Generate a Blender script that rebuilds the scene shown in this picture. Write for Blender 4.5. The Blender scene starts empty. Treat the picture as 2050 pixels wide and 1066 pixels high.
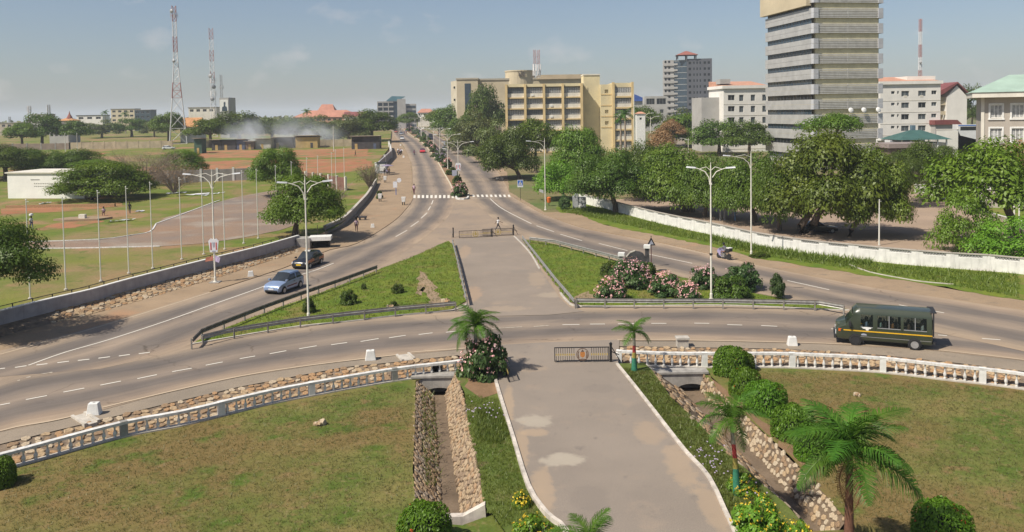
import bpy, bmesh, math, random
import numpy as np
from mathutils import Vector, Matrix
rnd = random.Random(7)
PI = math.pi
SC = bpy.context.scene
COL = SC.collection
# ------------------------------------------------------------------ camera
CAMZ, F, CX, CY = 15.2, 1595.0, 1025.0, 297.5
PITCH, ROLL = math.radians(2.57), math.radians(0.92)
_f = Vector((0, math.cos(PITCH), -math.sin(PITCH)))
_r0 = Vector((1, 0, 0)); _u0 = Vector((0, math.sin(PITCH), math.cos(PITCH)))
_r = _r0 * math.cos(ROLL) - _u0 * math.sin(ROLL)
_u = _u0 * math.cos(ROLL) + _r0 * math.sin(ROLL)
cam = bpy.data.cameras.new('camera'); camo = bpy.data.objects.new('camera', cam); COL.objects.link(camo)
camo.matrix_world = Matrix(((_r.x, _u.x, -_f.x, 0), (_r.y, _u.y, -_f.y, 0), (_r.z, _u.z, -_f.z, CAMZ), (0, 0, 0, 1)))
cam.sensor_width = 36; cam.lens = F / 2050 * 36
cam.shift_y = -(533 - CY) / 2050
cam.clip_end = 20000
SC.camera = camo
# ------------------------------------------------------------------ sky, sun, exposure
SUN = Vector((-0.52, -0.34, 0.785)).normalized()
W = bpy.data.worlds.new('World'); SC.world = W; W.use_nodes = True
nt = W.node_tree; nt.nodes.clear()
wo = nt.nodes.new('ShaderNodeOutputWorld'); bg = nt.nodes.new('ShaderNodeBackground')
sky = nt.nodes.new('ShaderNodeTexSky'); sky.sky_type = 'NISHITA'; sky.sun_disc = False
sky.sun_elevation = math.asin(SUN.z); sky.sun_rotation = math.atan2(SUN.x, SUN.y) % (2 * PI)
sky.air_density = 1.0; sky.dust_density = 1.0; sky.ozone_density = 1.5
bg.inputs['Strength'].default_value = 0.10
tc = nt.nodes.new('ShaderNodeTexCoord')
mp = nt.nodes.new('ShaderNodeMapping'); mp.inputs['Scale'].default_value = (5.0, 5.0, 9.0); mp.inputs['Location'].default_value = (2.35, 0.4, 1.15)
nz = nt.nodes.new('ShaderNodeTexNoise'); nz.inputs['Scale'].default_value = 2.1; nz.inputs['Detail'].default_value = 9; nz.inputs['Roughness'].default_value = 0.52
cr = nt.nodes.new('ShaderNodeValToRGB'); cr.color_ramp.elements[0].position = 0.575; cr.color_ramp.elements[1].position = 0.86
cr.color_ramp.elements[1].color = (0.62, 0.62, 0.62, 1)
mul = nt.nodes.new('ShaderNodeMix'); mul.data_type = 'RGBA'; mul.blend_type = 'MULTIPLY'; mul.inputs[0].default_value = 1
gz = nt.nodes.new('ShaderNodeSeparateXYZ'); tint = nt.nodes.new('ShaderNodeValToRGB'); tint.color_ramp.elements[0].position = 0.0; tint.color_ramp.elements[1].position = 0.16
tint.color_ramp.elements[0].color = (0.60, 0.615, 0.68, 1); tint.color_ramp.elements[1].color = (0.74, 0.715, 0.735, 1)
mx = nt.nodes.new('ShaderNodeMix'); mx.data_type = 'RGBA'
mx.inputs[7].default_value = (6.3, 5.7, 5.4, 1)
L = nt.links.new
L(tc.outputs['Generated'], gz.inputs[0]); L(gz.outputs[2], tint.inputs[0]); L(tint.outputs[0], mul.inputs[7]); L(tc.outputs['Generated'], mp.inputs[0]); L(mp.outputs[0], nz.inputs['Vector']); L(nz.outputs[0], cr.inputs[0])
L(cr.outputs[0], mx.inputs[0]); L(sky.outputs[0], mul.inputs[6]); L(mul.outputs[2], mx.inputs[6]); L(mx.outputs[2], bg.inputs[0]); L(bg.outputs[0], wo.inputs[0])
sl = bpy.data.lights.new('sun', 'SUN'); sl.energy = 4.6; sl.angle = math.radians(0.53); sl.color = (1.0, 0.93, 0.82)
so = bpy.data.objects.new('sun', sl); COL.objects.link(so); so.rotation_euler = SUN.to_track_quat('Z', 'Y').to_euler()
so.location = (-60, -40, 90)
SC.view_settings.view_transform = 'Standard'; SC.view_settings.look = 'None'
SC.view_settings.exposure = 0.36; SC.view_settings.gamma = 1; SC.view_settings.use_curve_mapping = False
SC.render.engine = 'CYCLES'
SC.cycles.max_bounces = 6; SC.cycles.diffuse_bounces = 3; SC.cycles.transparent_max_bounces = 12; SC.cycles.volume_bounces = 1
SC.cycles.volume_step_rate = 4
# ------------------------------------------------------------------ terrain and pixel rays
KY = [-500, 0, 60, 120, 140, 160, 180, 210, 240, 270, 300, 340, 400, 500, 700, 1000, 1400, 2500, 9000]
KZ = [0, 0, 0, 0, .22, .58, 1.0, 1.66, 2.32, 2.9, 3.4, 3.9, 4.3, 4.9, 5.8, 7.0, 7.5, 7.5, 7.5]
def zt(y): return float(np.interp(y, KY, KZ))
def ray(px, py): return _f + _r * ((px - CX) / F) + _u * ((CY - py) / F)
def P(px, py, h=0.0):
    d = ray(px, py)
    lo, hi = 5.0, 5000.0
    for _ in range(48):
        t = (lo + hi) / 2
        if CAMZ + t * d.z - zt(t * d.y) - h > 0: lo = t
        else: hi = t
    return Vector((lo * d.x, lo * d.y, CAMZ + lo * d.z))
def at(px, py, D):
    d = ray(px, py); t = D / d.y
    return Vector((t * d.x, D, CAMZ + t * d.z))
def G(px, D, h=0.0):          # ground point under a picture column at a distance
    p = at(px, 300, D); return Vector((p.x, D, zt(D) + h))
# ------------------------------------------------------------------ materials
MATS = {}
def nodes_of(name):
    m = bpy.data.materials.new(name); m.use_nodes = True
    t = m.node_tree; b = t.nodes['Principled BSDF']
    return m, t, b
def N(t, kind, **kw):
    n = t.nodes.new(kind)
    for k, v in kw.items():
        if k.startswith('i_'):
            n.inputs[k[2:].replace('_', ' ')].default_value = v
        else: setattr(n, k, v)
    return n
def ramp(t, stops, interp='LINEAR'):
    n = t.nodes.new('ShaderNodeValToRGB'); e = n.color_ramp.elements; n.color_ramp.interpolation = interp
    while len(e) < len(stops): e.new(0.5)
    for el, (p, c) in zip(e, stops):
        el.position = p; el.color = (*c, 1) if len(c) == 3 else c
    return n
def noise(t, vec, scale, detail=4, rough=.55):
    n = N(t, 'ShaderNodeTexNoise'); n.inputs['Scale'].default_value = scale; n.inputs['Detail'].default_value = detail; n.inputs['Roughness'].default_value = rough
    if vec is not None: t.links.new(vec, n.inputs['Vector'])
    return n
def mix(t, fac, a, b, blend='MIX'):
    n = t.nodes.new('ShaderNodeMix'); n.data_type = 'RGBA'; n.blend_type = blend
    for sock, v in ((n.inputs[0], fac), (n.inputs[6], a), (n.inputs[7], b)):
        if isinstance(v, bpy.types.NodeSocket): t.links.new(v, sock)
        elif isinstance(v, (int, float)): sock.default_value = v
        else: sock.default_value = (*v, 1)
    return n.outputs[2]
def pos(t): return t.nodes.new('ShaderNodeNewGeometry').outputs['Position']
def M(name, col, rough=.7, var=.18, scale=1.5, metal=0.0, bump=0.0, bscale=30, spec=.4, stain=0.0, coat=0.0, trans=0.0):
    if name in MATS: return MATS[name]
    m, t, b = nodes_of(name)
    v = t.nodes.new('ShaderNodeTexCoord').outputs['Object']
    n1 = noise(t, v, scale, 6)
    d = tuple(max(0, c * (1 - var * 1.6)) for c in col); l = tuple(min(1, c * (1 + var)) for c in col)
    r = ramp(t, [(.3, d), (.7, l)]); t.links.new(n1.outputs[0], r.inputs[0]); out = r.outputs[0]
    if stain:
        mpn = N(t, 'ShaderNodeMapping'); mpn.inputs['Scale'].default_value = (2.5, 2.5, .35); t.links.new(v, mpn.inputs[0])
        n2 = noise(t, mpn.outputs[0], 2.2, 6, .65); r2 = ramp(t, [(.52, (0, 0, 0)), (.72, (1, 1, 1))]); t.links.new(n2.outputs[0], r2.inputs[0])
        s = N(t, 'ShaderNodeMath', operation='MULTIPLY'); t.links.new(r2.outputs[0], s.inputs[0]); s.inputs[1].default_value = stain
        out = mix(t, s.outputs[0], out, tuple(c * .42 for c in col))
    t.links.new(out, b.inputs['Base Color'])
    b.inputs['Roughness'].default_value = rough; b.inputs['Metallic'].default_value = metal
    b.inputs['Specular IOR Level'].default_value = spec; b.inputs['Coat Weight'].default_value = coat
    if trans: b.inputs['Transmission Weight'].default_value = trans
    if bump:
        n3 = noise(t, v, bscale, 5); bp = N(t, 'ShaderNodeBump'); bp.inputs['Strength'].default_value = bump; bp.inputs['Distance'].default_value = .02
        t.links.new(n3.outputs[0], bp.inputs['Height']); t.links.new(bp.outputs[0], b.inputs['Normal'])
    MATS[name] = m; return m
def MG(name, layers, rough=.95, bump=.5, bscale=14, bdist=.05, fine=None):
    """ground: world-space layers [(scale, lo, hi, colA, colB)] ; first is the base, later ones mask in colB"""
    m, t, b = nodes_of(name); p = pos(t); out = None
    for i, ly in enumerate(layers):
        sc, lo, hi, ca, cb = ly
        n = noise(t, p, sc, 7, .6)
        if i == 0:
            r = ramp(t, [(lo, ca), (hi, cb)]); t.links.new(n.outputs[0], r.inputs[0]); out = r.outputs[0]
        else:
            r = ramp(t, [(lo, (0, 0, 0)), (hi, (1, 1, 1))]); t.links.new(n.outputs[0], r.inputs[0]); out = mix(t, r.outputs[0], out, cb)
    nf = noise(t, p, bscale, 6, .7)
    rf = ramp(t, [(.25, (.66, .66, .66)), (.75, (1.22, 1.22, 1.22))]); t.links.new(nf.outputs[0], rf.inputs[0])
    out = mix(t, 1.0, out, rf.outputs[0], 'MULTIPLY')
    t.links.new(out, b.inputs['Base Color']); b.inputs['Roughness'].default_value = rough; b.inputs['Specular IOR Level'].default_value = .2
    if bump:
        bp = N(t, 'ShaderNodeBump'); bp.inputs['Strength'].default_value = bump; bp.inputs['Distance'].default_value = bdist
        t.links.new(nf.outputs[0], bp.inputs['Height']); t.links.new(bp.outputs[0], b.inputs['Normal'])
    MATS[name] = m; return m
def MLEAF(name, ca, cb, cc=None, trans=.3, gloss=.025, clump=3.2):
    m = bpy.data.materials.new(name); m.use_nodes = True; t = m.node_tree; t.nodes.clear()
    o = t.nodes.new('ShaderNodeOutputMaterial'); g = t.nodes.new('ShaderNodeNewGeometry'); oi = t.nodes.new('ShaderNodeObjectInfo')
    r = ramp(t, [(0, ca), (.88, cb), (1, cc or cb)]); tcl = t.nodes.new('ShaderNodeTexCoord'); ncl = noise(t, tcl.outputs['Object'], clump, 2, .5); nmr = N(t, 'ShaderNodeMapRange'); t.links.new(ncl.outputs[0], nmr.inputs[0]); nmr.inputs[1].default_value = .3; nmr.inputs[2].default_value = .7; nmr.inputs[3].default_value = 0; nmr.inputs[4].default_value = .62
    mad = N(t, 'ShaderNodeMath', operation='MULTIPLY_ADD'); t.links.new(g.outputs['Random Per Island'], mad.inputs[0]); mad.inputs[1].default_value = .38; t.links.new(nmr.outputs[0], mad.inputs[2]); t.links.new(mad.outputs[0], r.inputs[0])
    hs = t.nodes.new('ShaderNodeHueSaturation'); t.links.new(r.outputs[0], hs.inputs['Color'])
    ma = N(t, 'ShaderNodeMapRange'); t.links.new(oi.outputs['Random'], ma.inputs[0]); ma.inputs[3].default_value = .485; ma.inputs[4].default_value = .512; t.links.new(ma.outputs[0], hs.inputs['Hue'])
    mb = N(t, 'ShaderNodeMapRange'); t.links.new(oi.outputs['Random'], mb.inputs[0]); mb.inputs[3].default_value = .8; mb.inputs[4].default_value = 1.15; t.links.new(mb.outputs[0], hs.inputs['Value'])
    d = t.nodes.new('ShaderNodeBsdfDiffuse'); tr = t.nodes.new('ShaderNodeBsdfTranslucent'); gl = t.nodes.new('ShaderNodeBsdfGlossy'); gl.inputs['Roughness'].default_value = .45
    gl.inputs['Color'].default_value = (.8, .85, .7, 1)
    t.links.new(hs.outputs[0], d.inputs[0])
    tcol = mix(t, 1.0, hs.outputs[0], (1.3, 1.25, .5), 'MULTIPLY'); t.links.new(tcol, tr.inputs[0])
    m1 = t.nodes.new('ShaderNodeMixShader'); m1.inputs[0].default_value = trans; t.links.new(d.outputs[0], m1.inputs[1]); t.links.new(tr.outputs[0], m1.inputs[2])
    m2 = t.nodes.new('ShaderNodeMixShader'); m2.inputs[0].default_value = gloss; t.links.new(m1.outputs[0], m2.inputs[1]); t.links.new(gl.outputs[0], m2.inputs[2])
    t.links.new(m2.outputs[0], o.inputs[0]); MATS[name] = m; return m
def MGLASS(name, tint, clear=.35, rough=.05):
    m = bpy.data.materials.new(name); m.use_nodes = True; t = m.node_tree; t.nodes.clear()
    o = t.nodes.new('ShaderNodeOutputMaterial'); tr = t.nodes.new('ShaderNodeBsdfTransparent'); tr.inputs[0].default_value = (.75, .8, .78, 1)
    p = t.nodes.new('ShaderNodeBsdfPrincipled'); p.inputs['Roughness'].default_value = rough
    n = noise(t, t.nodes.new('ShaderNodeTexCoord').outputs['Object'], 1.0, 2); r = ramp(t, [(.3, tuple(c * .7 for c in tint)), (.7, tint)]); t.links.new(n.outputs[0], r.inputs[0]); t.links.new(r.outputs[0], p.inputs['Base Color'])
    ms = t.nodes.new('ShaderNodeMixShader'); ms.inputs[0].default_value = clear; t.links.new(p.outputs[0], ms.inputs[1]); t.links.new(tr.outputs[0], ms.inputs[2])
    t.links.new(ms.outputs[0], o.inputs[0]); MATS[name] = m; return m
# ------------------------------------------------------------------ mesh builder
class MB:
    def __init__(s): s.v = []; s.f = []; s.m = []
    def add(s, vs, fs, mi=0):
        k = len(s.v); s.v += [tuple(v) for v in vs]; s.f += [tuple(i + k for i in f) for f in fs]; s.m += [mi] * len(fs); return s
    def box(s, x0, x1, y0, y1, z0, z1, mi=0):
        return s.add([(x0, y0, z0), (x1, y0, z0), (x1, y1, z0), (x0, y1, z0), (x0, y0, z1), (x1, y0, z1), (x1, y1, z1), (x0, y1, z1)],
                     [(0, 3, 2, 1), (4, 5, 6, 7), (0, 1, 5, 4), (1, 2, 6, 5), (2, 3, 7, 6), (3, 0, 4, 7)], mi)
    def taper(s, x, y, z0, z1, w0, d0, w1, d1, mi=0):
        return s.add([(x - w0, y - d0, z0), (x + w0, y - d0, z0), (x + w0, y + d0, z0), (x - w0, y + d0, z0), (x - w1, y - d1, z1), (x + w1, y - d1, z1), (x + w1, y + d1, z1), (x - w1, y + d1, z1)],
                     [(0, 3, 2, 1), (4, 5, 6, 7), (0, 1, 5, 4), (1, 2, 6, 5), (2, 3, 7, 6), (3, 0, 4, 7)], mi)
    def tube(s, pts, rad, n=8, mi=0, cap=True):
        pts = [Vector(p) for p in pts]; k0 = []; up = Vector((0, 0, 1)); base = len(s.v); vs = []; fs = []
        for i, p in enumerate(pts):
            d = (pts[min(i + 1, len(pts) - 1)] - pts[max(i - 1, 0)]).normalized()
            a = d.cross(up if abs(d.z) < .95 else Vector((1, 0, 0))).normalized(); b = d.cross(a)
            r = rad[i] if isinstance(rad, (list, tuple)) else rad
            vs += [p + a * (r * math.cos(2 * PI * j / n)) + b * (r * math.sin(2 * PI * j / n)) for j in range(n)]
        for i in range(len(pts) - 1):
            for j in range(n):
                fs.append((i * n + j, i * n + (j + 1) % n, (i + 1) * n + (j + 1) % n, (i + 1) * n + j))
        if cap: fs.append(tuple(range(n))[::-1]); fs.append(tuple((len(pts) - 1) * n + j for j in range(n)))
        return s.add(vs, fs, mi)
    def lathe(s, prof, n=10, c=(0, 0, 0), mi=0):
        vs = [(c[0] + r * math.cos(2 * PI * j / n), c[1] + r * math.sin(2 * PI * j / n), c[2] + z) for r, z in prof for j in range(n)]
        fs = [(i * n + j, i * n + (j + 1) % n, (i + 1) * n + (j + 1) % n, (i + 1) * n + j) for i in range(len(prof) - 1) for j in range(n)]
        fs += [tuple(range(n))[::-1], tuple((len(prof) - 1) * n + j for j in range(n))]
        return s.add(vs, fs, mi)
    def prism(s, poly, axis, a, b, mi=0):
        """poly in the plane perpendicular to axis ('x': (y,z), 'y': (x,z), 'z': (x,y))"""
        def pt(u, v, w): return {'x': (w, u, v), 'y': (u, w, v), 'z': (u, v, w)}[axis]
        n = len(poly); vs = [pt(u, v, a) for u, v in poly] + [pt(u, v, b) for u, v in poly]
        fs = [tuple(range(n))[::-1], tuple(range(n, 2 * n))] + [(i, (i + 1) % n, n + (i + 1) % n, n + i) for i in range(n)]
        return s.add(vs, fs, mi)
    def sweep(s, prof, path, mi=0, close=False):
        """prof: (lateral right, up) points; path: world points"""
        path = [Vector(p) for p in path]; n = len(prof); vs = []; fs = []
        for i, p in enumerate(path):
            d = path[min(i + 1, len(path) - 1)] - path[max(i - 1, 0)]; d.z = 0; d.normalize(); r = Vector((d.y, -d.x, 0))
            vs += [p + r * a + Vector((0, 0, b)) for a, b in prof]
        for i in range(len(path) - 1):
            for j in range(n if close else n - 1):
                fs.append((i * n + j, (i + 1) * n + j, (i + 1) * n + (j + 1) % n, i * n + (j + 1) % n))
        if close: fs.append(tuple(range(n))[::-1]); fs.append(tuple((len(path) - 1) * n + j for j in range(n)))
        return s.add(vs, fs, mi)
    def mesh(s, name, mats, smooth=False):
        me = bpy.data.meshes.new(name); me.from_pydata(s.v, [], s.f)
        for m in (mats if isinstance(mats, (list, tuple)) else [mats]): me.materials.append(m)
        me.polygons.foreach_set('material_index', s.m)
        me.update()
        bm = bmesh.new(); bm.from_mesh(me); bmesh.ops.recalc_face_normals(bm, faces=bm.faces); bm.to_mesh(me); bm.free()
        if smooth:
            me.polygons.foreach_set('use_smooth', [True] * len(me.polygons))
            try: me.set_sharp_from_angle(angle=math.radians(40))
            except Exception: pass
        return me
    def build(s, name, mats, parent=None, loc=None, rot=None, smooth=False, **props):
        return put(name, s.mesh(name, mats, smooth), parent, loc, rot, **props)
def put(name, me, parent=None, loc=None, rot=None, scale=None, **props):
    o = bpy.data.objects.new(name, me); COL.objects.link(o)
    if parent is not None: o.parent = parent
    if loc is not None: o.location = loc
    if rot is not None: o.rotation_euler = rot
    if scale is not None: o.scale = scale
    for k, v in props.items(): o[k] = v
    return o
def thing(name, label, cat, loc=(0, 0, 0), rz=0.0, group=None):
    o = bpy.data.objects.new(name, None); COL.objects.link(o); o.location = loc; o.rotation_euler = (0, 0, rz); o.empty_display_size = .3
    o['label'] = label; o['category'] = cat
    if group: o['group'] = group
    return o
def tag(o, label, cat, group=None):
    o['label'] = label; o['category'] = cat
    if group: o['group'] = group
    return o
def dup(root, loc, rz=None, label=None, group=None, scale=None):
    def cp(o, par):
        c = o.copy(); COL.objects.link(c)
        if par is not None: c.parent = par
        for ch in o.children: cp(ch, c)
        return c
    r = cp(root, None); r.location = loc
    if rz is not None: r.rotation_euler = (0, 0, rz)
    if scale is not None: r.scale = scale
    if label: r['label'] = label
    if group: r['group'] = group
    return r
def catmull(pts, sub=6):
    pts = [np.array(p, float) for p in pts]; out = []
    for i in range(len(pts) - 1):
        p0 = pts[max(i - 1, 0)]; p1 = pts[i]; p2 = pts[i + 1]; p3 = pts[min(i + 2, len(pts) - 1)]
        for k in range(sub):
            t = k / sub
            out.append(.5 * ((2 * p1) + (-p0 + p2) * t + (2 * p0 - 5 * p1 + 4 * p2 - p3) * t * t + (-p0 + 3 * p1 - 3 * p2 + p3) * t ** 3))
    out.append(pts[-1]); return out
def wpath(px, h=0.0, sub=6, smooth=True, zoff=0.0):
    w = [P(x, y, h) for x, y in px]
    c = [Vector(q) for q in catmull([tuple(p) for p in w], sub)] if smooth else w
    for q in c: q.z = zt(q.y) + h + zoff
    return c
def resample(path, step):
    out = [path[0]]; acc = 0.0
    for a, b in zip(path, path[1:]):
        l = (b - a).length
        if l < 1e-6: continue
        while acc + l >= step:
            t = (step - acc) / l; a = a.lerp(b, t); out.append(a.copy()); l = (b - a).length; acc = 0.0
            if l < 1e-6: break
        acc += l
    return out
def along(path, s):
    for a, b in zip(path, path[1:]):
        l = (b - a).length
        if s <= l and l > 0: return a.lerp(b, s / l), (b - a).normalized()
        s -= l
    return path[-1].copy(), (path[-1] - path[-2]).normalized()
def plen(path): return sum((b - a).length for a, b in zip(path, path[1:]))
def sheet(name, pts, mat, h=0.0, z=0.02, smooth=0, px=True, parent=None, kind='structure', rough=0.0):
    """flat ground piece from an outline, draped over the terrain; h = level used to find the points, z = extra lift"""
    w = [P(x, y, h) for x, y in pts] if px else [Vector((x, y, 0)) for x, y in pts]
    if smooth: w = [Vector(q) for q in catmull([tuple(p) for p in w] + [tuple(w[0])], smooth)][:-1]
    if rough:
        w2 = []
        for a, b in zip(w, w[1:] + w[:1]):
            n = max(1, int((b - a).length / max(.8, rough * 3)))
            for k in range(n):
                q = a.lerp(b, k / n); w2.append(q + Vector((rnd.uniform(-rough, rough), rnd.uniform(-rough, rough), 0)))
        w = w2
    bm = bmesh.new(); f = bm.faces.new([bm.verts.new((p.x, p.y, 0)) for p in w])
    bmesh.ops.triangulate(bm, faces=bm.faces[:])
    for y in KY:
        bmesh.ops.bisect_plane(bm, geom=bm.verts[:] + bm.edges[:] + bm.faces[:], plane_co=(0, y, 0), plane_no=(0, 1, 0))
    for v in bm.verts: v.co.z = zt(v.co.y) + h + z
    bmesh.ops.recalc_face_normals(bm, faces=bm.faces)
    if sum(f.normal.z for f in bm.faces) < 0: bmesh.ops.reverse_faces(bm, faces=bm.faces)
    me = bpy.data.meshes.new(name); bm.to_mesh(me); bm.free(); me.materials.append(mat)
    o = put(name, me, parent)
    if kind and parent is None: o['kind'] = kind
    return o
def ribbon(name, pairs, mat, z, sub=6, cols=10, parent=None):
    wl = catmull([tuple(P(a, b)) for a, b, c, d in pairs], sub); wr = catmull([tuple(P(c, d)) for a, b, c, d in pairs], sub)
    vs = []; fs = []; uv = []; acc = 0; prev = None
    for i, (a, b) in enumerate(zip(wl, wr)):
        mid = (a + b) / 2
        if prev is not None: acc += float(np.linalg.norm(mid - prev))
        prev = mid
        for j in range(cols + 1):
            q = a + (b - a) * j / cols; vs.append((q[0], q[1], zt(q[1]) + z)); uv.append((j / cols, acc / 10))
    c1 = cols + 1
    for i in range(len(wl) - 1):
        for j in range(cols): fs.append((i * c1 + j, i * c1 + j + 1, (i + 1) * c1 + j + 1, (i + 1) * c1 + j))
    me = bpy.data.meshes.new(name); me.from_pydata(vs, [], fs); me.materials.append(mat)
    ul = me.uv_layers.new(name='UVMap')
    for lp in me.loops: ul.data[lp.index].uv = uv[lp.vertex_index]
    me.update()
    if me.polygons[0].normal.z < 0:
        bm = bmesh.new(); bm.from_mesh(me); bmesh.ops.reverse_faces(bm, faces=bm.faces); bm.to_mesh(me); bm.free()
    o = put(name, me, parent)
    if parent is None: o['kind'] = 'structure'
    return o
# ------------------------------------------------------------------ ground materials
LAWN = MG('lawn_grass', [(.30, .36, .64, (.090, .132, .021), (.19, .165, .052)), (.10, .44, .58, 0, (.178, .126, .046)), (.45, .53, .66, 0, (.082, .125, .018)), (1.1, .56, .70, 0, (.215, .145, .062)), (3.2, .58, .76, 0, (.22, .18, .08)), (2.3, .62, .74, 0, (.06, .10, .016))], bscale=9)
ISLE = MG('island_grass', [(.4, .34, .66, (.090, .150, .014), (.160, .190, .024)), (.22, .56, .68, 0, (.20, .165, .05)), (1.0, .58, .72, 0, (.215, .17, .07)), (2.2, .58, .74, 0, (.065, .12, .014))], bscale=9)
FIELD = MG('field_grass', [(.10, .36, .64, (.105, .150, .020), (.175, .18, .036)), (.16, .52, .64, 0, (.225, .165, .07)), (.035, .50, .62, 0, (.235, .175, .08)), (.07, .55, .64, 0, (.30, .175, .095)), (.6, .56, .72, 0, (.08, .13, .018))], bscale=6)
VERGE = MG('verge_grass', [(.5, .3, .7, (.075, .115, .02), (.13, .15, .036)), (.8, .55, .72, 0, (.17, .125, .065)), (2.5, .6, .8, 0, (.06, .10, .018))], bscale=10)
GROUND = MG('dry_ground', [(.02, .35, .65, (.13, .14, .05), (.22, .17, .09)), (.06, .5, .66, 0, (.10, .14, .04))], bscale=3)
DIRT = MG('sandy_dirt', [(.22, .3, .7, (.27, .195, .125), (.35, .255, .165)), (.7, .55, .75, 0, (.22, .17, .12)), (.14, .58, .7, 0, (.36, .22, .13))], bscale=12, bump=.3)
REDEARTH = MG('red_earth', [(.12, .3, .7, (.30, .125, .06), (.38, .19, .10)), (.22, .48, .62, 0, (.19, .165, .06)), (.6, .56, .7, 0, (.27, .12, .07))], bscale=6)
ASPH = MG('dusty_asphalt', [(.10, .35, .65, (.26, .205, .158), (.35, .265, .185)), (.3, .55, .75, 0, (.225, .185, .15)), (1.6, .6, .8, 0, (.31, .25, .19))], bscale=20, bump=.2, bdist=.01, rough=.85)
DRIVE = MG('worn_concrete_asphalt', [(.16, .35, .65, (.235, .195, .158), (.285, .235, .188)), (.5, .56, .74, 0, (.31, .245, .185)), (1.5, .62, .8, 0, (.20, .17, .145))], bscale=22, bump=.2, bdist=.01, rough=.85)
PAVE = MG('grey_pavement', [(.25, .35, .65, (.235, .195, .15), (.295, .24, .18)), (1.1, .58, .75, 0, (.20, .165, .13))], bscale=18, bump=.2, bdist=.01, rough=.85)
LOT = MG('tan_lot', [(.09, .35, .65, (.30, .225, .165), (.37, .275, .20)), (.3, .58, .75, 0, (.25, .19, .15))], bscale=8, bump=.2, bdist=.01)
PLAZA = MG('weathered_plaza', [(.07, .36, .62, (.20, .165, .14), (.27, .18, .12)), (.16, .52, .66, 0, (.30, .25, .20)), (.5, .58, .74, 0, (.22, .14, .095))], bscale=6, bump=.2, bdist=.01)
PATCH = MG('cement_patch', [(.9, .35, .65, (.33, .285, .22), (.43, .37, .28)), (2.5, .5, .65, 0, (.25, .21, .17))], bscale=14, bump=.3, bdist=.02)
def road_mat():
    m, t, b = nodes_of('worn_asphalt'); uv = t.nodes.new('ShaderNodeTexCoord').outputs['UV']; p = pos(t)
    sx = t.nodes.new('ShaderNodeSeparateXYZ'); t.links.new(uv, sx.inputs[0])
    mpn = N(t, 'ShaderNodeMapping'); mpn.inputs['Scale'].default_value = (9, 2.0, 1); t.links.new(uv, mpn.inputs[0])
    ns = noise(t, mpn.outputs[0], 1.0, 5, .6)
    a = N(t, 'ShaderNodeMath', operation='MULTIPLY_ADD'); t.links.new(ns.outputs[0], a.inputs[0]); a.inputs[1].default_value = .17; a.inputs[2].default_value = -.085
    w = N(t, 'ShaderNodeMath', operation='ADD'); t.links.new(sx.outputs[0], w.inputs[0]); t.links.new(a.outputs[0], w.inputs[1])
    r = ramp(t, [(0, (.34, .26, .185)), (.10, (.30, .235, .172)), (.24, (.155, .132, .114)), (.33, (.15, .128, .112)), (.49, (.265, .212, .165)), (.53, (.265, .212, .165)), (.68, (.15, .128, .112)), (.77, (.16, .135, .116)), (.90, (.28, .215, .16)), (1, (.34, .26, .185))])
    t.links.new(w.outputs[0], r.inputs[0])
    n2 = noise(t, p, .16, 6); r2 = ramp(t, [(.35, (.88, .88, .88)), (.68, (1.14, 1.12, 1.08))]); t.links.new(n2.outputs[0], r2.inputs[0])
    out = mix(t, 1.0, r.outputs[0], r2.outputs[0], 'MULTIPLY')
    mp2 = N(t, 'ShaderNodeMapping'); mp2.inputs['Scale'].default_value = (16, 1.2, 1); t.links.new(uv, mp2.inputs[0])
    n4 = noise(t, mp2.outputs[0], 1.5, 6, .65); r4 = ramp(t, [(.3, (.86, .86, .86)), (.7, (1.12, 1.12, 1.12))]); t.links.new(n4.outputs[0], r4.inputs[0]); out = mix(t, 1.0, out, r4.outputs[0], 'MULTIPLY')
    n3 = noise(t, p, 26, 5, .7); r3 = ramp(t, [(.25, (.84, .84, .84)), (.75, (1.12, 1.12, 1.12))]); t.links.new(n3.outputs[0], r3.inputs[0]); out = mix(t, 1.0, out, r3.outputs[0], 'MULTIPLY')
    wv = noise(t, p, .8, 4); vd = N(t, 'ShaderNodeVectorMath', operation='MULTIPLY_ADD'); t.links.new(wv.outputs[1], vd.inputs[0]); vd.inputs[1].default_value = (1.6, 1.6, 0); t.links.new(p, vd.inputs[2])
    vo = N(t, 'ShaderNodeTexVoronoi', feature='DISTANCE_TO_EDGE'); vo.inputs['Scale'].default_value = .16; t.links.new(vd.outputs[0], vo.inputs['Vector']); rc = ramp(t, [(.0, (.55, .53, .5)), (.012, (1, 1, 1))]); t.links.new(vo.outputs['Distance'], rc.inputs[0])
    nm = noise(t, p, .12, 3); rm = ramp(t, [(.5, (0, 0, 0)), (.6, (1, 1, 1))]); t.links.new(nm.outputs[0], rm.inputs[0]); out = mix(t, 1.0, out, mix(t, rm.outputs[0], (1, 1, 1), rc.outputs[0]), 'MULTIPLY')
    no = noise(t, p, .55, 5, .65); ro = ramp(t, [(.64, (1, 1, 1)), (.74, (.70, .69, .69))]); t.links.new(no.outputs[0], ro.inputs[0]); out = mix(t, 1.0, out, ro.outputs[0], 'MULTIPLY')
    vp = N(t, 'ShaderNodeTexVoronoi'); vp.inputs['Scale'].default_value = .09; t.links.new(p, vp.inputs['Vector']); rp = ramp(t, [(.0, (.90, .90, .91)), (1, (1.07, 1.06, 1.04))]); sp = t.nodes.new('ShaderNodeSeparateColor'); t.links.new(vp.outputs['Color'], sp.inputs[0]); t.links.new(sp.outputs[0], rp.inputs[0]); out = mix(t, 1.0, out, rp.outputs[0], 'MULTIPLY')
    t.links.new(out, b.inputs['Base Color']); b.inputs['Roughness'].default_value = .8; b.inputs['Specular IOR Level'].default_value = .3
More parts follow.
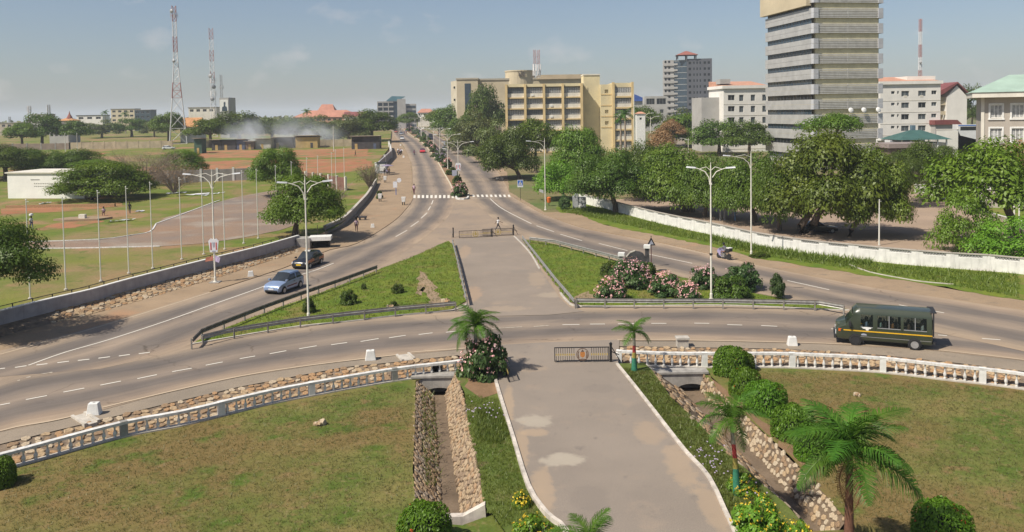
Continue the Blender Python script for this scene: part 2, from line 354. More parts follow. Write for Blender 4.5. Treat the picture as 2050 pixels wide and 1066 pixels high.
    bp = N(t, 'ShaderNodeBump'); bp.inputs['Strength'].default_value = .15; bp.inputs['Distance'].default_value = .01; t.links.new(n3.outputs[0], bp.inputs['Height']); t.links.new(bp.outputs[0], b.inputs['Normal'])
    return m
ROAD = road_mat()
def paint_mat(name, col, worn):
    m, t, b = nodes_of(name); p = pos(t); n = noise(t, p, 4.5, 8, .75)
    r = ramp(t, [(worn, (.27, .22, .17)), (worn + .12, col)]); t.links.new(n.outputs[0], r.inputs[0]); t.links.new(r.outputs[0], b.inputs['Base Color']); b.inputs['Roughness'].default_value = .75; return m
LINE = paint_mat('white_road_paint', (.66, .62, .54), .30)
LINEW = paint_mat('worn_road_paint', (.52, .46, .37), .42)
EDGE = paint_mat('tan_edge_paint', (.46, .36, .25), .30)
WHITE = M('white_paint', (.72, .71, .67), .6, .08, 2.5, stain=.25)
WHITEW = M('weathered_white_paint', (.66, .64, .60), .7, .16, 3.0, stain=.75)
CONC = M('grey_concrete', (.33, .31, .28), .85, .2, 2.0, bump=.3, stain=.35)
CONCL = M('pale_concrete', (.47, .43, .37), .85, .15, 2.0, bump=.3, stain=.3)
MORTAR = M('brown_mortar', (.20, .15, .105), .95, .25, 2.5, bump=.5)
DARKM = M('black_painted_metal', (.018, .018, .02), .45, .2, 4)
GALV = M('galvanised_steel', (.38, .37, .34), .45, .18, 3, metal=.55, stain=.2)
POLE = M('cream_pole_paint', (.70, .67, .58), .5, .08, 2, stain=.12)
LAMPH = M('grey_lamp_housing', (.62, .63, .64), .4, .08, 3)
# ------------------------------------------------------------------ ground sheets
b = MB(); xs = [-8000, -300, -62, 62, 300, 8000]; ys = sorted(set(KY + [-60, 52]))
for i in range(len(xs) - 1):
    for j in range(len(ys) - 1):
        if xs[i] == -62 and ys[j] >= -60 and ys[j + 1] <= 52: continue
        b.add([(xs[i], ys[j], zt(ys[j])), (xs[i + 1], ys[j], zt(ys[j])), (xs[i + 1], ys[j + 1], zt(ys[j + 1])), (xs[i], ys[j + 1], zt(ys[j + 1]))], [(0, 1, 2, 3)])
b.build('ground', GROUND, kind='structure')
MB().box(-62, 62, -60, 56, -2.6, -2.3).build('earth', MORTAR, kind='structure')
LH, VH = -0.5, -0.06
RING_LO = [(-300, 965), (0, 866), (165, 832), (330, 789), (480, 756), (620, 734), (760, 716), (930, 700), (1080, 690), (1230, 683), (1440, 684), (1650, 690), (1850, 701), (2050, 723), (2400, 785)]
BANK_L = [(-300, 992), (-150, 936), (0, 890), (169, 849), (338, 808), (480, 775), (688, 736), (797, 725), (916, 712)]
BANK_R = [(1240, 694), (1440, 697), (1560, 699), (1640, 703), (1768, 712), (1920, 728), (2050, 744), (2400, 800)]
BASE_L = [(-300, 1042), (-150, 990), (0, 942), (34, 934), (242, 876), (371, 851), (520, 814), (622, 793), (790, 763), (911, 748), (935, 744)]
BASE_R = [(1237, 731), (1330, 735), (1440, 736), (1560, 736), (1640, 739), (1764, 746), (1900, 762), (2050, 780), (2400, 842)]
sheet('asphalt', [(-400, 800), (120, 674), (241, 640), (420, 584), (564, 538), (658, 501), (713, 488), (779, 449), (807, 424), (825, 397), (911, 394), (940, 394), (1023, 392), (1058, 414), (1092, 432), (1160, 456), (1216, 468), (1338, 491), (1424, 511), (1560, 541), (1700, 568), (2050, 622), (2500, 690)] + RING_LO[::-1][:-1] + [(-400, 1000)], ASPH, z=.02)
# dirt margins
sheet('sandy_shoulder', [(-400, 806), (0, 712), (120, 678), (241, 644), (420, 588), (564, 542), (658, 505), (660, 490), (606, 497), (420, 552), (263, 596), (105, 642), (0, 672), (-400, 760)], DIRT, z=.012, rough=.15)
sheet('dusty_footpath', [(600, 503), (658, 505), (713, 491), (779, 452), (807, 427), (826, 398), (824, 372), (824, 346), (822, 325), (812, 300), (798, 283), (788, 262), (781, 268), (778, 300), (760, 335), (755, 370), (738, 395), (715, 420), (690, 446), (640, 470)], DIRT, z=.014, rough=.1)
sheet('kerbside_dirt', [(1020, 385), (1060, 408), (1092, 426), (1159, 424), (1198, 446), (1247, 459), (1296, 467), (1418, 492), (1525, 518), (1606, 532), (1700, 546), (1850, 567), (2000, 595), (2400, 650), (2500, 700), (2050, 626), (1700, 572), (1424, 514), (1216, 471), (1092, 434), (1023, 394), (1002, 352), (940, 306), (895, 281), (860, 262), (870, 262), (960, 300), (1015, 345)], DIRT, z=.03, rough=.12)
WALL_R = [(1160, 405), (1182, 412), (1208, 417), (1225, 422), (1254, 430), (1300, 443), (1350, 455), (1424, 471), (1519, 494), (1575, 503), (1625, 511), (1750, 524), (1790, 529), (1922, 540), (2018, 547), (2400, 592)]
sheet('roadside_grass', [(1112, 419), (1122, 427), (1159, 428), (1198, 447), (1247, 460), (1296, 468), (1418, 493), (1525, 519), (1606, 533), (1700, 547), (1850, 569), (2000, 596), (2400, 652)] + WALL_R[::-1] + [(1138, 400)], ISLE, z=.045, rough=.25)
sheet('parking_lot', WALL_R + [(2500, 470), (2050, 455), (1960, 425), (1840, 390), (1780, 378), (1500, 388), (1300, 395)], LOT, z=.012)
sheet('verge_path', [(1830, 384), (1890, 398), (1990, 430), (2100, 460), (2100, 466), (1985, 437), (1880, 402), (1830, 388)], PAVE, z=.03)
sheet('far_grass', [(1834, 379), (1900, 378), (2050, 398), (2100, 455), (1990, 428), (1890, 396)], ISLE, z=.02)
sheet('side_street', [(1330, 309), (1378, 306), (1362, 262), (1350, 250), (1338, 250)], PAVE, z=.03)
# left field
FH = 0.6
WALL_L = [(-400, 752), (0, 648), (105, 621), (184, 602), (263, 579), (420, 537), (520, 511), (600, 487), (640, 472), (668, 461), (690, 447), (715, 420), (738, 393), (752, 369)]
sheet('sports_field', [(-400, 750), (0, 645), (105, 618), (184, 599), (263, 576), (420, 534), (520, 508), (600, 483), (640, 468), (668, 458), (690, 443), (715, 417), (738, 390), (752, 367), (748, 350), (760, 320), (780, 296), (784, 262), (600, 258), (300, 259), (-300, 264), (-900, 300)], FIELD, h=FH, z=0)
sheet('red_earth', [(395, 303), (480, 300), (560, 303), (640, 299), (735, 298), (742, 313), (640, 316), (400, 317)], REDEARTH, h=FH, z=.03, rough=1.2)
sheet('red_earth', [(330, 345), (400, 325), (480, 322), (600, 320), (735, 318), (748, 335), (700, 346), (590, 349), (470, 345), (400, 348)], REDEARTH, h=FH, z=.03, rough=1.0)
sheet('plaza', [(-20, 488), (60, 486), (200, 481), (262, 473), (300, 465), (308, 452), (330, 437), (420, 410), (470, 396), (540, 383), (610, 378), (618, 420), (600, 448), (560, 462), (480, 478), (400, 489), (320, 494), (200, 497), (60, 499), (-20, 500)], PLAZA, h=FH, z=.035)
sheet('red_earth', [(70, 460), (110, 448), (190, 440), (210, 444), (150, 456), (90, 462)], REDEARTH, h=FH, z=.02, rough=.3)
sheet('red_earth', [(0, 418), (120, 412), (240, 406), (250, 412), (140, 424), (0, 430)], REDEARTH, h=FH, z=.02, rough=.3)
sheet('red_earth', [(60, 312), (140, 308), (220, 306), (200, 311), (100, 316)], REDEARTH, h=FH, z=.02, rough=.6)
# roads with wheel tracks
ribbon('ring_road', [(-250, 862, -250, 955), (0, 760, 0, 866), (150, 729, 165, 832), (300, 711, 330, 789), (385, 692, 480, 756), (500, 667, 620, 734), (700, 641, 760, 716), (905, 627, 930, 700), (1030, 621, 1080, 690), (1150, 617, 1230, 683), (1440, 614, 1440, 684), (1690, 624, 1650, 690), (1850, 642, 1850, 701), (2050, 664, 2050, 723), (2300, 705, 2300, 768)], ROAD, .027)
ribbon('left_carriageway', [(-250, 775, 200, 740), (0, 709, 340, 706), (120, 676, 470, 655), (241, 641, 580, 607), (330, 613, 660, 575), (420, 585, 745, 541), (564, 539, 790, 516), (658, 502, 830, 491), (713, 489, 868, 462), (779, 450, 898, 434), (807, 425, 908, 412), (825, 398, 911, 394), (824, 372, 901, 370), (824, 346, 888, 346), (822, 325, 876, 325), (809, 295, 853, 295), (796, 280, 836, 280), (787, 269, 819, 270), (783, 260, 806, 259), (786, 252, 797, 251), (789, 246, 793, 246)], ROAD, .033)
ribbon('right_carriageway', [(806, 247.5, 829, 249), (821, 254, 842, 257), (838, 265, 862, 266), (855, 278, 888, 279), (870, 295, 922, 296), (883, 308, 939, 307), (894, 321, 957, 321), (907, 342, 992, 341), (929, 370, 1012, 369), (940, 394, 1023, 392), (965, 420, 1058, 413), (1005, 450, 1105, 436), (1060, 474, 1165, 457), (1150, 503, 1250, 474), (1245, 525, 1338, 491), (1350, 552, 1440, 514), (1450, 575, 1535, 536), (1560, 597, 1645, 558), (1690, 625, 1765, 580), (1820, 655, 1885, 598), (2050, 705, 2060, 624), (2300, 762, 2270, 655)], ROAD, .039)
sheet('driveway', [(908, 479), (1040, 473), (1062, 505), (1085, 545), (1122, 600), (1140, 616), (1170, 625), (1100, 632), (925, 636), (936, 604), (930, 570), (918, 520)], DRIVE, z=.05)
def worn_patches(m, spots):
    t = m.node_tree; b = t.nodes['Principled BSDF']; src = b.inputs['Base Color'].links[0].from_socket; p = pos(t); nz_ = noise(t, p, 1.3, 7, .65); out = src
    for (px_, py_), rx, ry, col, amt in spots:
        c = P(px_, py_); sb = N(t, 'ShaderNodeVectorMath', operation='SUBTRACT'); t.links.new(p, sb.inputs[0]); sb.inputs[1].default_value = (c.x, c.y, 0)
        ml = N(t, 'ShaderNodeVectorMath', operation='MULTIPLY'); t.links.new(sb.outputs[0], ml.inputs[0]); ml.inputs[1].default_value = (1 / rx, 1 / ry, 0)
        ln = N(t, 'ShaderNodeVectorMath', operation='LENGTH'); t.links.new(ml.outputs[0], ln.inputs[0]); ad = N(t, 'ShaderNodeMath', operation='MULTIPLY_ADD'); t.links.new(nz_.outputs[0], ad.inputs[0]); ad.inputs[1].default_value = 1.5; t.links.new(ln.outputs['Value'], ad.inputs[2])
        r_ = ramp(t, [(0, (amt,) * 3), (.70, (amt * .75,) * 3), (.86, (0, 0, 0))]); mr = N(t, 'ShaderNodeMath', operation='DIVIDE'); t.links.new(ad.outputs[0], mr.inputs[0]); mr.inputs[1].default_value = 2.0; t.links.new(mr.outputs[0], r_.inputs[0]); out = mix(t, r_.outputs[0], out, col)
    t.links.new(out, b.inputs['Base Color'])
DRIVE2 = MG('worn_driveway', [(.16, .35, .65, (.232, .195, .160), (.278, .232, .188)), (.5, .56, .74, 0, (.30, .24, .185)), (1.5, .62, .8, 0, (.20, .17, .145)), (.9, .62, .72, 0, (.19, .162, .138))], bscale=22, bump=.2, bdist=.01, rough=.85)
DRV_DONE = worn_patches(DRIVE, [((1108, 592), 1.6, 1.2, (.36, .295, .22), .7), ((930, 505), .8, 5, (.36, .26, .175), .7), ((945, 590), 1.0, 3.5, (.37, .26, .175), .75), ((1075, 560), 1.0, 4, (.35, .27, .19), .6), ((1010, 620), 2.2, 1.0, (.36, .28, .20), .6), ((1040, 545), 1.2, 1.2, (.19, .165, .14), .4)])
SNDC, PALC, STN = (.37, .275, .185), (.40, .35, .275), (.17, .145, .125)
worn_patches(DRIVE2, [((1072, 845), 1.05, .9, PALC, .8), ((1068, 868), .8, .6, SNDC, .8), ((1128, 922), 1.15, .8, PALC, .9), ((1018, 810), .35, 3.2, SNDC, .8), ((1045, 900), .4, 3.0, SNDC, .8), ((1085, 985), .6, 2.4, SNDC, .8), ((1300, 868), .8, 1.6, SNDC, .6), ((1362, 935), .7, 2.6, SNDC, .7), ((1425, 1020), .55, 2.6, SNDC, .7), ((1200, 780), 1.2, .8, STN, .35), ((1180, 1000), .9, 1.4, STN, .35), ((1060, 740), 1.4, .7, SNDC, .4)])
sheet('driveway', [(972, 694), (1080, 687.5), (1150, 685), (1240, 681.5), (1237, 735), (1268, 772), (1313, 830), (1371, 905), (1420, 960), (1470, 1066), (1590, 1300), (1240, 1300), (1130, 1066), (1095, 1031), (1058, 975), (1028, 880), (1000, 790), (990, 752)], DRIVE2, z=.046)
# lawns and verges inside the ring
sheet('lawn', BASE_L[:-1] + [(905, 752), (832, 762), (832, 771), (830.5, 862), (826, 939), (832, 1006), (834, 1044), (925, 1052), (985, 1030), (1010, 1066), (1080, 1300), (-800, 1300)], LAWN, h=LH, z=0)
sheet('lawn', [(1396, 738), (1453, 796), (1504, 843), (1580, 912), (1652, 991), (1712, 1060), (1620, 1064), (1720, 1300), (3000, 1300), (2800, 920)] + BASE_R[::-1][:-2], LAWN, h=LH, z=0)
sheet('verge', [(990, 748), (1000, 790), (1028, 880), (1058, 975), (1095, 1031), (1130, 1066), (1240, 1300), (1078, 1300), (1012, 1066), (986, 1028), (979, 1028), (966, 1000), (960, 939), (939, 862), (930, 786), (912, 752), (918, 744), (936, 738), (960, 728), (985, 716)], VERGE, h=VH, z=0)
sheet('verge', [(1236, 728), (1268, 772), (1313, 830), (1371, 905), (1420, 960), (1470, 1066), (1590, 1300), (1725, 1300), (1624, 1066), (1573, 1009), (1518, 962), (1450, 897), (1417, 868), (1388, 836), (1345, 799), (1305, 741), (1290, 727)], VERGE, h=VH, z=0)
sheet('red_earth', [(938, 752), (990, 752), (1000, 785), (960, 800), (930, 775)], MG('brown_soil', [(.8, .35, .65, (.20, .125, .07), (.26, .16, .09))]), h=VH, z=.012, rough=.12)
sheet('bare_soil', [(1405, 742), (1470, 790), (1560, 870), (1640, 950), (1600, 930), (1520, 850), (1455, 795)], MATS['brown_soil'], h=LH, z=.01, rough=.2)
# paved margin between the ring road and the stone banks
sheet('pavement', [p for p in RING_LO if p[0] <= 930] + [(985, 704), (990, 712), (950, 722)] + BANK_L[::-1], PAVE, z=.012)
sheet('pavement', [(1236, 684)] + [p for p in RING_LO if p[0] >= 1440] + BANK_R[::-1] + [(1240, 694)], PAVE, z=.012)
# traffic islands
sheet('bare_soil', [(846, 545), (858, 556), (872, 578), (874, 596), (892, 606), (896, 618), (862, 616), (852, 596), (838, 566)], DIRT, z=.1, rough=.35); sheet('bare_soil', [(836, 572), (848, 578), (850, 596), (838, 590)], DIRT, z=.1, rough=.3); sheet('bare_soil', [(1150, 596), (1172, 585), (1196, 600), (1190, 608), (1158, 607)], DIRT, z=.1, rough=.3)
KERBP = [(-.09, -.05), (-.09, .10), (.09, .10), (.09, -.05)]
IL = [(384, 690), (440, 664), (520, 632), (600, 604), (680, 573), (755, 543), (830, 514), (897, 484), (905, 490), (915, 530), (925, 575), (932, 606), (905, 622), (800, 632), (700, 644), (600, 654), (500, 670)]
IR = [(1046, 481), (1100, 488), (1170, 506), (1245, 527), (1350, 554), (1450, 577), (1560, 599), (1694, 621), (1640, 620), (1540, 615), (1440, 612), (1300, 613), (1165, 614), (1140, 606), (1122, 584), (1085, 535), (1060, 502)]
sheet('traffic_island', IL, ISLE, z=.085, rough=.12)
sheet('traffic_island', IR, ISLE, z=.085, rough=.12)
def kerb(px, mat=CONCL, prof=KERBP, h=0.0, closed=False, name='kerb', zoff=0.0):
    w = wpath(px, h, 3, zoff=zoff)
    return MB().sweep(prof, w, close=True).build(name, mat, kind='structure')
kerb([(384, 691), (500, 671), (600, 655), (700, 645), (800, 633), (905, 623), (934, 611)])
kerb([(1122, 588), (1138, 607), (1165, 615), (1300, 614), (1440, 613), (1540, 616), (1640, 621), (1700, 623)])
kerb([(420, 585.5), (564, 539), (658, 502), (713, 489), (779, 450), (807, 425), (826, 398), (825, 372), (825, 346), (823, 325)], DIRT)
kerb([(1024, 392), (1058, 413), (1092, 431), (1160, 455), (1216, 467), (1338, 490), (1424, 510)], DIRT)
WK = [(-.08, -.4), (-.08, .13), (.08, .13), (.08, -.4)]
kerb([(987, 745), (1000, 790), (1028, 880), (1058, 975), (1095, 1031), (1140, 1075), (1240, 1290)], M('chalky_kerb_paint', (.56, .50, .43), .8, .2, 2.2, stain=.5), WK)
kerb([(1235, 731), (1268, 772), (1313, 830), (1371, 905), (1420, 960), (1470, 1066), (1590, 1290)], MATS['chalky_kerb_paint'], WK)
kerb([(1029, 474), (1050, 495), (1066, 515), (1080, 540)], CONCL)
kerb([(-20, 487), (60, 485), (200, 480), (262, 472), (300, 465), (312, 450)], WHITEW, h=FH); kerb([(-20, 500.5), (60, 499), (200, 497), (320, 494)], WHITEW, h=FH); kerb([(312, 449), (420, 409), (440, 402)], WHITEW, h=FH)
kerb([(1832, 383), (1890, 397), (1990, 429), (2100, 458)], WHITE); kerb([(1700, 531), (1740, 546), (1800, 558), (1850, 566), (1910, 571)], CONCL)
# planted median
MED_L = [(913, 395), (911, 391), (901, 369), (888, 346), (876, 324.5), (853.5, 294.5), (836.5, 279.5), (820, 269.5), (807, 258.5), (799, 251)]
MED_R = [(937, 395), (938, 391), (927, 369), (905, 341.5), (893, 320.5), (882, 307.5), (869, 294.5), (854, 277.5), (837, 264.5), (820, 253.7), (806, 247.3)]
sheet('median', MED_L + MED_R[::-1], MATS['brown_soil'], z=.14)
MK = [(-.12, -.05), (-.12, .2), (.12, .2), (.12, -.05)]
kerb(MED_L, M('cream_kerb_paint', (.55, .48, .36), .8, .15, 3, stain=.3), MK); kerb(MED_R, MATS['cream_kerb_paint'], MK)
kerb([(913, 396), (916, 400), (934, 400), (937, 396)], WHITEW, [(-.15, -.05), (-.15, .3), (.15, .3), (.15, -.05)])
# ------------------------------------------------------------------ painted markings (each one a part of its road)
roads = {o.name: o for o in COL.objects if o.name in ('ring_road', 'left_carriageway', 'right_carriageway', 'asphalt')}
def mark(par, pts, mat=LINE, w=.13, z=.047, name='lane_marking', sub=4):
    p = wpath(pts, 0, sub, smooth=len(pts) > 2, zoff=z)
    if len(pts) == 2: p = [p[0].lerp(p[1], k / 4) for k in range(5)]
    for q in p: q.z = zt(q.y) + z
    MB().sweep([(-w / 2, 0), (w / 2, 0)], p).build(name, mat, roads[par])
for a in ([0, 813, 20, 809], [52, 802, 94, 794], [127, 787, 169, 779], [201, 773, 242, 765], [275, 760, 314, 752], [345, 746, 384, 739], [412, 733, 446, 726.5], [480, 720, 511, 714.5], [540, 710, 573, 704], [599, 700, 634, 694], [663, 692, 695, 687.5], [722, 685.5, 758, 679.5], [779, 678, 812, 673], [838, 671.5, 866, 668], [893, 667, 928, 663], [1126, 651.7, 1160, 651.2], [1181, 650.6, 1211, 650.3], [1237, 650, 1270, 649.5], [1304, 649, 1334, 649], [1390, 648.6, 1420, 649], [1456, 651.5, 1486, 652.5], [1524, 653.5, 1556, 655], [1664, 660, 1692, 661.5], [1878, 672.5, 1896, 674], [1966, 679.5, 2003, 682]):
    mark('ring_road', [(a[0], a[1]), (a[2], a[3])])
for a in ([985, 659.5, 1045, 656], [1069, 655.5, 1100, 653]): mark('ring_road', [(a[0], a[1]), (a[2], a[3])], LINEW)
for a in ([0, 740, 10, 739], [30, 737.5, 53, 734], [73, 732.5, 95, 730], [115, 728, 138, 725], [156, 723.5, 179, 721], [197, 719, 220, 716], [238, 714.5, 260, 711.5], [278, 710, 300, 707]):
    mark('left_carriageway', [(a[0], a[1]), (a[2], a[3])], w=.16)
for a in ([35, 764, 40, 763], [52, 758, 61, 756], [82, 751, 105, 747]): mark('left_carriageway', [(a[0], a[1]), (a[2], a[3])], LINEW, w=.16)
mark('left_carriageway', [(57, 733), (130, 707), (220, 681), (336, 643), (420, 613), (480, 592), (530, 574)]); mark('left_carriageway', [(603, 551), (635, 541), (668, 528)])
for a in ([792, 475, 815, 462], [822, 455, 838, 444], [843, 438, 855, 427], [857, 422, 862, 414], [864, 410, 867, 402]): mark('left_carriageway', [(a[0], a[1]), (a[2], a[3])])
mark('right_carriageway', [(981, 398.5), (1000, 415), (1030, 432), (1064, 449)])
for a in ([1074, 453, 1109, 465], [1122, 470, 1165, 483], [1199, 488.5, 1256, 503], [1294, 509, 1386, 528.5], [1576, 563, 1660, 581.5], [1800, 612, 1890, 628]): mark('right_carriageway', [(a[0], a[1]), (a[2], a[3])])
# edge lines
mark('ring_road', [(-200, 930), (0, 864.5), (100, 845), (150, 834)], EDGE, .16, name='edge_line'); mark('ring_road', [(205, 817.5), (330, 788), (480, 755), (620, 733), (798, 711.5)], EDGE, .16, name='edge_line')
mark('ring_road', [(822, 707), (930, 699)], EDGE, .16, name='edge_line'); mark('ring_road', [(1236, 682), (1340, 682), (1650, 689), (1850, 700), (2050, 722)], EDGE, .14, name='edge_line')
mark('left_carriageway', [(0, 711), (120, 678), (241, 643), (420, 587)], EDGE, .16, name='edge_line')
mark('right_carriageway', [(1338, 493), (1400, 507), (1470, 521)], EDGE, .16, name='edge_line')
# zebra crossing
for i in range(10):
    x = 827.5 + i * 8.55
    w0, w1 = P(x, 391.5), P(x + 4.6, 391.5); d0, d1 = P(x - .2, 397.6), P(x + 4.5, 397.4)
    MB().add([(q.x, q.y, zt(q.y) + .05) for q in (w0, w1, d1, d0)], [(3, 2, 1, 0)]).build('crossing_stripe', LINE, roads['left_carriageway'])
for i in range(9):
    x = 945 + i * 8.9
    w0, w1 = P(x, 390.8), P(x + 4.2, 390.6); d0, d1 = P(x + 1.6, 395.4), P(x + 6, 395.2)
    MB().add([(q.x, q.y, zt(q.y) + .05) for q in (w0, w1, d1, d0)], [(3, 2, 1, 0)]).build('crossing_stripe', LINE, roads['right_carriageway'])
mark('left_carriageway', [(833, 391.2 - 1.6), (905, 388.8)], LINEW, .2, name='stop_line'); mark('right_carriageway', [(938, 398.6), (1026, 396.2)], LINEW, .22, name='stop_line')
# ------------------------------------------------------------------ stones
STONEM = [M('stone_orange', (.37, .225, .115), .9, .25, 6, bump=.4, bscale=14), M('stone_tan', (.39, .28, .165), .9, .25, 6, bump=.4, bscale=14),
          M('stone_brown', (.27, .18, .105), .9, .25, 6, bump=.4, bscale=14), M('stone_pale', (.44, .35, .24), .9, .22, 6, bump=.4, bscale=14)]
def stone_meshes(mats, n=8, seed=3, h=.2):
    r = random.Random(seed); out = []
    for i in range(n):
        k = r.choice((5, 6, 6, 7)); ang = sorted(2 * PI * (j + r.uniform(-.28, .28)) / k for j in range(k))
        lo = [(.52 * math.cos(a) * r.uniform(.85, 1.12), .52 * math.sin(a) * r.uniform(.85, 1.12)) for a in ang]
        hi = [(x * r.uniform(.72, .9), y * r.uniform(.72, .9)) for x, y in lo]
        b = MB(); vs = [(x, y, -.15) for x, y in lo] + [(x, y, h * .55) for x, y in lo] + [(x, y, h * r.uniform(.85, 1.35)) for x, y in hi]
        fs = [tuple(range(2 * k, 3 * k))]
        for l in (0, 1):
            for j in range(k): fs.append((l * k + j, l * k + (j + 1) % k, (l + 1) * k + (j + 1) % k, (l + 1) * k + j))
        b.add(vs, fs); out.append(b.mesh('stone', mats[i % len(mats)]))
    return out
SM_MIX = stone_meshes(STONEM, 10, 3, .11)
SM_PALE = stone_meshes([STONEM[3], STONEM[1], STONEM[2], M('stone_cream', (.44, .36, .255), .9, .2, 6, bump=.4, bscale=14)], 8, 5, .15)
SM_SLAB = stone_meshes([M('slab_tan', (.36, .265, .165), .9, .25, 6, bump=.4, bscale=14), M('slab_sand', (.39, .295, .19), .9, .22, 6, bump=.4, bscale=14), M('slab_brown', (.27, .195, .13), .9, .22, 6, bump=.4, bscale=14), M('slab_orange', (.38, .25, .145), .9, .22, 6, bump=.4, bscale=14)], 9, 21, .22)
SM_DULL = stone_meshes([STONEM[2], M('stone_grey', (.30, .235, .17), .9, .22, 6, bump=.4, bscale=14), STONEM[1]], 8, 9, .10)
def even(path, n):
    l = plen(path); return [along(path, l * i / n)[0] for i in range(n + 1)]
def stones(parent, A, B, su, sv, meshes, limit=300, seed=1, skew=0.0, drop=0.0):
    """lay stones on the strip between path A (foot) and path B (top)"""
    r = random.Random(seed); la = plen(A); items = []
    n = max(1, int(la / su)); EA, EB = even(A, n), even(B, n)
    for i in range(n):
        a, b = (EA[i] + EA[i + 1]) / 2, (EB[i] + EB[i + 1]) / 2
        u = (EA[i + 1] - EA[i] + EB[i + 1] - EB[i]); lu = u.length / 2; u.normalize(); v = (b - a); wv = v.length; v.normalize(); nn = u.cross(v)
        if nn.z < 0: nn = -nn
        k = max(1, round(wv / sv)); off = (i % 2) * .5
        for j in range(k):
            if r.random() < drop: continue
            t = min(.97, max(.03, (j + .5 + (off - .25) * .6 + r.uniform(-.24, .24)) / k))
            c = a.lerp(b, t) + u * (r.uniform(-.22, .22) * lu)
            th = skew + r.uniform(-.6, .6)
            uu = u * math.cos(th) + v * math.sin(th); vv = nn.cross(uu)
            sx, sy = lu * r.uniform(.62, 1.18), wv / k * r.uniform(.60, 1.14)
            m = Matrix(((uu.x * sx, vv.x * sy, nn.x * sy, c.x), (uu.y * sx, vv.y * sy, nn.y * sy, c.y), (uu.z * sx, vv.z * sy, nn.z * sy, c.z), (0, 0, 0, 1)))
            items.append((c.length, m, r.choice(meshes)))
    items.sort(key=lambda q: q[0])
    for d, m, me in items[:limit]:
        o = bpy.data.objects.new('stone', me); COL.objects.link(o); o.parent = parent; o.matrix_basis = m
    if len(items) > limit:
        b = MB(); mats = list({x.materials[0].name: x.materials[0] for x in meshes}.values())
        for d, m, me in items[limit:]:
            b.add([m @ v.co for v in me.vertices], [tuple(p.vertices) for p in me.polygons], mats.index(me.materials[0]))
        b.build('far_stones', mats, parent, kind='stuff')
def bank(name, A, B, mat, dz=-.03):
    n = 60; EA, EB = even(A, n), even(B, n); vs = []
    for a, b in zip(EA, EB): vs += [tuple(a + Vector((0, 0, dz))), tuple(b + Vector((0, 0, dz)))]
    return MB().add(vs, [(2 * i, 2 * i + 1, 2 * i + 3, 2 * i + 2) for i in range(n)]).build(name, mat, kind='structure')
def shift(path, d):
    out = []
    for i, p in enumerate(path):
        t = path[min(i + 1, len(path) - 1)] - path[max(i - 1, 0)]; t.z = 0; t.normalize()
        out.append(p + Vector((-t.y, t.x, 0)) * d)
    return out
# ------------------------------------------------------------------ balustrades with stone banks behind
BAL_M = MB().lathe([(.075, 0), (.075, .07), (.045, .10), (.085, .2), (.092, .27), (.06, .38), (.036, .5), (.05, .56), (.036, .6), (.07, .63), (.07, .70)], 8).mesh('baluster', WHITEW, True)
def balustrade(px, H, label, posts, s0, s1, spacing=.49):
    path = wpath(px, LH, 5); o0 = path[0].copy(); n = thing('balustrade', label, 'balustrade', (0, 0, 0))
    L = plen(path); path = even(path, int(L / .8))
    MB().sweep([(-.14, H - .13), (-.14, H), (.14, H), (.14, H - .13)], path, close=True).build('handrail', WHITEW, n)
    MB().sweep([(-.15, -.1), (-.15, .07), (.17, .07), (.17, -.1)], path, close=True).build('base_kerb', CONCL, n)
    pd = []
    for x, w in posts:          # arc position whose picture column is x
        best = min(range(400), key=lambda k: abs((lambda q: CX + q.dot(_r) / q.dot(_f) * F)(along(path, L * k / 400)[0] - Vector((0, 0, CAMZ))) - x)); s = L * best / 400; pd.append(s)
        p, t = along(path, s)
        MB().taper(0, 0, .0, H - .132, .17, .14, .17, .14).box(-.165, .165, -.15, .15, H + .002, H + .012).build('post', WHITE if w else CONC, n, p, (0, 0, math.atan2(t.y, t.x)))
    s = .3
    while s < L:
        if all(abs(s - q) > .3 for q in pd):
            p, t = along(path, s); put('baluster', BAL_M, n, p + Vector((0, 0, .07)), scale=(1, 1, (H - .2) / .70), rot=(0, 0, rnd.random() * 6))
        s += spacing
    return n
balustrade(BASE_L[1:], .78, 'low white balustrade curving along the stone bank on the left side of the driveway gate', [(247, 0), (443, 1), (625, 1), (791, 0), (934, 1)], 0, 1)
balustrade(BASE_R, .92, 'low white balustrade along the stone bank on the right of the driveway gate', [(1240, 1), (1410, 1), (1586, 1), (1768, 1), (1968, 1)], 0, 1, .5)
A = shift(even(wpath(BASE_L, LH, 5), 60), .28); B_ = even(wpath(BANK_L, 0, 5), 60)
bk = bank('stone_bank', A, B_, MORTAR); stones(bk, A[12:], B_[12:], .44, .37, SM_MIX, 300, 2)
A = shift(even(wpath(BASE_R, LH, 5), 60), .24); B_ = even(wpath(BANK_R, 0.03, 5), 60)
bk = bank('stone_bank', A, B_, MORTAR); stones(bk, A[:46], B_[:46], .40, .32, SM_MIX, 300, 4)
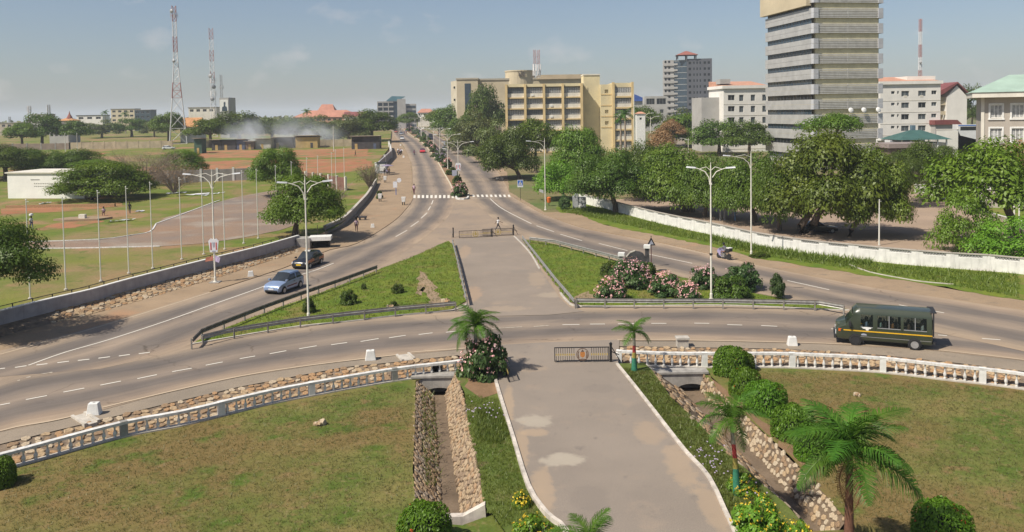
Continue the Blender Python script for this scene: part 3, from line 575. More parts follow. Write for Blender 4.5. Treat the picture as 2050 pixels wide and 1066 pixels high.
# ------------------------------------------------------------------ stone-lined drainage channels
def edge_fn(px, h, deg=2):
    w = [P(x, y, h) for x, y in px]; c = np.polyfit([p.y for p in w], [p.x for p in w], deg); return lambda y: float(np.polyval(c, y))
def channel(outL, hL, botL, botR, outR, hR, y0, y1, hb, left, right):
    fs = [edge_fn(outL, hL), edge_fn(botL, hb, 1), edge_fn(botR, hb, 1), edge_fn(outR, hR)]; hs = [hL, hb, hb, hR]
    n = 24; lines = [[Vector((f(y0 + (y1 - y0) * i / n), y0 + (y1 - y0) * i / n, h)) for i in range(n + 1)] for f, h in zip(fs, hs)]
    b = MB()
    for i in range(n):
        k = len(b.v); b.add([l[i] + Vector((0, 0, -.03)) for l in lines] + [l[i + 1] + Vector((0, 0, -.03)) for l in lines], [(j, j + 1, j + 5, j + 4) for j in range(3)])
    ob = b.build('drainage_channel', MG('channel_silt_%d' % len(MATS), [(.6, .3, .7, (.13, .095, .065), (.21, .155, .105)), (1.5, .58, .72, 0, (.09, .068, .045))], bscale=12, bump=.5), kind='structure')
    stones(ob, lines[1], lines[0], *left); stones(ob, lines[2], lines[3], *right)
    return lines
chL = channel([(832, 771), (830.5, 862), (826, 939), (832, 1006)], LH, [(869, 780), (872, 862), (881, 954), (887, 1009)], [(888.6, 780), (898, 847), (908.5, 924), (917.7, 1000)],
              [(915, 754), (930, 786), (939, 862), (960, 939), (966, 1000), (979, 1028)], VH, 30.6, 46.6, -1.45, (.30, .24, SM_DULL, 240, 11, .5), (.21, .28, SM_SLAB, 300, 12, -.35))
chR = channel([(1305, 741), (1345, 799), (1388, 836), (1417, 868), (1450, 897), (1518, 962), (1573, 1009)], VH, [(1341, 752), (1403, 825), (1453, 875), (1526, 955), (1576, 1006)],
              [(1374, 749), (1450, 836), (1475, 883), (1526, 926), (1598, 1002)], [(1396, 738), (1453, 796), (1504, 843), (1580, 912), (1652, 991)], LH, 29.9, 46.6, -1.45, (.5, .4, SM_DULL, 100, 13, .3, .35), (.33, .29, SM_PALE, 300, 14, .3))
for ln in (chL, chR):
    y = 46.55; xl, xr = ln[0][-1].x, ln[3][-1].x; bl, br = ln[1][-1].x, ln[2][-1].x; m = (bl + br) / 2
    arch = [(m + .85 * math.cos(a), -1.36 + .34 * math.sin(a)) for a in np.linspace(PI, 0, 9)]
    b = MB(); b.prism([(xl - .2, -1.6), (xl - .2, -.42), (xr + .2, -.3), (xr + .2, -1.6), (m + .85, -1.6)] + arch[::-1] + [(m - .85, -1.6)], 'y', y, y + .3)
    b.box(m - .7, m + .7, y + 1.0, y + 1.1, -1.6, -.5); b.box(xl - .3, xr + .3, y - .08, y + .75, -.42, -.30)
    b.build('culvert', CONC, kind='structure')
ln = chL; MB().prism([(ln[0][0].x - .1, -1.6), (ln[0][0].x - .1, LH + .04), (ln[2][0].x, LH + .04), (ln[3][0].x, VH + .06), (ln[3][0].x + .1, -1.6)], 'y', 30.3, 30.6).build('channel_sill', MATS['chalky_kerb_paint'], kind='structure')
# concrete drain chutes across the margin and the pipe outlet
def chute(px0, px1, w=.8):
    a, c = P(*px0), P(*px1); d = (c - a); d.z = 0; l = d.length
    MB().box(0, l, -w / 2, -w / 2 + .14, -.3, .12).box(0, l, w / 2 - .14, w / 2, -.3, .12).box(-.02, l + .02, -w / 2 + .142, w / 2 - .142, -.28, .03).build('drain_chute', CONCL, None, a, (0, 0, math.atan2(d.y, d.x)), kind='structure')
chute((157, 832), (185, 849), .75); chute((806, 711), (818, 722), .9)
p = P(875, 736, -.1); MB().lathe([(.34, 0), (.34, .5), (.26, .5), (.26, .06)], 16).build('drain_pipe', DARKM, None, p + Vector((0, .25, -.05)), (PI / 2, 0, 0), kind='structure')
p = P(1366, 694); MB().box(-.35, .35, -.25, .3, -.05, .5).box(-.42, .42, -.32, .34, .502, .62).build('drain_box', CONCL, None, p, kind='structure')
# ------------------------------------------------------------------ guard rails
GPOST = MB().box(-.05, .05, -.04, .04, -.1, .66).mesh('rail_post', M('weathered_steel', (.26, .24, .21), .7, .25, 4, stain=.4))
def guardrail(px, label, H=.72, mat=GALV, step=2.2, h=0.08):
    path = [P(x, y, h) for x, y in px]; q = [path[0]]
    for a, c in zip(path, path[1:]):
        k = max(1, int((c - a).length / 1.2)); q += [a.lerp(c, i / k) for i in range(1, k + 1)]
    n = thing('guard_rail', label, 'guard rail')
    prof = [(.02, H - .33), (.06, H - .29), (.06, H - .22), (0, H - .18), (0, H - .15), (.06, H - .11), (.06, H - .04), (.02, H), (-.0, H), (.03, H - .05), (.03, H - .11), (-.03, H - .15), (-.03, H - .18), (.03, H - .22), (.03, H - .29), (0, H - .33)]
    MB().sweep(prof, q, close=True).build('rail_beam', mat, n)
    L = plen(path); k = max(2, int(L / step))
    for i in range(k + 1):
        p, t = along(path, min(L - .05, L * i / k)); r = Vector((t.y, -t.x, 0)).normalized()
        put('rail_post', GPOST, n, p - r * .07, (0, 0, math.atan2(t.y, t.x)))
    return n
RUST = M('shaded_steel', (.20, .175, .15), .6, .3, 3, metal=.3, stain=.5)  # steel of the rail turned from the sun, shade put into its colour
guardrail([(386, 698), (404, 679), (440, 664), (520, 632), (600, 602), (680, 574), (755, 546)], 'shade-coloured steel guard rail on the left carriageway edge of the left grass island', mat=RUST)
guardrail([(404, 692), (450, 680), (500, 671), (600, 655), (700, 643), (800, 632), (912, 622)][::-1], 'grey steel guard rail along the ring road edge of the left grass island')
guardrail([(906, 492), (917, 535), (926, 575), (934, 612)], 'short steel guard rail between the left grass island and the gated lane')
guardrail([(1046, 484), (1080, 529), (1112, 571), (1150, 617)], 'steel guard rail between the gated lane and the grass with pink oleanders')
guardrail([(1153, 616), (1300, 617), (1440, 617), (1560, 619), (1640, 621), (1690, 630)][::-1], 'long steel guard rail in front of the oleanders, bent down at its right end')
guardrail([(1060, 487), (1110, 493), (1170, 509), (1245, 529), (1310, 545)], 'steel guard rail on the right carriageway edge behind the oleanders')
# ------------------------------------------------------------------ left embankment, wall and railing
FOOT = [(-300, 769), (0, 676), (105, 648), (184, 629), (263, 607), (420, 561), (520, 529), (596, 505)]
TOPW = WALL_L[:8]; TOPW[0] = (-300, 727)
A = even(wpath(FOOT, 0.02, 5), 60); B_ = even(wpath(TOPW, FH - .05, 5), 60)
bk = bank('stone_embankment', A, B_, MORTAR); stones(bk, A[18:], B_[18:], .55, .42, SM_MIX, 300, 6, .5)
wall_shade_grey = M('grey_shade_render', (.36, .335, .335), .9, .12, 1.2, stain=.3)  # embankment wall's shade put into this lavender grey; plain grey on the roadside wall
n = thing('low_wall', 'long shade-grey rendered wall with a white coping above the stone embankment', 'wall')
path = shift(even(wpath(TOPW, FH, 5), 70), .15)
MB().sweep([(-.13, -.4), (-.13, .86), (.13, .86), (.13, -.4)], path, close=True).build('wall', wall_shade_grey, n)
MB().sweep([(-.15, .862), (-.15, .93), (.15, .93), (.15, .862)], path, close=True).build('coping', WHITE, n)
n = thing('railing', 'thin dark railing on the grass just behind the shade-grey embankment wall', 'railing')
rp = shift(path, .75)
MB().tube([p + Vector((0, 0, 1.02)) for p in rp], .03, 6).build('top_rail', DARKM, n); MB().tube([p + Vector((0, 0, .55)) for p in rp], .018, 6).build('mid_rail', DARKM, n)
pm = MB().box(-.03, .03, -.03, .03, -.05, 1.0).mesh('rail_post', DARKM); s = 0
while s < plen(rp): put('rail_post', pm, n, along(rp, s)[0]); s += 1.6
A = wpath([(590, 507), (606, 503), (622, 500), (640, 486), (656, 476)], 0.0, 4); B_ = wpath([(596, 488), (610, 482), (624, 476), (640, 469.5), (656, 463)], FH, 4); bank('earth_bank', A, B_, DIRT, .02)
n = thing('curved_wall', 'low grey wall with cream coping curving along the dusty footpath', 'wall')
path = even(wpath([(650, 470), (668, 461), (690, 449), (715, 423), (738, 396), (753, 368)], 0, 5), 40)
MB().sweep([(-.15, -.1), (-.15, 1.05), (.15, 1.05), (.15, -.1)], path, close=True).build('wall', M('stained_grey_render', (.30, .275, .25), .9, .15, 1.5, stain=.5), n)
MB().sweep([(-.2, 1.052), (-.2, 1.13), (.2, 1.13), (.2, 1.052)], path, close=True).build('coping', CONCL, n)
n = thing('roadside_wall', 'white and grey boundary wall beside the footpath further up the left carriageway', 'wall')
path = [G(752, 190), G(770, 215), G(783, 238), G(782, 262), G(779, 285)]
for i, (a, c) in enumerate(zip(path, path[1:])):
    l = (c - a).length; MB().box(0.15, l - .15, -.12, .12, -.5, 2.1).box(0, l, -.16, .16, 2.102, 2.2).build('wall_panel', WHITEW if i > 1 else wall_shade_grey, n, a, (0, math.atan2(a.z - c.z, (Vector((c.x, c.y)) - Vector((a.x, a.y))).length), math.atan2(c.y - a.y, c.x - a.x)))
for p in path: MB().box(-.25, .25, -.25, .25, -.3, 2.45).box(-.32, .32, -.32, .32, 2.452, 2.6).build('post', WHITE, n, p)
# underpass entrance
p = P(622, 498); n = thing('underpass_entrance', 'white roofed underpass entrance sunk beside the road behind the black taxi', 'underpass', p, .12)
dk = M('tunnel_shade', (.03, .027, .025), .95, .3)  # near-black colour stands for the shade inside the entrance
MB().box(-1.5, -.02, -.5, 1.2, -.1, 1.25).build('side_block', CONC, n); MB().box(0, 2.0, 1.1, 1.2, -.1, .85).box(0, 2.0, .0, 1.1, -.02, .06).box(1.95, 2.1, 0.3, 1.2, -.1, .85).build('dark_interior', dk, n)
MB().box(-.15, 2.3, -.15, 1.5, .87, 1.32).build('roof_slab', WHITE, n)
# white wall on the right: posts, panels, pierced blocks
def lattice_mesh(w):
    b = MB(); k = 8; x0 = -w / 2; st = w / k
    for i in range(k):
        x = x0 + i * st; b.prism([(x + .02, .0), (x + st * .5 - .035, .0), (x + st * .25, .17)], 'y', -.05, .05); b.prism([(x + st * .5 - .0, .2), (x + st * .25 + .05, .03 + .17), (x + st * .75, .03), (x + st - .05, .2)], 'y', -.05, .05)
    b.box(x0, x0 + w, -.05, .05, -.06, -.012); b.box(x0, x0 + w, -.05, .05, .205, .25)
    return b.mesh('lattice_block', WHITE)
n = thing('white_boundary_wall', 'long white panelled boundary wall with pierced blocks beside the car park', 'wall')
wp = wpath(WALL_R, 0, 4); L = plen(wp); k = int(L / 2.85); pts = [along(wp, L * i / k)[0] for i in range(k + 1)]
WH = 1.55; pl = L / k; lat = lattice_mesh(1.9)
WALLW = M('whitewashed_wall', (.70, .68, .63), .8, .10, 1.2, stain=.42)
pan = MB().box(.13, pl - .13, -.07, .07, -.2, WH - .42).box(.13, pl / 2 - .96, -.07, .07, WH - .418, WH - .1).box(pl / 2 + .96, pl - .13, -.07, .07, WH - .418, WH - .1).mesh('wall_panel', WALLW)
back = MB().box(pl / 2 - .96, pl / 2 + .96, .02, .03, WH - .418, WH - .1).mesh('recess', M('recess_shade', (.20, .19, .17), .9, .15, 3))  # backing plate, shade of the pierced holes put into its darker colour
cop = MB().box(-.05, pl + .05, -.13, .13, WH - .098, WH).mesh('coping', M('grimy_coping', (.40, .36, .31), .85, .2, 2.5, stain=.5)); pst = MB().box(-.13, .13, -.085, .085, -.2, WH - .1).mesh('post', WALLW)
for a, c in zip(pts, pts[1:]):
    rz = math.atan2(c.y - a.y, c.x - a.x); rot = (0, 0, rz)
    if (c - a).length < .5: continue
    sc = ((c - a).length / pl, 1, 1)
    put('wall_panel', pan, n, a, rot, sc); put('coping', cop, n, a, rot, sc); put('post', pst, n, a, rot)
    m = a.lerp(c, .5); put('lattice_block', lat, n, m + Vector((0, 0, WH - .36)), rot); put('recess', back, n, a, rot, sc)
# ------------------------------------------------------------------ gates
GOLD = M('gold_paint', (.46, .34, .11), .5, .15, 6); ORNG = M('orange_shield_paint', (.50, .20, .05), .6, .15, 8); EMB = M('brown_emblem_paint', (.16, .10, .07), .6, .2, 10)
def gate(label, hinge, end, H=.97, nb=24, crest=True, postH=1.12, gold=True):
    d = end - hinge; rz = math.atan2(d.y, d.x); w = Vector((d.x, d.y)).length
    n = thing('gate', label, 'gate', hinge, rz, 'black metal gates')
    MB().box(.10, w, -.025, .025, .10, .15).box(.10, w, -.025, .025, H - .05, H).box(.10, .15, -.024, .024, .151, H - .051).box(w - .05, w, -.024, .024, .151, H - .051).build('gate_frame', DARKM, n)
    bar = MB().box(-.014, .014, -.014, .014, .151, H - .051).mesh('bar', DARKM); dm = MB().prism([(-.05, 0), (0, -.09), (.05, 0), (0, .09)], 'y', -.02, .02).mesh('gold_diamond', GOLD)
    c = w * .5
    for i in range(nb):
        x = .15 + (w - .2) * (i + .5) / nb
        if crest and abs(x - c) < .42: continue
        put('bar', bar, n, (x, 0, 0))
        if gold: put('gold_diamond', dm, n, (x, 0, H / 2 + .03))
    if crest:
        e = MB(); R = .385; z = H / 2 + .03
        pr = [(R * math.cos(a), R * math.sin(a)) for a in np.linspace(0, 2 * PI, 25)[:-1]]
        for i in range(24):
            a0, a1 = 2 * PI * i / 24, 2 * PI * (i + 1) / 24
            e.prism([(c + R * math.cos(a0), z + R * math.sin(a0)), (c + R * math.cos(a1), z + R * math.sin(a1)), (c + (R - .04) * math.cos(a1), z + (R - .04) * math.sin(a1)), (c + (R - .04) * math.cos(a0), z + (R - .04) * math.sin(a0))], 'y', -.02, .02)
        em = e.build('crest', GOLD if gold and nb >= 25 else EMB, n)
        MB().prism([(c - .14, z - .10), (c, z - .2), (c + .14, z - .10), (c + .14, z + .14), (c - .14, z + .14)], 'y', -.03, .03).build('shield', ORNG if nb < 25 else GOLD, em)
        s = MB()
        for q in (-1, 1):      # supporters beside the shield, ribbon under it
            s.prism([(c + q * .19, z - .22), (c + q * .24, z + .02), (c + q * .2, z + .2), (c + q * .29, z + .16), (c + q * .31, z - .05), (c + q * .28, z - .22)], 'y', -.02, .02)
        s.prism([(c - .26, z - .30), (c, z - .26), (c + .26, z - .30), (c + .2, z - .34), (c, z - .31), (c - .2, z - .34)], 'y', -.02, .02); s.prism([(c - .1, z + .16), (c, z + .31), (c + .1, z + .16)], 'y', -.02, .02)
        s.build('supporters', EMB if nb < 25 else GOLD, em)
    MB().box(-.07, .07, -.07, .07, -.1, postH).box(-.09, .09, -.09, .09, postH + .002, postH + .05).lathe([(.05, postH + .05), (.06, postH + .1), (.0, postH + .16)], 8).build('gate_post', DARKM, n)
    MB().tube([(-.05, .02, postH * .85), (-.55, .05, .1)], .03, 6).tube([(-.05, .02, postH * .6), (-.5, .04, postH * .42)], .03, 6).build('brace', DARKM, n)
    return n
gate('closed black gate leaf with a round crest between the driveway and the right balustrade', P(1223, 726), P(1110, 727.5))
gate('open black gate leaf seen edge on in front of the pink flowering bush', P(1001, 722), P(1019, 768))
gate('far black gate leaf with a gold crest at the left of the lane entrance', P(985, 475.5), P(919, 478.5), .95, 25, True, .97)
gate('far black gate leaf hung on the right post below the man walking', P(1028, 472), P(966, 474.5), .95, 26, True, 1.25)
p = P(907.5, 476); n = thing('gate_post', 'lone black gate post at the tip of the left grass island', 'gate post', p)
MB().box(-.07, .07, -.07, .07, -.1, 1.15).build('shaft', DARKM, n); MB().box(-.09, .09, -.09, .09, 1.152, 1.22).build('cap', DARKM, n); MB().tube([(0, 0, .9), (-.15, -.4, .0)], .025, 6).build('brace', DARKM, n)
# ------------------------------------------------------------------ concrete blocks
def bollard(label, p, s=1.0, rz=0.0):
    n = thing('concrete_block', label, 'concrete block', p, rz, 'white concrete road blocks'); n.scale = (s, s, s)
    b = MB(); b.taper(0, 0, 0, .62, .33, .24, .24, .17); o = b.build('block', WHITE, n); bv = o.modifiers.new('bevel', 'BEVEL'); bv.width = .03; bv.segments = 2
    MB().box(-.06, .06, -.02, .02, .622, .64).build('lifting_slot', CONC, n)
bollard('white concrete block at the lower left beside the drain chute', P(189, 830), 1.0, .1); bollard('white concrete block on the pavement above the left balustrade', P(742, 721), 1.0, .2)
bollard('white concrete block on the pavement in front of the green van', P(1586, 692), .95, -.1); bollard('white concrete block on the dirt beside the shield-signed lamp', P(502, 554), .85, .3)
bollard('white concrete block on the footpath near the woman walking', P(746, 456), .8, .2)
for x, y, t in ((802, 292, 'farthest of three white blocks up the left footpath'), (805, 303, 'middle of three white blocks up the left footpath'), (808, 316, 'nearest of three white blocks up the left footpath')): bollard(t, P(x, y), .9)
# ------------------------------------------------------------------ vegetation
LF_DARK = MLEAF('dark_leaves', (.040, .075, .010), (.10, .155, .020), (.18, .21, .04))
LF_MID = MLEAF('mid_leaves', (.050, .10, .010), (.125, .20, .022), (.20, .24, .045))
LF_YEL = MLEAF('yellow_green_leaves', (.055, .10, .010), (.15, .20, .022), (.26, .27, .055))
LF_FRESH = MLEAF('fresh_leaves', (.060, .125, .012), (.145, .235, .024), (.23, .28, .05))
LF_BRIGHT = MLEAF('bright_leaves', (.085, .18, .014), (.17, .30, .026), (.30, .33, .06))
LF_GREY = MLEAF('greyish_leaves', (.065, .095, .028), (.14, .16, .05), (.21, .205, .09))
LF_HEDGE = MLEAF('hedge_leaves', (.05, .12, .008), (.13, .24, .018), (.22, .30, .04), gloss=.02)
LF_OLE = MLEAF('oleander_leaves', (.030, .068, .018), (.085, .145, .04), (.15, .20, .07))
LF_BROWN = MLEAF('dry_leaves', (.22, .12, .055), (.33, .20, .10), (.40, .30, .17), trans=.2)
LF_PALM = MLEAF('palm_leaves', (.030, .085, .010), (.085, .18, .020), (.15, .235, .04), trans=.16, gloss=.02)
PINK = MLEAF('pink_petals', (.70, .34, .38), (.82, .52, .52), (.86, .68, .64), trans=.25, gloss=.02)
YELP = MLEAF('yellow_petals', (.70, .48, .03), (.80, .62, .06), trans=.25, gloss=.02); REDP = MLEAF('red_petals', (.50, .05, .02), (.62, .14, .05), trans=.2, gloss=.02)
LILAC = MLEAF('lilac_petals', (.36, .28, .42), (.50, .42, .55), trans=.25, gloss=.02)
BARK = M('grey_brown_bark', (.15, .115, .085), .95, .3, 5, bump=.7, bscale=18)
BARKP = M('pale_dry_bark', (.30, .24, .18), .95, .25, 5, bump=.5, bscale=18)
def quads_mesh(name, C, Nn, size, mat, asp=.55, seed=0):
    """leaf faces: centres C, normals Nn (n,3), size (n,)"""
    r = np.random.RandomState(seed); n = len(C)
    t = r.normal(size=(n, 3)); t -= (t * Nn).sum(1)[:, None] * Nn; t /= np.linalg.norm(t, axis=1)[:, None] + 1e-9
    u = np.cross(Nn, t); s = size[:, None]
    v = np.stack([C - t * s, C + u * s * asp * .9 - t * s * .1 + Nn * s * .12, C + t * s, C - u * s * asp * .9 - t * s * .1 + Nn * s * .12], 1).reshape(-1, 3)
    me = bpy.data.meshes.new(name); me.vertices.add(4 * n); me.vertices.foreach_set('co', v.astype(np.float32).ravel())
    me.loops.add(4 * n); me.loops.foreach_set('vertex_index', np.arange(4 * n, dtype=np.int32))
    me.polygons.add(n); me.polygons.foreach_set('loop_start', np.arange(0, 4 * n, 4, dtype=np.int32)); me.polygons.foreach_set('loop_total', np.full(n, 4, dtype=np.int32))
    me.update(calc_edges=True); me.materials.append(mat); return me
def blob_leaves(blobs, per, leaf, seed, flat=.66, updir=.55):
    r = np.random.RandomState(seed); Cs = []; Ns = []
    for (x, y, z, rad) in blobs:
        k = max(6, int(per * (rad / .27) ** 2))
        d = r.normal(size=(k, 3)); d /= np.linalg.norm(d, axis=1)[:, None]; d[:, 2] = np.where(d[:, 2] < -.35, -d[:, 2] * .6, d[:, 2]); d /= np.linalg.norm(d, axis=1)[:, None]
        rr = rad * (1 - .42 * r.random_sample(k) ** 2.6) * (1 + .12 * r.normal(size=k))
        Cs.append(np.array([x, y, z]) + d * rr[:, None] * np.array([1, 1, flat]))
        nn = d * .95 + np.array([0, 0, updir]) + r.normal(size=(k, 3)) * .30; Ns.append(nn / np.linalg.norm(nn, axis=1)[:, None])
    C = np.concatenate(Cs); Nn = np.concatenate(Ns)
    return C, Nn, leaf * (.6 + .8 * r.random_sample(len(C)))
def crown_proto(name, seed, nb, per, leaf, mat, shape='dome', brad=(.19, .34), gap=0.0):
    r = random.Random(seed); blobs = []
    for i in range(nb):
        a = r.uniform(0, 2 * PI); q = math.sqrt(r.random())
        if shape == 'dome':          # wide domed top, ragged underside
            top = .80 * math.sqrt(max(0, 1 - (q * .98) ** 2)); z = max(.2 + .05 * r.random(), top * (1 - r.random() ** 2 * .6)) if r.random() < .85 else r.uniform(.16, .3)
        elif shape == 'flat':        # umbrella
            z = .55 + .25 * (1 - q * q) + r.uniform(-.14, .08)
        elif shape == 'ball':
            c = r.uniform(-1, 1); s = math.sqrt(1 - c * c); k = r.random() ** .4; q = s * k * .8; z = .5 + .42 * c * k
        else:                        # hanging: foliage down to the bottom
            z = r.uniform(0, 1) * .82 * math.sqrt(max(.06, 1 - q * q)); q = min(1, q + .12)
        q *= 1 - .14 * r.random() * 1.2
        blobs.append((q * .82 * math.cos(a), q * .82 * math.sin(a), z, r.uniform(*brad)))
    C, Nn, s = blob_leaves(blobs, per, leaf, seed); me = quads_mesh(name, C, Nn, s, mat, seed=seed); me['blobs'] = nb
    return me, blobs
CR = {}
for nm, seed, nb, per, leaf, mat, shp in (('big_a', 1, 56, 600, .0215, LF_YEL, 'dome'), ('big_b', 2, 48, 460, .0215, LF_YEL, 'hang'), ('big_c', 3, 54, 580, .0215, LF_MID, 'dome'), ('dark_a', 4, 50, 560, .021, LF_DARK, 'dome'), ('dark_b', 5, 46, 440, .021, LF_DARK, 'hang'),
                                  ('bright_a', 6, 40, 300, .027, LF_BRIGHT, 'dome'), ('bright_b', 16, 36, 300, .028, LF_BRIGHT, 'hang'), ('fresh_a', 31, 46, 560, .0225, LF_FRESH, 'dome'), ('fresh_b', 32, 40, 430, .0235, LF_FRESH, 'flat'), ('umbrella', 7, 46, 240, .028, LF_MID, 'flat'), ('far_a', 8, 36, 240, .034, LF_DARK, 'dome'), ('far_b', 9, 34, 240, .034, LF_GREY, 'hang'), ('far_c', 10, 34, 240, .034, LF_MID, 'dome'), ('brown', 11, 44, 120, .035, LF_BROWN, 'dome')):
    CR[nm] = crown_proto('crown', seed, nb, per, leaf, mat, shp)
def tree(label, px, D, wpx, top, bot, proto, name='tree', trunk_r=None, h=0.0, rz=None, deep=1.0, trunks=1, basepx=None, group=None, cat='tree', bark=BARK, limbs=9):
    """px centre column, D distance, wpx crown width, top/bot picture rows of the crown"""
    sc = F / D; base = G(basepx if basepx is not None else px, D, h); c = at(px, 300, D); zt_, zb = at(px, top, D).z, at(px, bot, D).z
    zb = max(zb, base.z + .25); R = wpx / 2 / sc * 1.1; Hc = (zt_ - zb) * 1.04; me, blobs = CR[proto]
    n = thing(name, label, cat, base, 0, group); rz = rnd.uniform(0, 6) if rz is None else rz
    off = Vector((c.x - base.x, 0, zb - base.z))
    put('crown', me, n, off, (0, 0, rz), (R, R * deep, Hc))
    tr = trunk_r or max(.12, R * .055); r = random.Random(int(px * 7 + D)); b = MB(); fork = off.z + Hc * .18
    for k in range(trunks):
        bx = (k - (trunks - 1) / 2) * tr * 2.2
        lean = Vector((off.x * .5 + bx * 1.5, r.uniform(-.3, .3), fork))
        b.tube([(bx, 0, -.3), (bx * 1.1 + lean.x * .2, 0, fork * .35), lean * .72 + Vector((0, 0, fork * .05)), lean], [tr * 1.45, tr * 1.05, tr * .9, tr * .75], 9)
        for i in range(limbs // trunks):
            q = blobs[(i * 5 + k * 3) % len(blobs)]; ca, sa = math.cos(rz), math.sin(rz)
            e = off + Vector(((q[0] * ca - q[1] * sa) * R, (q[0] * sa + q[1] * ca) * R * deep, q[2] * Hc)); m = lean.lerp(e, .5) + Vector((r.uniform(-.3, .3), r.uniform(-.3, .3), .12 * (e - lean).length))
            b.tube([lean - Vector((0, 0, tr)), m, e], [tr * .5, tr * .3, tr * .1], 6)
    b.build('trunk', bark, n, smooth=True)
    return n
# left side
tree('dark leafy tree cut by the left edge above the embankment', -33, 55, 226, 438, 592, 'dark_a', trunk_r=.3, deep=1.0)
tree('broad yellow-green tree with a seated group under it, right of the white hall', 202, 142, 190, 322, 408, 'fresh_a', h=FH, basepx=180)
tree('dark tree right of the red dirt pitch, behind the flagpoles', 552, 142, 108, 292, 376, 'fresh_a', h=FH, basepx=556)
tree('round green tree growing beside the underpass entrance', 602, 97, 172, 345, 455, 'fresh_a', h=FH, basepx=585)
tree('rounded green tree behind the bare grey bush', 362, 175, 95, 298, 350, 'fresh_a', h=FH)
for px, D, w, t_, bo, pr, la in ((10, 185, 150, 288, 344, 'dark_a', 'dense dark tree on the left edge behind the white hall'), (95, 190, 120, 294, 344, 'dark_b', 'dark tree behind the left end of the white hall roof'), (152, 188, 110, 297, 340, 'dark_a', 'dark tree behind the right end of the white hall roof'),
                              (190, 172, 120, 318, 352, 'fresh_a', 'low green tree rising behind the broad tree by the hall')):
    tree(la, px, D, w, t_, bo, pr, h=FH)
def twigs(label, px, D, wpx, top, bot, h, mat, seed, name='bare_bush', n1=46, leaf=None):
    r = random.Random(seed); sc = F / D; base = G(px, D, h); R = wpx / 2 / sc; H = at(px, top, D).z - base.z
    n = thing(name, label, 'bush', base); b = MB()
    for i in range(n1):
        a = r.uniform(0, 2 * PI); q = r.uniform(.3, 1); e = Vector((math.cos(a) * R * q, math.sin(a) * R * q * .6, H * r.uniform(.35, 1))); m = e * .5 + Vector((0, 0, H * .12)); b.tube([(0, 0, 0), m, e], [.06, .04, .012], 4, cap=False)
        for k in range(9):
            s = m.lerp(e, r.uniform(.1, 1)); d = Vector((r.uniform(-1, 1), r.uniform(-1, 1), r.uniform(-.3, 1))) * R * .28; b.tube([s, s + d * .6, s + d + Vector((0, 0, -.05))], [.018, .012, .006], 3, cap=False)
    b.build('branches', mat, n)
    if leaf:
        C = np.array([[r.uniform(-1, 1) * R * .85, r.uniform(-.6, .6) * R, H * r.uniform(.3, .95)] for _ in range(900)]); Nn = np.array([[r.gauss(0, 1), r.gauss(0, 1), 1] for _ in range(900)]); Nn /= np.linalg.norm(Nn, axis=1)[:, None]
        put('leaves', quads_mesh('leaves', C, Nn, np.full(900, .11), leaf, seed=seed), n)
    return n
DRYW = M('dry_twigs', (.26, .20, .15), .95, .25, 4)
twigs('wide leafless grey-brown bush behind the lamp with the shield sign', 290, 165, 190, 306, 375, FH, DRYW, 1, n1=90, leaf=LF_BROWN); twigs('leafless brown bush left of the grey compound wall', 345, 150, 120, 328, 378, FH, DRYW, 2, n1=60, leaf=LF_BROWN)
twigs('fallen bare tree with pale twisted branches inside the curved wall', 668, 118, 96, 352, 400, FH, BARKP, 3, 'fallen_tree', 30); twigs('low olive-brown shrub hanging over the end of the curved wall', 738, 152, 62, 330, 362, FH, DRYW, 4, 'shrub', 60, LF_GREY)
# right side
T = [('dark tree bending over the right carriageway kerb', 1022, 172, 130, 252, 378, 'dark_a', 1040), ('tall green tree in front of the yellow office block', 1072, 185, 100, 228, 310, 'far_c', 1072), ('green tree behind the tall single-armed lamp', 1152, 150, 135, 248, 385, 'fresh_a', 1140),
     ('small leafy tree beside the electrical cabinet', 1115, 136, 100, 320, 408, 'bright_a', 1130), ('dark spreading tree leaning over the left end of the white wall', 1215, 119, 165, 296, 408, 'dark_a', 1232), ('dark tree behind the left end of the white wall', 1290, 135, 135, 282, 395, 'dark_a', 1290),
     ('yellow-green tree standing behind the double-armed lamp', 1352, 118, 175, 288, 436, 'big_a', 1378), ('yellow-green tree beside the steel frame in the car park', 1420, 112, 130, 294, 436, 'big_c', 1410), ('leafy tree behind the single-armed lamp and the white wall', 1500, 106, 150, 290, 450, 'big_c', 1512),
     ('very large tree over the parked dark car', 1660, 95, 245, 256, 450, 'big_a', 1612), ('drooping right half of the big car park tree', 1745, 93, 165, 290, 468, 'big_a', 1700), ('leafy tree between the lamp and the parked dark car', 1562, 98, 130, 288, 462, 'big_c', 1560)]
for la, px, D, w, t_, bo, pr, bp in T: tree(la, px, D, w, t_, bo, pr, basepx=bp, trunks=2 if w > 170 else 1, limbs=12)
tree('dark feathery tree in front of the banded tower', 1665, 140, 130, 228, 300, 'umbrella'); tree('dark green tree in front of the green-roofed pavilion', 1860, 125, 130, 280, 352, 'dark_a'); tree('dark green tree left of the tree with orange leaves', 1815, 120, 90, 300, 370, 'dark_b')
tree('bright green tree leaning in at the right edge over the white wall', 1978, 86, 260, 272, 436, 'bright_a', basepx=2045, limbs=12); tree('low hanging bright green boughs at the right end of the white wall', 1935, 82, 125, 370, 525, 'bright_b', basepx=2040); tree('bright green tree at the right edge shading the verge', 2045, 76, 190, 430, 580, 'bright_b', basepx=2070)
tree('tree with orange-brown leaves at the right edge', 2035, 92, 110, 278, 385, 'brown', basepx=2060)
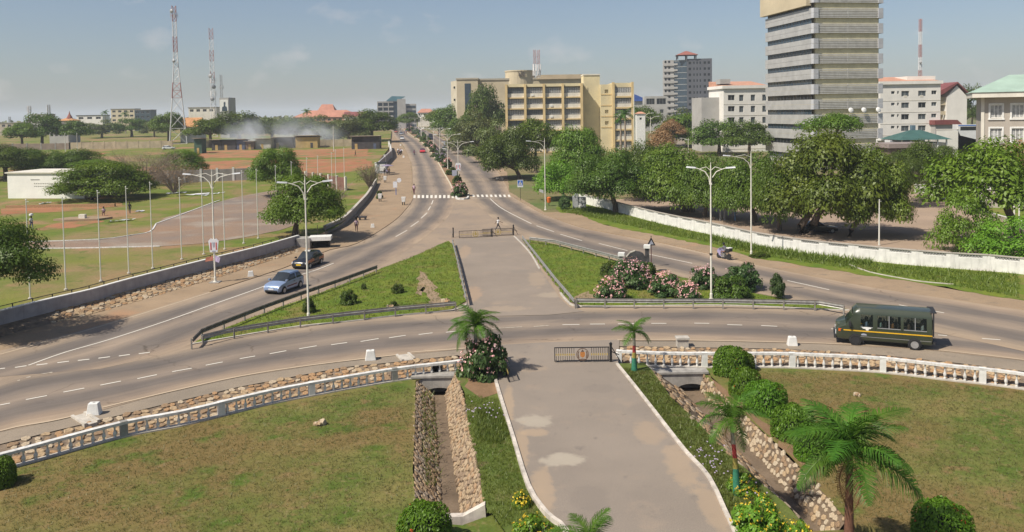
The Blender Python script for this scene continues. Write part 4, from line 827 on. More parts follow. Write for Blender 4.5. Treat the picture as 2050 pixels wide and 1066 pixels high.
# avenue and background trees
AV = [(972, 300, 84, 168, 262, 'far_a', 'tall dark tree beside the beige ministry'), (955, 250, 105, 220, 300, 'far_b', 'greyish tree along the right pavement'), (990, 215, 110, 240, 310, 'far_b', 'brownish tree with a white trunk on the right pavement'), (905, 330, 90, 208, 268, 'far_a', 'dark avenue tree in front of the beige ministry'),
      (880, 390, 70, 212, 256, 'far_c', 'avenue tree near the top of the hill'), (930, 280, 80, 230, 285, 'far_a', 'avenue tree above the parked cars'), (745, 330, 110, 218, 270, 'far_a', 'dark tree left of the road below the grey glass block'), (700, 320, 90, 228, 275, 'far_b', 'smoky grey-green tree behind the long shed'), (652, 330, 110, 230, 278, 'far_b', 'smoky tree right of the drifting smoke'),
      (600, 340, 100, 232, 276, 'far_a', 'dark tree behind the smoke'), (545, 330, 100, 230, 275, 'far_c', 'tree behind the left edge of the smoke'), (480, 320, 130, 222, 276, 'far_a', 'umbrella-shaped dark tree behind the sheds'), (422, 300, 100, 233, 276, 'far_c', 'round green tree right of the red and white mast'), (338, 340, 70, 219, 268, 'far_c', 'green tree behind the foot of the red and white mast'),
      (85, 330, 95, 226, 280, 'far_a', 'tall dark tree left of the spire'), (45, 320, 80, 242, 282, 'far_c', 'broad dark tree on the far left'), (155, 330, 62, 240, 276, 'far_a', 'lone dark tree right of the spire'), (205, 430, 70, 240, 268, 'far_b', 'greyish tree below the white hall with a red end'), (265, 440, 80, 236, 266, 'far_a', 'tree below the cream block'), (310, 430, 50, 238, 266, 'far_b', 'tree right of the cream block'),
      (1290, 300, 80, 205, 265, 'far_c', 'green tree behind the guard tower'), (1395, 270, 150, 210, 298, 'far_c', 'large green tree in front of the dark glass tower'), (1440, 230, 120, 238, 300, 'far_a', 'dark tree below the white block left of the tower'), (1500, 205, 110, 240, 296, 'far_a', 'dark tree at the left foot of the banded tower'), (1375, 330, 90, 215, 275, 'far_b', 'tree left of the large green tree'), (1945, 300, 60, 168, 250, 'far_a', 'dark tree behind the white gabled building'), (820, 480, 50, 222, 250, 'far_c', 'small far tree beside the road at the hilltop')]
for px, D, w, t_, bo, pr, la in AV: tree(la, px, D, w, t_, bo, pr, limbs=5, h=FH if px < 760 else 0, basepx=985 if px == 990 else None, bark=BARKP if px == 990 else BARK)
tree('bare reddish-brown flowering tree beside the side street', 1322, 215, 66, 256, 300, 'brown', limbs=6); tree('bare brown tree on the left of the side street', 1345, 260, 60, 238, 275, 'brown', limbs=6)
b = MB(); r = random.Random(5)
C = np.array([[r.uniform(-800, 500), r.uniform(560, 900), 0] for _ in range(2600)]); C[:, 2] = [zt(y) + r.uniform(0, 8) for y in C[:, 1]]
Nn = np.array([[r.gauss(0, 1), r.gauss(0, 1) - .6, 1] for _ in range(2600)]); Nn /= np.linalg.norm(Nn, axis=1)[:, None]
put('distant_woods', quads_mesh('distant_woods', C, Nn, np.full(2600, 3.2), LF_GREY, asp=.9, seed=4), kind='stuff')
# ------------------------------------------------------------------ bushes and hedges
def hedge_mesh(seed, n=5200, leaf=.055, mat=LF_HEDGE, box=.75):
    r = np.random.RandomState(seed); d = r.normal(size=(n, 3)); d /= np.linalg.norm(d, axis=1)[:, None]; d[:, 2] = np.abs(d[:, 2]) * 1.15 - .15
    k = 1 / (np.abs(d[:, 0]) ** 3 + np.abs(d[:, 1]) ** 3 + np.abs(d[:, 2]) ** 3 + 1e-6) ** (1 / 3)
    C = d * k[:, None] * (1 - .16 * r.random_sample(n) ** 2)[:, None] * (1 + .05 * np.sin(d[:, 0:1] * 7 + seed) * np.cos(d[:, 1:2] * 6)); C[:, 2] = (C[:, 2] + .2) / 1.2
    nn = d * .8 + np.array([0, 0, .4]) + r.normal(size=(n, 3)) * .5; nn /= np.linalg.norm(nn, axis=1)[:, None]
    return quads_mesh('foliage', C, nn, leaf * (.6 + .8 * r.random_sample(n)), mat, seed=seed)
HM = [hedge_mesh(1), hedge_mesh(2)]
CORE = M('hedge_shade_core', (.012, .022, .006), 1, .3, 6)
core = MB().lathe([(.05, .0), (.55, .05), (.8, .35), (.72, .62), (.4, .78), (.02, .82)], 12).mesh('stems_or_shade_core', CORE)  # dark solid filling the hedge, shade between the leaves put into its colour
def flowers(parent, R, H, n, mat, size, seed, zlo=.35, depth=1.0, name='blossom'):
    r = np.random.RandomState(seed); d = r.normal(size=(n, 3)); d /= np.linalg.norm(d, axis=1)[:, None]; d[:, 2] = np.abs(d[:, 2]); C = d * np.array([R, R, H * (1 - zlo)]) * (.9 + .16 * r.random_sample(n))[:, None]; C[:, 2] += H * zlo
    C = np.repeat(C, 3, axis=0) + r.normal(size=(n * 3, 3)) * size * .9
    nn = np.repeat(d, 3, axis=0) + r.normal(size=(n * 3, 3)) * .6; nn /= np.linalg.norm(nn, axis=1)[:, None]
    return put(name, quads_mesh(name, C, nn, size * (.7 + .6 * r.random_sample(n * 3)), mat, asp=.9, seed=seed), parent, kind='stuff')
def hedge(label, px, py, wpx, top, h=LH, i=0, fl=None, mat=None, name='clipped_hedge', nfl=40):
    p = P(px, py, h); D = p.y; R = wpx / 2 / F * D; H = at(px, top, D).z - p.z + R * .12
    n = thing(name, label, 'bush', p); me = HM[i % 2]
    put('foliage', me, n, (0, 0, 0), (0, 0, rnd.uniform(0, 6)), (R * .93, R * .93, H)); put('stems_or_shade_core', core, n, (0, 0, 0), None, (R * .98, R * .98, H * 1.0))
    if fl: flowers(n, R * .93, H, nfl, fl, .045, int(px), .45)
    return n
hedge('clipped round hedge cut by the left edge of the lawn', -2, 972, 66, 922); hedge('clipped bright green hedge at the bottom by the left channel', 850, 1092, 112, 1018, i=1, fl=REDP, nfl=5)
hedge('tall clipped hedge beside the right balustrade, topmost of the row', 1462, 748, 72, 700, fl=REDP, nfl=10); hedge('small clipped hedge tucked behind the topmost hedge', 1487, 742, 46, 708, i=1)
hedge('clipped hedge second in the row beside the right channel', 1492, 792, 64, 742, i=1, fl=REDP, nfl=6); hedge('wide clipped hedge third in the row beside the right channel', 1532, 822, 84, 770, fl=REDP, nfl=6)
hedge('clipped hedge fourth in the row with bare soil in front', 1587, 875, 84, 818, i=1); hedge('clipped hedge behind the fronds of the large palm', 1632, 916, 86, 858)
hedge('bright bush with red flowers at the bottom right', 1886, 1085, 112, 1012, fl=REDP, nfl=26, name='flowering_bush', i=1)
def bush(label, px, py, wpx, top, mat_proto, h=.1, fl=None, nfl=90, fs=.07, name='bush', deep=1.0):
    p = P(px, py, h); D = p.y; R = wpx / 2 / F * D; H = at(px, top, D).z - p.z
    n = thing(name, label, 'bush', p); put('foliage', CR[mat_proto][0], n, (0, 0, -.02 * H), (0, 0, rnd.uniform(0, 6)), (R, R * deep, H * 1.03)); b = MB()
    for i in range(7):
        a = i * .9; b.tube([(0, 0, 0), (math.cos(a) * R * .3, math.sin(a) * R * .3, H * .4), (math.cos(a) * R * .6, math.sin(a) * R * .6, H * .7)], [.035, .025, .012], 5)
    b.build('stems_or_shade_core', BARK, n)
    if fl: flowers(n, R * .93, H * .95, nfl, fl, fs, int(px), .2)
    return n
for nm, sd, mt, sh in (('oleander', 21, LF_OLE, 'hang'), ('yellow_bush', 22, LF_BRIGHT, 'hang'), ('dark_bush', 23, LF_DARK, 'hang'), ('spiky', 24, LF_OLE, 'ball')): CR[nm] = crown_proto('foliage', sd, 46, 150, .06, mt, sh, (.2, .32))
bush('pink-flowered oleander at the left end of the right grass island', 1222, 598, 68, 552, 'oleander', fl=PINK, name='oleander', nfl=150); bush('tall pink oleander in front of the dark stone sign', 1262, 572, 92, 515, 'oleander', fl=PINK, name='oleander', nfl=180)
bush('pink oleander in the middle of the right grass island', 1332, 590, 72, 542, 'oleander', fl=PINK, name='oleander', nfl=170); bush('low pink oleander just left of the island lamp', 1376, 598, 54, 560, 'oleander', fl=PINK, name='oleander', nfl=120)
bush('pink oleander behind the island lamp pole', 1408, 575, 64, 528, 'oleander', fl=PINK, name='oleander', nfl=80); bush('dark green shrub right of the island lamp pole', 1464, 598, 78, 545, 'dark_bush', name='shrub'); bush('tall loose shrub with a few red flowers behind the dark shrub', 1482, 578, 82, 520, 'oleander', fl=PINK, nfl=18, name='shrub')
bush('spiky green shrub near the right end of the island rail', 1557, 597, 44, 550, 'spiky', name='shrub'); bush('dark green shrub left of the dark stone sign', 1218, 552, 40, 520, 'dark_bush', name='shrub'); bush('green shrub right of the dark stone sign', 1300, 562, 44, 520, 'dark_bush', name='shrub')
bush('small round shrub behind the island lamp by the blue car', 619, 625, 30, 592, 'dark_bush', name='shrub'); bush('round green shrub in the middle of the left grass island', 697, 608, 38, 576, 'dark_bush', name='shrub'); bush('small shrub at the top of the left grass island', 796, 586, 28, 566, 'dark_bush', name='shrub'); bush('tiny shrub by the shade-coloured guard rail of the left island', 728, 579, 12, 566, 'dark_bush', name='shrub'); bush('small weedy clump on the lower part of the left island', 788, 612, 18, 603, 'dark_bush', name='shrub')
bush('large oleander with pink flowers beside the left palm at the gate', 968, 752, 104, 660, 'oleander', fl=PINK, nfl=110, name='oleander', h=VH)
bush('yellow-flowered bush beside the left driveway kerb', 1044, 1012, 40, 982, 'yellow_bush', fl=YELP, nfl=46, h=VH, name='flowering_bush', fs=.035); bush('yellow-flowered bush cut by the bottom edge left of the driveway', 1066, 1100, 108, 1030, 'yellow_bush', fl=YELP, nfl=50, h=VH, name='flowering_bush', fs=.038)
bush('yellow-flowered bush behind the painted palm on the right verge', 1486, 985, 60, 944, 'yellow_bush', fl=YELP, nfl=40, h=VH, name='flowering_bush', fs=.035); bush('large yellow-flowered bush at the bottom of the right verge', 1520, 1072, 120, 992, 'yellow_bush', fl=YELP, nfl=90, h=VH, name='flowering_bush', fs=.035); bush('small yellow-flowered bush at the bottom edge by the large palm', 1600, 1085, 60, 1042, 'yellow_bush', fl=YELP, nfl=40, h=VH, name='flowering_bush', fs=.035)
bush('pink flowering bush on the nose of the planted median', 920, 392, 36, 362, 'oleander', h=.15, fl=PINK, nfl=100, fs=.1, name='flowering_bush')
for i, (x, y, w, t_, pr, fl) in enumerate(((915, 366, 18, 348, 'dark_bush', 0), (905, 350, 20, 334, 'dark_bush', 0), (895, 335, 22, 316, 'oleander', PINK), (886, 324, 20, 306, 'oleander', LILAC), (878, 314, 20, 296, 'oleander', LILAC), (869, 304, 20, 288, 'oleander', PINK), (860, 294, 18, 280, 'oleander', PINK), (851, 284, 16, 270, 'dark_bush', 0), (842, 276, 16, 263, 'oleander', LILAC), (832, 269, 16, 257, 'oleander', LILAC), (822, 262, 14, 252, 'oleander', PINK))):
    bush('median shrub %s' % ('just behind the pink nose bush', 'below the red and white lamp sign', 'beside the nearest median lamp', 'second behind the nearest median lamp', 'level with the red car', 'just above the red car', 'level with the white car', 'below the tall median mast', 'beside the tall median mast', 'beyond the tall median mast', 'farthest up the median')[i], x, y, w, t_, pr, h=.15, fl=fl or None, nfl=60, fs=.14, name='shrub', deep=1.6)
bush('leafy sapling beside the white planter on the footpath', 760, 398, 14, 380, 'dark_bush', h=0, name='sapling')
bush('rusty brown weed bush beside the electrical cabinet', 1130, 420, 34, 392, 'spiky', h=0, name='shrub'); bush('low green weeds around the street lamp foot on the right verge', 1520, 515, 46, 505, 'dark_bush', h=0, name='weed_clump')
# ------------------------------------------------------------------ palms
def frond_mesh(seed, L=1.0, n=58, droop=.55, wl=.33):
    r = random.Random(seed); b = MB(); pts = []
    for i in range(n + 1):
        t = i / n; pts.append(Vector((t * (1 - .18 * droop * t), r.uniform(-.004, .004), .42 * t - (.42 + droop) * t * t * .78)))
    b.tube([pts[i] for i in range(0, n + 1, 3)], [.018 * (1 - .85 * i / n) for i in range(0, n + 1, 3)], 5, 0)
    for i in range(2, n):
        t = i / n; w = wl * math.sin(PI * min(1, .14 + t * .86)) ** .7 * r.uniform(.85, 1.1); d = (pts[i + 1] - pts[i]).normalized()
        for s in (-1, 1):
            if r.random() < .05: continue
            out = (d * .55 + Vector((0, s, 0)) * .8 + Vector((0, 0, r.uniform(-.05, .28)))).normalized(); p0 = pts[i]; p1 = p0 + out * w * .55; p2 = p0 + out * w + Vector((0, 0, -w * r.uniform(.3, .62))); k = d * .0092
            b.add([p0 - k, p0 + k, p1 + k * .9, p1 - k * .9, p2], [(0, 1, 2, 3), (3, 2, 4)], 0)
    return b
FR = [frond_mesh(s, droop=dr).mesh('frond', LF_PALM) for s, dr in ((1, .35), (2, .6), (3, .85), (4, .5))]
FRD = [frond_mesh(s, n=30, droop=dr, wl=.2).mesh('dead_frond', LF_BROWN) for s, dr in ((7, .5), (8, .8))]
def painted_trunk():
    m, t, bs = nodes_of('painted_palm_trunk'); tcn = t.nodes.new('ShaderNodeTexCoord'); sx = t.nodes.new('ShaderNodeSeparateXYZ'); t.links.new(tcn.outputs['Generated'], sx.inputs[0])
    n = noise(t, tcn.outputs['Object'], 7, 4); a = N(t, 'ShaderNodeMath', operation='MULTIPLY_ADD'); t.links.new(n.outputs[0], a.inputs[0]); a.inputs[1].default_value = .03; a.inputs[2].default_value = -.015
    z = N(t, 'ShaderNodeMath', operation='ADD'); t.links.new(sx.outputs[2], z.inputs[0]); t.links.new(a.outputs[0], z.inputs[1])
    r = ramp(t, [(0, (.03, .19, .11)), (.40, (.34, .28, .06)), (.55, (.42, .045, .04)), (.74, (.30, .28, .22))], 'CONSTANT'); t.links.new(z.outputs[0], r.inputs[0])
    n2 = noise(t, tcn.outputs['Object'], 9, 6, .7); r2 = ramp(t, [(.3, (.6, .6, .6)), (.7, (1.15, 1.15, 1.15))]); t.links.new(n2.outputs[0], r2.inputs[0])
    t.links.new(mix(t, 1.0, r.outputs[0], r2.outputs[0], 'MULTIPLY'), bs.inputs['Base Color']); bs.inputs['Roughness'].default_value = .8; return m
PTR = painted_trunk(); CSH = M('palm_crownshaft', (.16, .22, .06), .6, .2, 4); RTR = M('red_brown_palm_trunk', (.16, .075, .045), .9, .25, 5, bump=.5); GTR = M('grey_palm_trunk', (.20, .15, .11), .9, .25, 5, bump=.5)
def palm(label, px, py, crown, L, nf, h=VH, mat=PTR, r0=.16, lean=0.0, seed=1, base=None, top=None, upr=.3, dead=0, cat='palm tree', name='palm_tree'):
    p = base if base is not None else P(px, py, h); z = (at(px, crown, p.y).z if top is None else top) - p.z; r = random.Random(seed)
    n = thing(name, label, cat, p)
    MB().tube([(0, 0, -.1), (lean * .1, 0, z * .12), (lean * .4, 0, z * .5), (lean, 0, z * .93)], [r0 * 1.35, r0 * 1.1, r0 * .72, r0 * .5], 12).build('trunk', mat, n, smooth=True)
    MB().tube([(lean * .93, 0, z * .88), (lean, 0, z), (lean, 0, z + L * .10)], [r0 * .62, r0 * .58, r0 * .25], 10).build('crownshaft', CSH, n, smooth=True)
    MB().tube([(lean, 0, z), (lean + .02, .01, z + L * .62)], [.03, .004], 5).build('spear_leaf', LF_PALM, n)
    for i in range(dead): put('dead_frond', FRD[i % 2], n, (lean, 0, z - L * .02), (r.uniform(-.3, .3), 1.15 + r.uniform(-.1, .15), 1.1 + i * 2.2), (L * .8,) * 3)
    for i in range(nf):
        a = i * 2.399 + r.uniform(-.25, .25); k = i / max(1, nf - 1); tilt = (-1.15 + 1.45 * k) if nf > 7 else (-.7 + 1.0 * k)
        put('frond', FR[(i + seed) % 4], n, (lean, 0, z + L * .05), (r.uniform(-.25, .25), tilt + r.uniform(-.12, .12) + upr * 0, a), (L * r.uniform(.85, 1.08),) * 3)
    return n
palm('palm with a green, yellow and red painted trunk left of the gate', 952, 752, 655, 1.75, 14, r0=.17, seed=2, lean=.05, dead=1); palm('thin second palm close behind the left gate palm', 938, 738, 668, 1.25, 7, r0=.07, seed=3, mat=GTR, lean=-.1)
palm('small palm with a painted trunk right of the gate', 1270, 742, 668, 1.3, 9, r0=.15, seed=5); palm('painted-trunk palm on the right verge in front of the yellow flowers', 1476, 990, 842, 1.6, 13, r0=.13, seed=4, lean=-.22, dead=2)
p = G(1702, 25.6, LH); palm('large leafy palm in the right foreground', 0, 0, 0, 2.4, 20, base=p, top=at(1700, 915, 25.6).z, r0=.2, mat=RTR, seed=6, dead=3)
p = G(1172, 23.5, VH); palm('palm whose frond tips show at the bottom edge of the driveway', 0, 0, 0, 1.3, 9, base=p, top=at(1172, 1092, 23.5).z, r0=.12, seed=8)
for px, D, c, L, la in ((1252, 225, 232, 3.4, 'tall royal palm beside the yellow office wing'), (1243, 228, 240, 3.0, 'second royal palm beside the yellow office wing')): palm(la, px, 0, c, L, 10, base=G(px, D), top=at(px, c, D).z, r0=.4, mat=BARKP, seed=int(D))
for px, D, c, la in ((213, 520, 228, 'far coconut palm below the cream block'), (253, 520, 230, 'far coconut palm right of the cream block'), (616, 420, 226, 'coconut palm in front of the red roofs')): palm(la, px, 0, c, 3.6, 9, base=G(px, D), top=at(px, c, D).z, r0=.3, mat=BARKP, seed=int(px))
# ------------------------------------------------------------------ grass and weeds as loose blades
def blades(name, outline, h, n, size, mat, seed, z=.0, spread=.5, wide=.1):
    w = [P(x, y, h) for x, y in outline]; xs = [p.x for p in w]; ys = [p.y for p in w]; r = np.random.RandomState(seed); pts = []
    poly = [(p.x, p.y) for p in w]
    def inside(x, y):
        c = False
        for (x0, y0), (x1, y1) in zip(poly, poly[1:] + poly[:1]):
            if (y0 > y) != (y1 > y) and x < (x1 - x0) * (y - y0) / (y1 - y0) + x0: c = not c
        return c
    while len(pts) < n:
        x, y = r.uniform(min(xs), max(xs)), r.uniform(min(ys), max(ys))
        if inside(x, y): pts.append((x, y, zt(y) + h + z))
    Pp = np.array(pts); Pp = np.repeat(Pp, 3, axis=0) + r.normal(size=(n * 3, 3)) * np.array([.06, .06, 0]); s = size * (.5 + r.random_sample(n * 3)); a = r.uniform(0, 2 * PI, n * 3); k = wide * s
    tip = Pp + np.stack([r.normal(size=n * 3) * spread * s, r.normal(size=n * 3) * spread * s, s], 1); dx = np.stack([np.cos(a) * k, np.sin(a) * k, 0 * k], 1)
    V = np.stack([Pp - dx, Pp + dx, tip], 1).reshape(-1, 3); m = n * 3
    me = bpy.data.meshes.new(name); me.vertices.add(3 * m); me.vertices.foreach_set('co', V.astype(np.float32).ravel()); me.loops.add(3 * m); me.loops.foreach_set('vertex_index', np.arange(3 * m, dtype=np.int32))
    me.polygons.add(m); me.polygons.foreach_set('loop_start', np.arange(0, 3 * m, 3, dtype=np.int32)); me.polygons.foreach_set('loop_total', np.full(m, 3, dtype=np.int32)); me.update(calc_edges=True); me.materials.append(mat)
    return put(name, me, kind='stuff')
GB = MLEAF('grass_blades', (.085, .13, .016), (.16, .20, .03), (.26, .23, .08), gloss=.03); GBD = MLEAF('weed_blades', (.075, .115, .018), (.145, .17, .035), (.21, .18, .08), gloss=.03)
blades('weeds', [(1000, 800), (1028, 885), (1055, 972), (1085, 1028), (1000, 1060), (968, 1000), (958, 935), (938, 860), (930, 790)], VH, 3600, .10, GB, 1); blades('weeds', [(955, 815), (1008, 830), (1020, 868), (1000, 890), (955, 880)], VH, 1000, .16, GBD, 2)
blades('weeds', [(1245, 738), (1262, 775), (1310, 832), (1378, 905), (1420, 965), (1450, 1030), (1560, 1020), (1510, 962), (1445, 900), (1388, 838), (1345, 800), (1303, 745)], VH, 4200, .12, GBD, 3)
C_ = [P(x, y, VH) for x, y in ((960, 830), (980, 838), (1405, 915), (1425, 930), (1440, 945), (1492, 985))]
C = np.array([[p.x + rnd.gauss(0, .35), p.y + rnd.gauss(0, .5), p.z + .22 + rnd.random() * .15] for p in C_ for _ in range(14)]); Nn = np.tile([0, -.4, .9], (len(C), 1)); put('lilac_flowers', quads_mesh('lilac_flowers', C, Nn / .985, np.full(len(C), .045), LILAC, .9), kind='stuff')
blades('island_grass_tufts', IL, 0, 6500, .13, GB, 4, .08); blades('island_grass_tufts', IR, 0, 6500, .13, GB, 5, .08)
blades('roadside_grass_tufts', [(1120, 424), (1198, 440), (1300, 462), (1420, 488), (1525, 514), (1700, 540), (1850, 562), (2040, 598), (2040, 552), (1790, 532), (1575, 506), (1424, 474), (1254, 434), (1182, 414)], 0, 7000, .26, GB, 6, .04)
blades('lawn_tufts', [(0, 950), (242, 882), (520, 820), (790, 770), (826, 780), (826, 1000), (830, 1090), (0, 1090)], LH, 13000, .07, MLEAF('dry_blades', (.075, .10, .022), (.16, .145, .05), (.22, .17, .08), gloss=.03), 7, 0, .9, .13)
blades('lawn_tufts', [(1440, 740), (1640, 745), (1900, 768), (2060, 786), (2060, 1090), (1720, 1090), (1660, 985), (1585, 905)], LH, 11000, .07, MATS['dry_blades'], 8, 0, .9, .13)
blades('channel_weeds', [(832, 780), (870, 790), (884, 960), (834, 1000)], -.9, 260, .2, GBD, 9); blades('wall_foot_weeds', [(1424, 474), (1519, 497), (1625, 513), (1750, 526), (1740, 534), (1610, 522), (1500, 503), (1420, 482)], 0, 900, .5, GB, 10)
# ------------------------------------------------------------------ buildings
def wall_win(b, w, h, holes, y=0.0, th=.25, mi=0, x0=0.0, z0=0.0):
    """front wall in the xz plane with real openings: holes = (x0,x1,z0,z1) on a grid of strips"""
    xs = sorted({x0, x0 + w} | {q for a in holes for q in a[:2]}); zs = sorted({z0, z0 + h} | {q for a in holes for q in a[2:]})
    for j in range(len(zs) - 1):
        run = None
        for i in range(len(xs) - 1):
            cx, cz = (xs[i] + xs[i + 1]) / 2, (zs[j] + zs[j + 1]) / 2
            hole = any(a[0] < cx < a[1] and a[2] < cz < a[3] for a in holes)
            if not hole: run = xs[i] if run is None else run
            if run is not None and (hole or i == len(xs) - 2):
                b.box(run, xs[i] if hole else xs[i + 1], y, y + th, zs[j], zs[j + 1], mi); run = None
GLS = MGLASS('window_glass', (.10, .12, .13), 0, .08); GLB = MGLASS('blue_glass', (.05, .075, .10), 0, .06); GLD = MGLASS('dark_glass', (.02, .024, .028), 0, .08)
CURT = M('curtained_glass', (.36, .36, .345), .35, .3, 2.6, spec=.6)
FRM = M('window_frame_grey', (.42, .42, .40), .6, .1, 2)
FRMD = M('dark_window_frame', (.13, .125, .12), .6, .1, 2)
def window(par, x0, x1, z0, z1, y, glass, mull=2, frame=FRM, fw=.07, tr=0, name='window'):
    b = MB(); b.box(x0, x1, y, y + .08, z0, z0 + fw); b.box(x0, x1, y, y + .08, z1 - fw, z1)
    for i in range(mull + 1):
        x = x0 + (x1 - x0 - fw) * i / max(1, mull); b.box(x, x + fw, y + .002, y + .078, z0 + fw, z1 - fw)
    if tr: b.box(x0 + fw, x1 - fw, y + .01, y + .07, z0 + (z1 - z0) * tr, z0 + (z1 - z0) * tr + fw)
    o = b.build(name, frame, par); MB().box(x0 + fw * .5, x1 - fw * .5, y + .03, y + .05, z0 + fw * .5, z1 - fw * .5).build('pane', glass, o); return o
def hip(x0, x1, y0, y1, z, h, ridge=.5, ov=.6):
    x0 -= ov; x1 += ov; y0 -= ov; y1 += ov; m = (y0 + y1) / 2; r = min((x1 - x0) / 2 - .1, (y1 - y0) / 2) if ridge is None else (x1 - x0) * (1 - ridge) / 2
    return MB().add([(x0, y0, z), (x1, y0, z), (x1, y1, z), (x0, y1, z), (x0 + r, m, z + h), (x1 - r, m, z + h)], [(0, 1, 5, 4), (1, 2, 5), (2, 3, 4, 5), (3, 0, 4), (0, 3, 2, 1)])
# --- yellow office block
YEL = M('cream_yellow_render', (.64, .55, .34), .85, .08, .25, stain=.22); YELD = M('ochre_pilaster', (.62, .47, .24), .85, .1, .3, stain=.2); OFFW = M('off_white_spandrel', (.66, .62, .53), .8, .1, .4, stain=.3)
D = 247.0; s = D / F; bx = G(1013, D); n = thing('yellow_office_block', 'long yellow office block with white spandrels and four storeys of curtained windows', 'office building', bx)
Wm, H = 159 * s, at(1090, 168, D).z - bx.z
b = MB(); b.box(0, Wm, 1.2, 16, 0, H - .4); b.box(0, Wm, -.15, 1.2, H - .9, H); b.box(Wm, 251 * s, 6, 15, 0, H - 1); b.build('wall', YEL, n)
fl = 3.38; tops = [H - 1.15 - fl * k for k in range(6)]; bay = Wm / 4.23; px_ = [.0 + bay * 1.0 * k for k in range(5)]
for k in range(5): MB().box(px_[k], px_[k] + .72, -.7, 1.2, 0, H - .05).build('pilaster', YELD, n)
for t_ in tops:
    for k in range(4):
        x0, x1 = px_[k] + .73, px_[k + 1] - .01
        w = window(n, x0, x1, t_ - 1.75, t_, .35, CURT if (k * 7 + int(t_)) % 5 else GLS, 9, FRMD, .13)
        MB().box(x0, x1, .1, .75, t_ - 2.95, t_ - 1.76).build('spandrel', OFFW, n); MB().box(x0, x1, -.25, 1.19, t_ - 3.32, t_ - 2.96).build('floor_slab', YELD, n)
        if (k + int(t_)) % 3 == 0: MB().box(x0 + 1.5, x0 + 2.3, -.15, .099, t_ - 2.6, t_ - 2.05).build('air_conditioner', WHITE, n)
x0 = 159 * s; MB().box(x0, x0 + 5.1, 3.5, 12, 0, at(1190, 150, D).z - bx.z).box(x0 + .2, x0 + 1.2, 3.3, 3.499, H - 3, H - 1.2).build('stair_tower', YEL, n); MB().box(x0 - .1, x0 + 5.2, 3.3, 12.1, at(1190, 150, D).z - bx.z + .002, at(1190, 150, D).z - bx.z + .4).build('tower_cap', OFFW, n)
x1 = x0 + 5.11; b = MB(); hol = [(x1 + 1.2, x1 + 2.3, z, z + 1.1) for z in (H - 3.2, H - 9.5, H - 13)]; wall_win(b, 3.4, H - .5, hol, 1.0, .4, 0, x1); b.box(x1, x1 + 3.4, 1.5, 12, 0, H - .5); b.build('lift_block', YEL, n)
for z in (H - 3.6, H - 7, H - 10.4, H - 13.8): MB().box(x1, x1 + 3.4, .9, .999, z - .15, z + .15).build('string_course', YELD, n)
x2 = x1 + 3.41; MB().box(x2, x2 + 6.6, .9, 13, 0, H - .1).build('wing_wall', YEL, n)
for x in (x2, x2 + 5.9): MB().box(x, x + .7, -.5, .899, 0, H + .1).build('pilaster', YELD, n)
for k in range(6):
    z = H - 1.5 - fl * k; window(n, x2 + .71, x2 + 5.89, z - 1.6, z, .3, CURT, 7, FRMD, .13); MB().box(x2 + .71, x2 + 5.89, .05, .6, z - 2.7, z - 1.61).build('spandrel', OFFW, n); MB().box(x2 + .71, x2 + 5.89, -.2, .89, z - 3.2, z - 2.71).build('floor_slab', YELD, n)
# --- beige ministry behind
BEI = M('beige_render', (.52, .44, .30), .85, .08, .2, stain=.2); BEID = M('grey_beige_trim', (.40, .36, .28), .85, .08, .3)
D = 325.0; s = D / F; bx = G(918, D); H = at(960, 160, D).z - bx.z; n = thing('beige_ministry', 'large beige ministry behind the yellow block with a rounded centre and a crest', 'office building', bx)
MB().box(0, 8.5, -4, 20, 0, H).box(8.5, 58, 2, 20, 0, H - .2).build('wall', BEI, n); MB().box(-.3, 8.8, -4.3, 20, H + .002, H + .6).box(8.8, 58.3, 1.7, 20, H - .198, H + .5).build('parapet', BEID, n)
MB().box(3.2, 5.6, -4.12, -4.001, H - 14, H - 1.6).build('stair_window', GLB, n)
o = MB().prism([(-3.2, 8), (0, -4), (0, 20), (-3.2, 20)], 'z', 0, H - .3).build('side_wing', M('pale_beige_render', (.54, .48, .36), .85, .08, .3, stain=.2), n)
for z in (H - 3.5, H - 8.5, H - 13): MB().box(-1.5, -.5, -1.0, -.6, z, z + .9).build('small_window', GLD, n)
cx, hz = (1044 - 918) * s, at(1044, 143, D).z - bx.z
MB().lathe([(6.2, 0), (6.2, hz), (6.4, hz + .01), (6.4, hz + .5)], 28, (cx, 6, 0)).build('rounded_centre', BEI, n)
c = MB(); c.prism([(cx + .2, H + .9), (cx + 1.0, H + 1.5), (cx + 1.0, H + 2.6), (cx + .2, H + 2.6)], 'y', -.6, -.35); c.prism([(cx + .6, H + 2.7), (cx + .9, H + 3.3), (cx + .3, H + 3.3)], 'y', -.6, -.35)
for q in (-1, 1): c.prism([(cx + .6 + q * .7, H + .8), (cx + .6 + q * 1.3, H + 1.2), (cx + .6 + q * 1.35, H + 3.0), (cx + .6 + q * .8, H + 2.4)], 'y', -.6, -.35)
c.build('crest', M('dark_bronze', (.12, .10, .08), .6, .2, 2), n)
MB().box(cx + 7, cx + 30, 1, 20, H - .19, H + 1.6).build('roof_storey', M('warm_beige_render', (.48, .38, .25), .85, .08, .3), n)
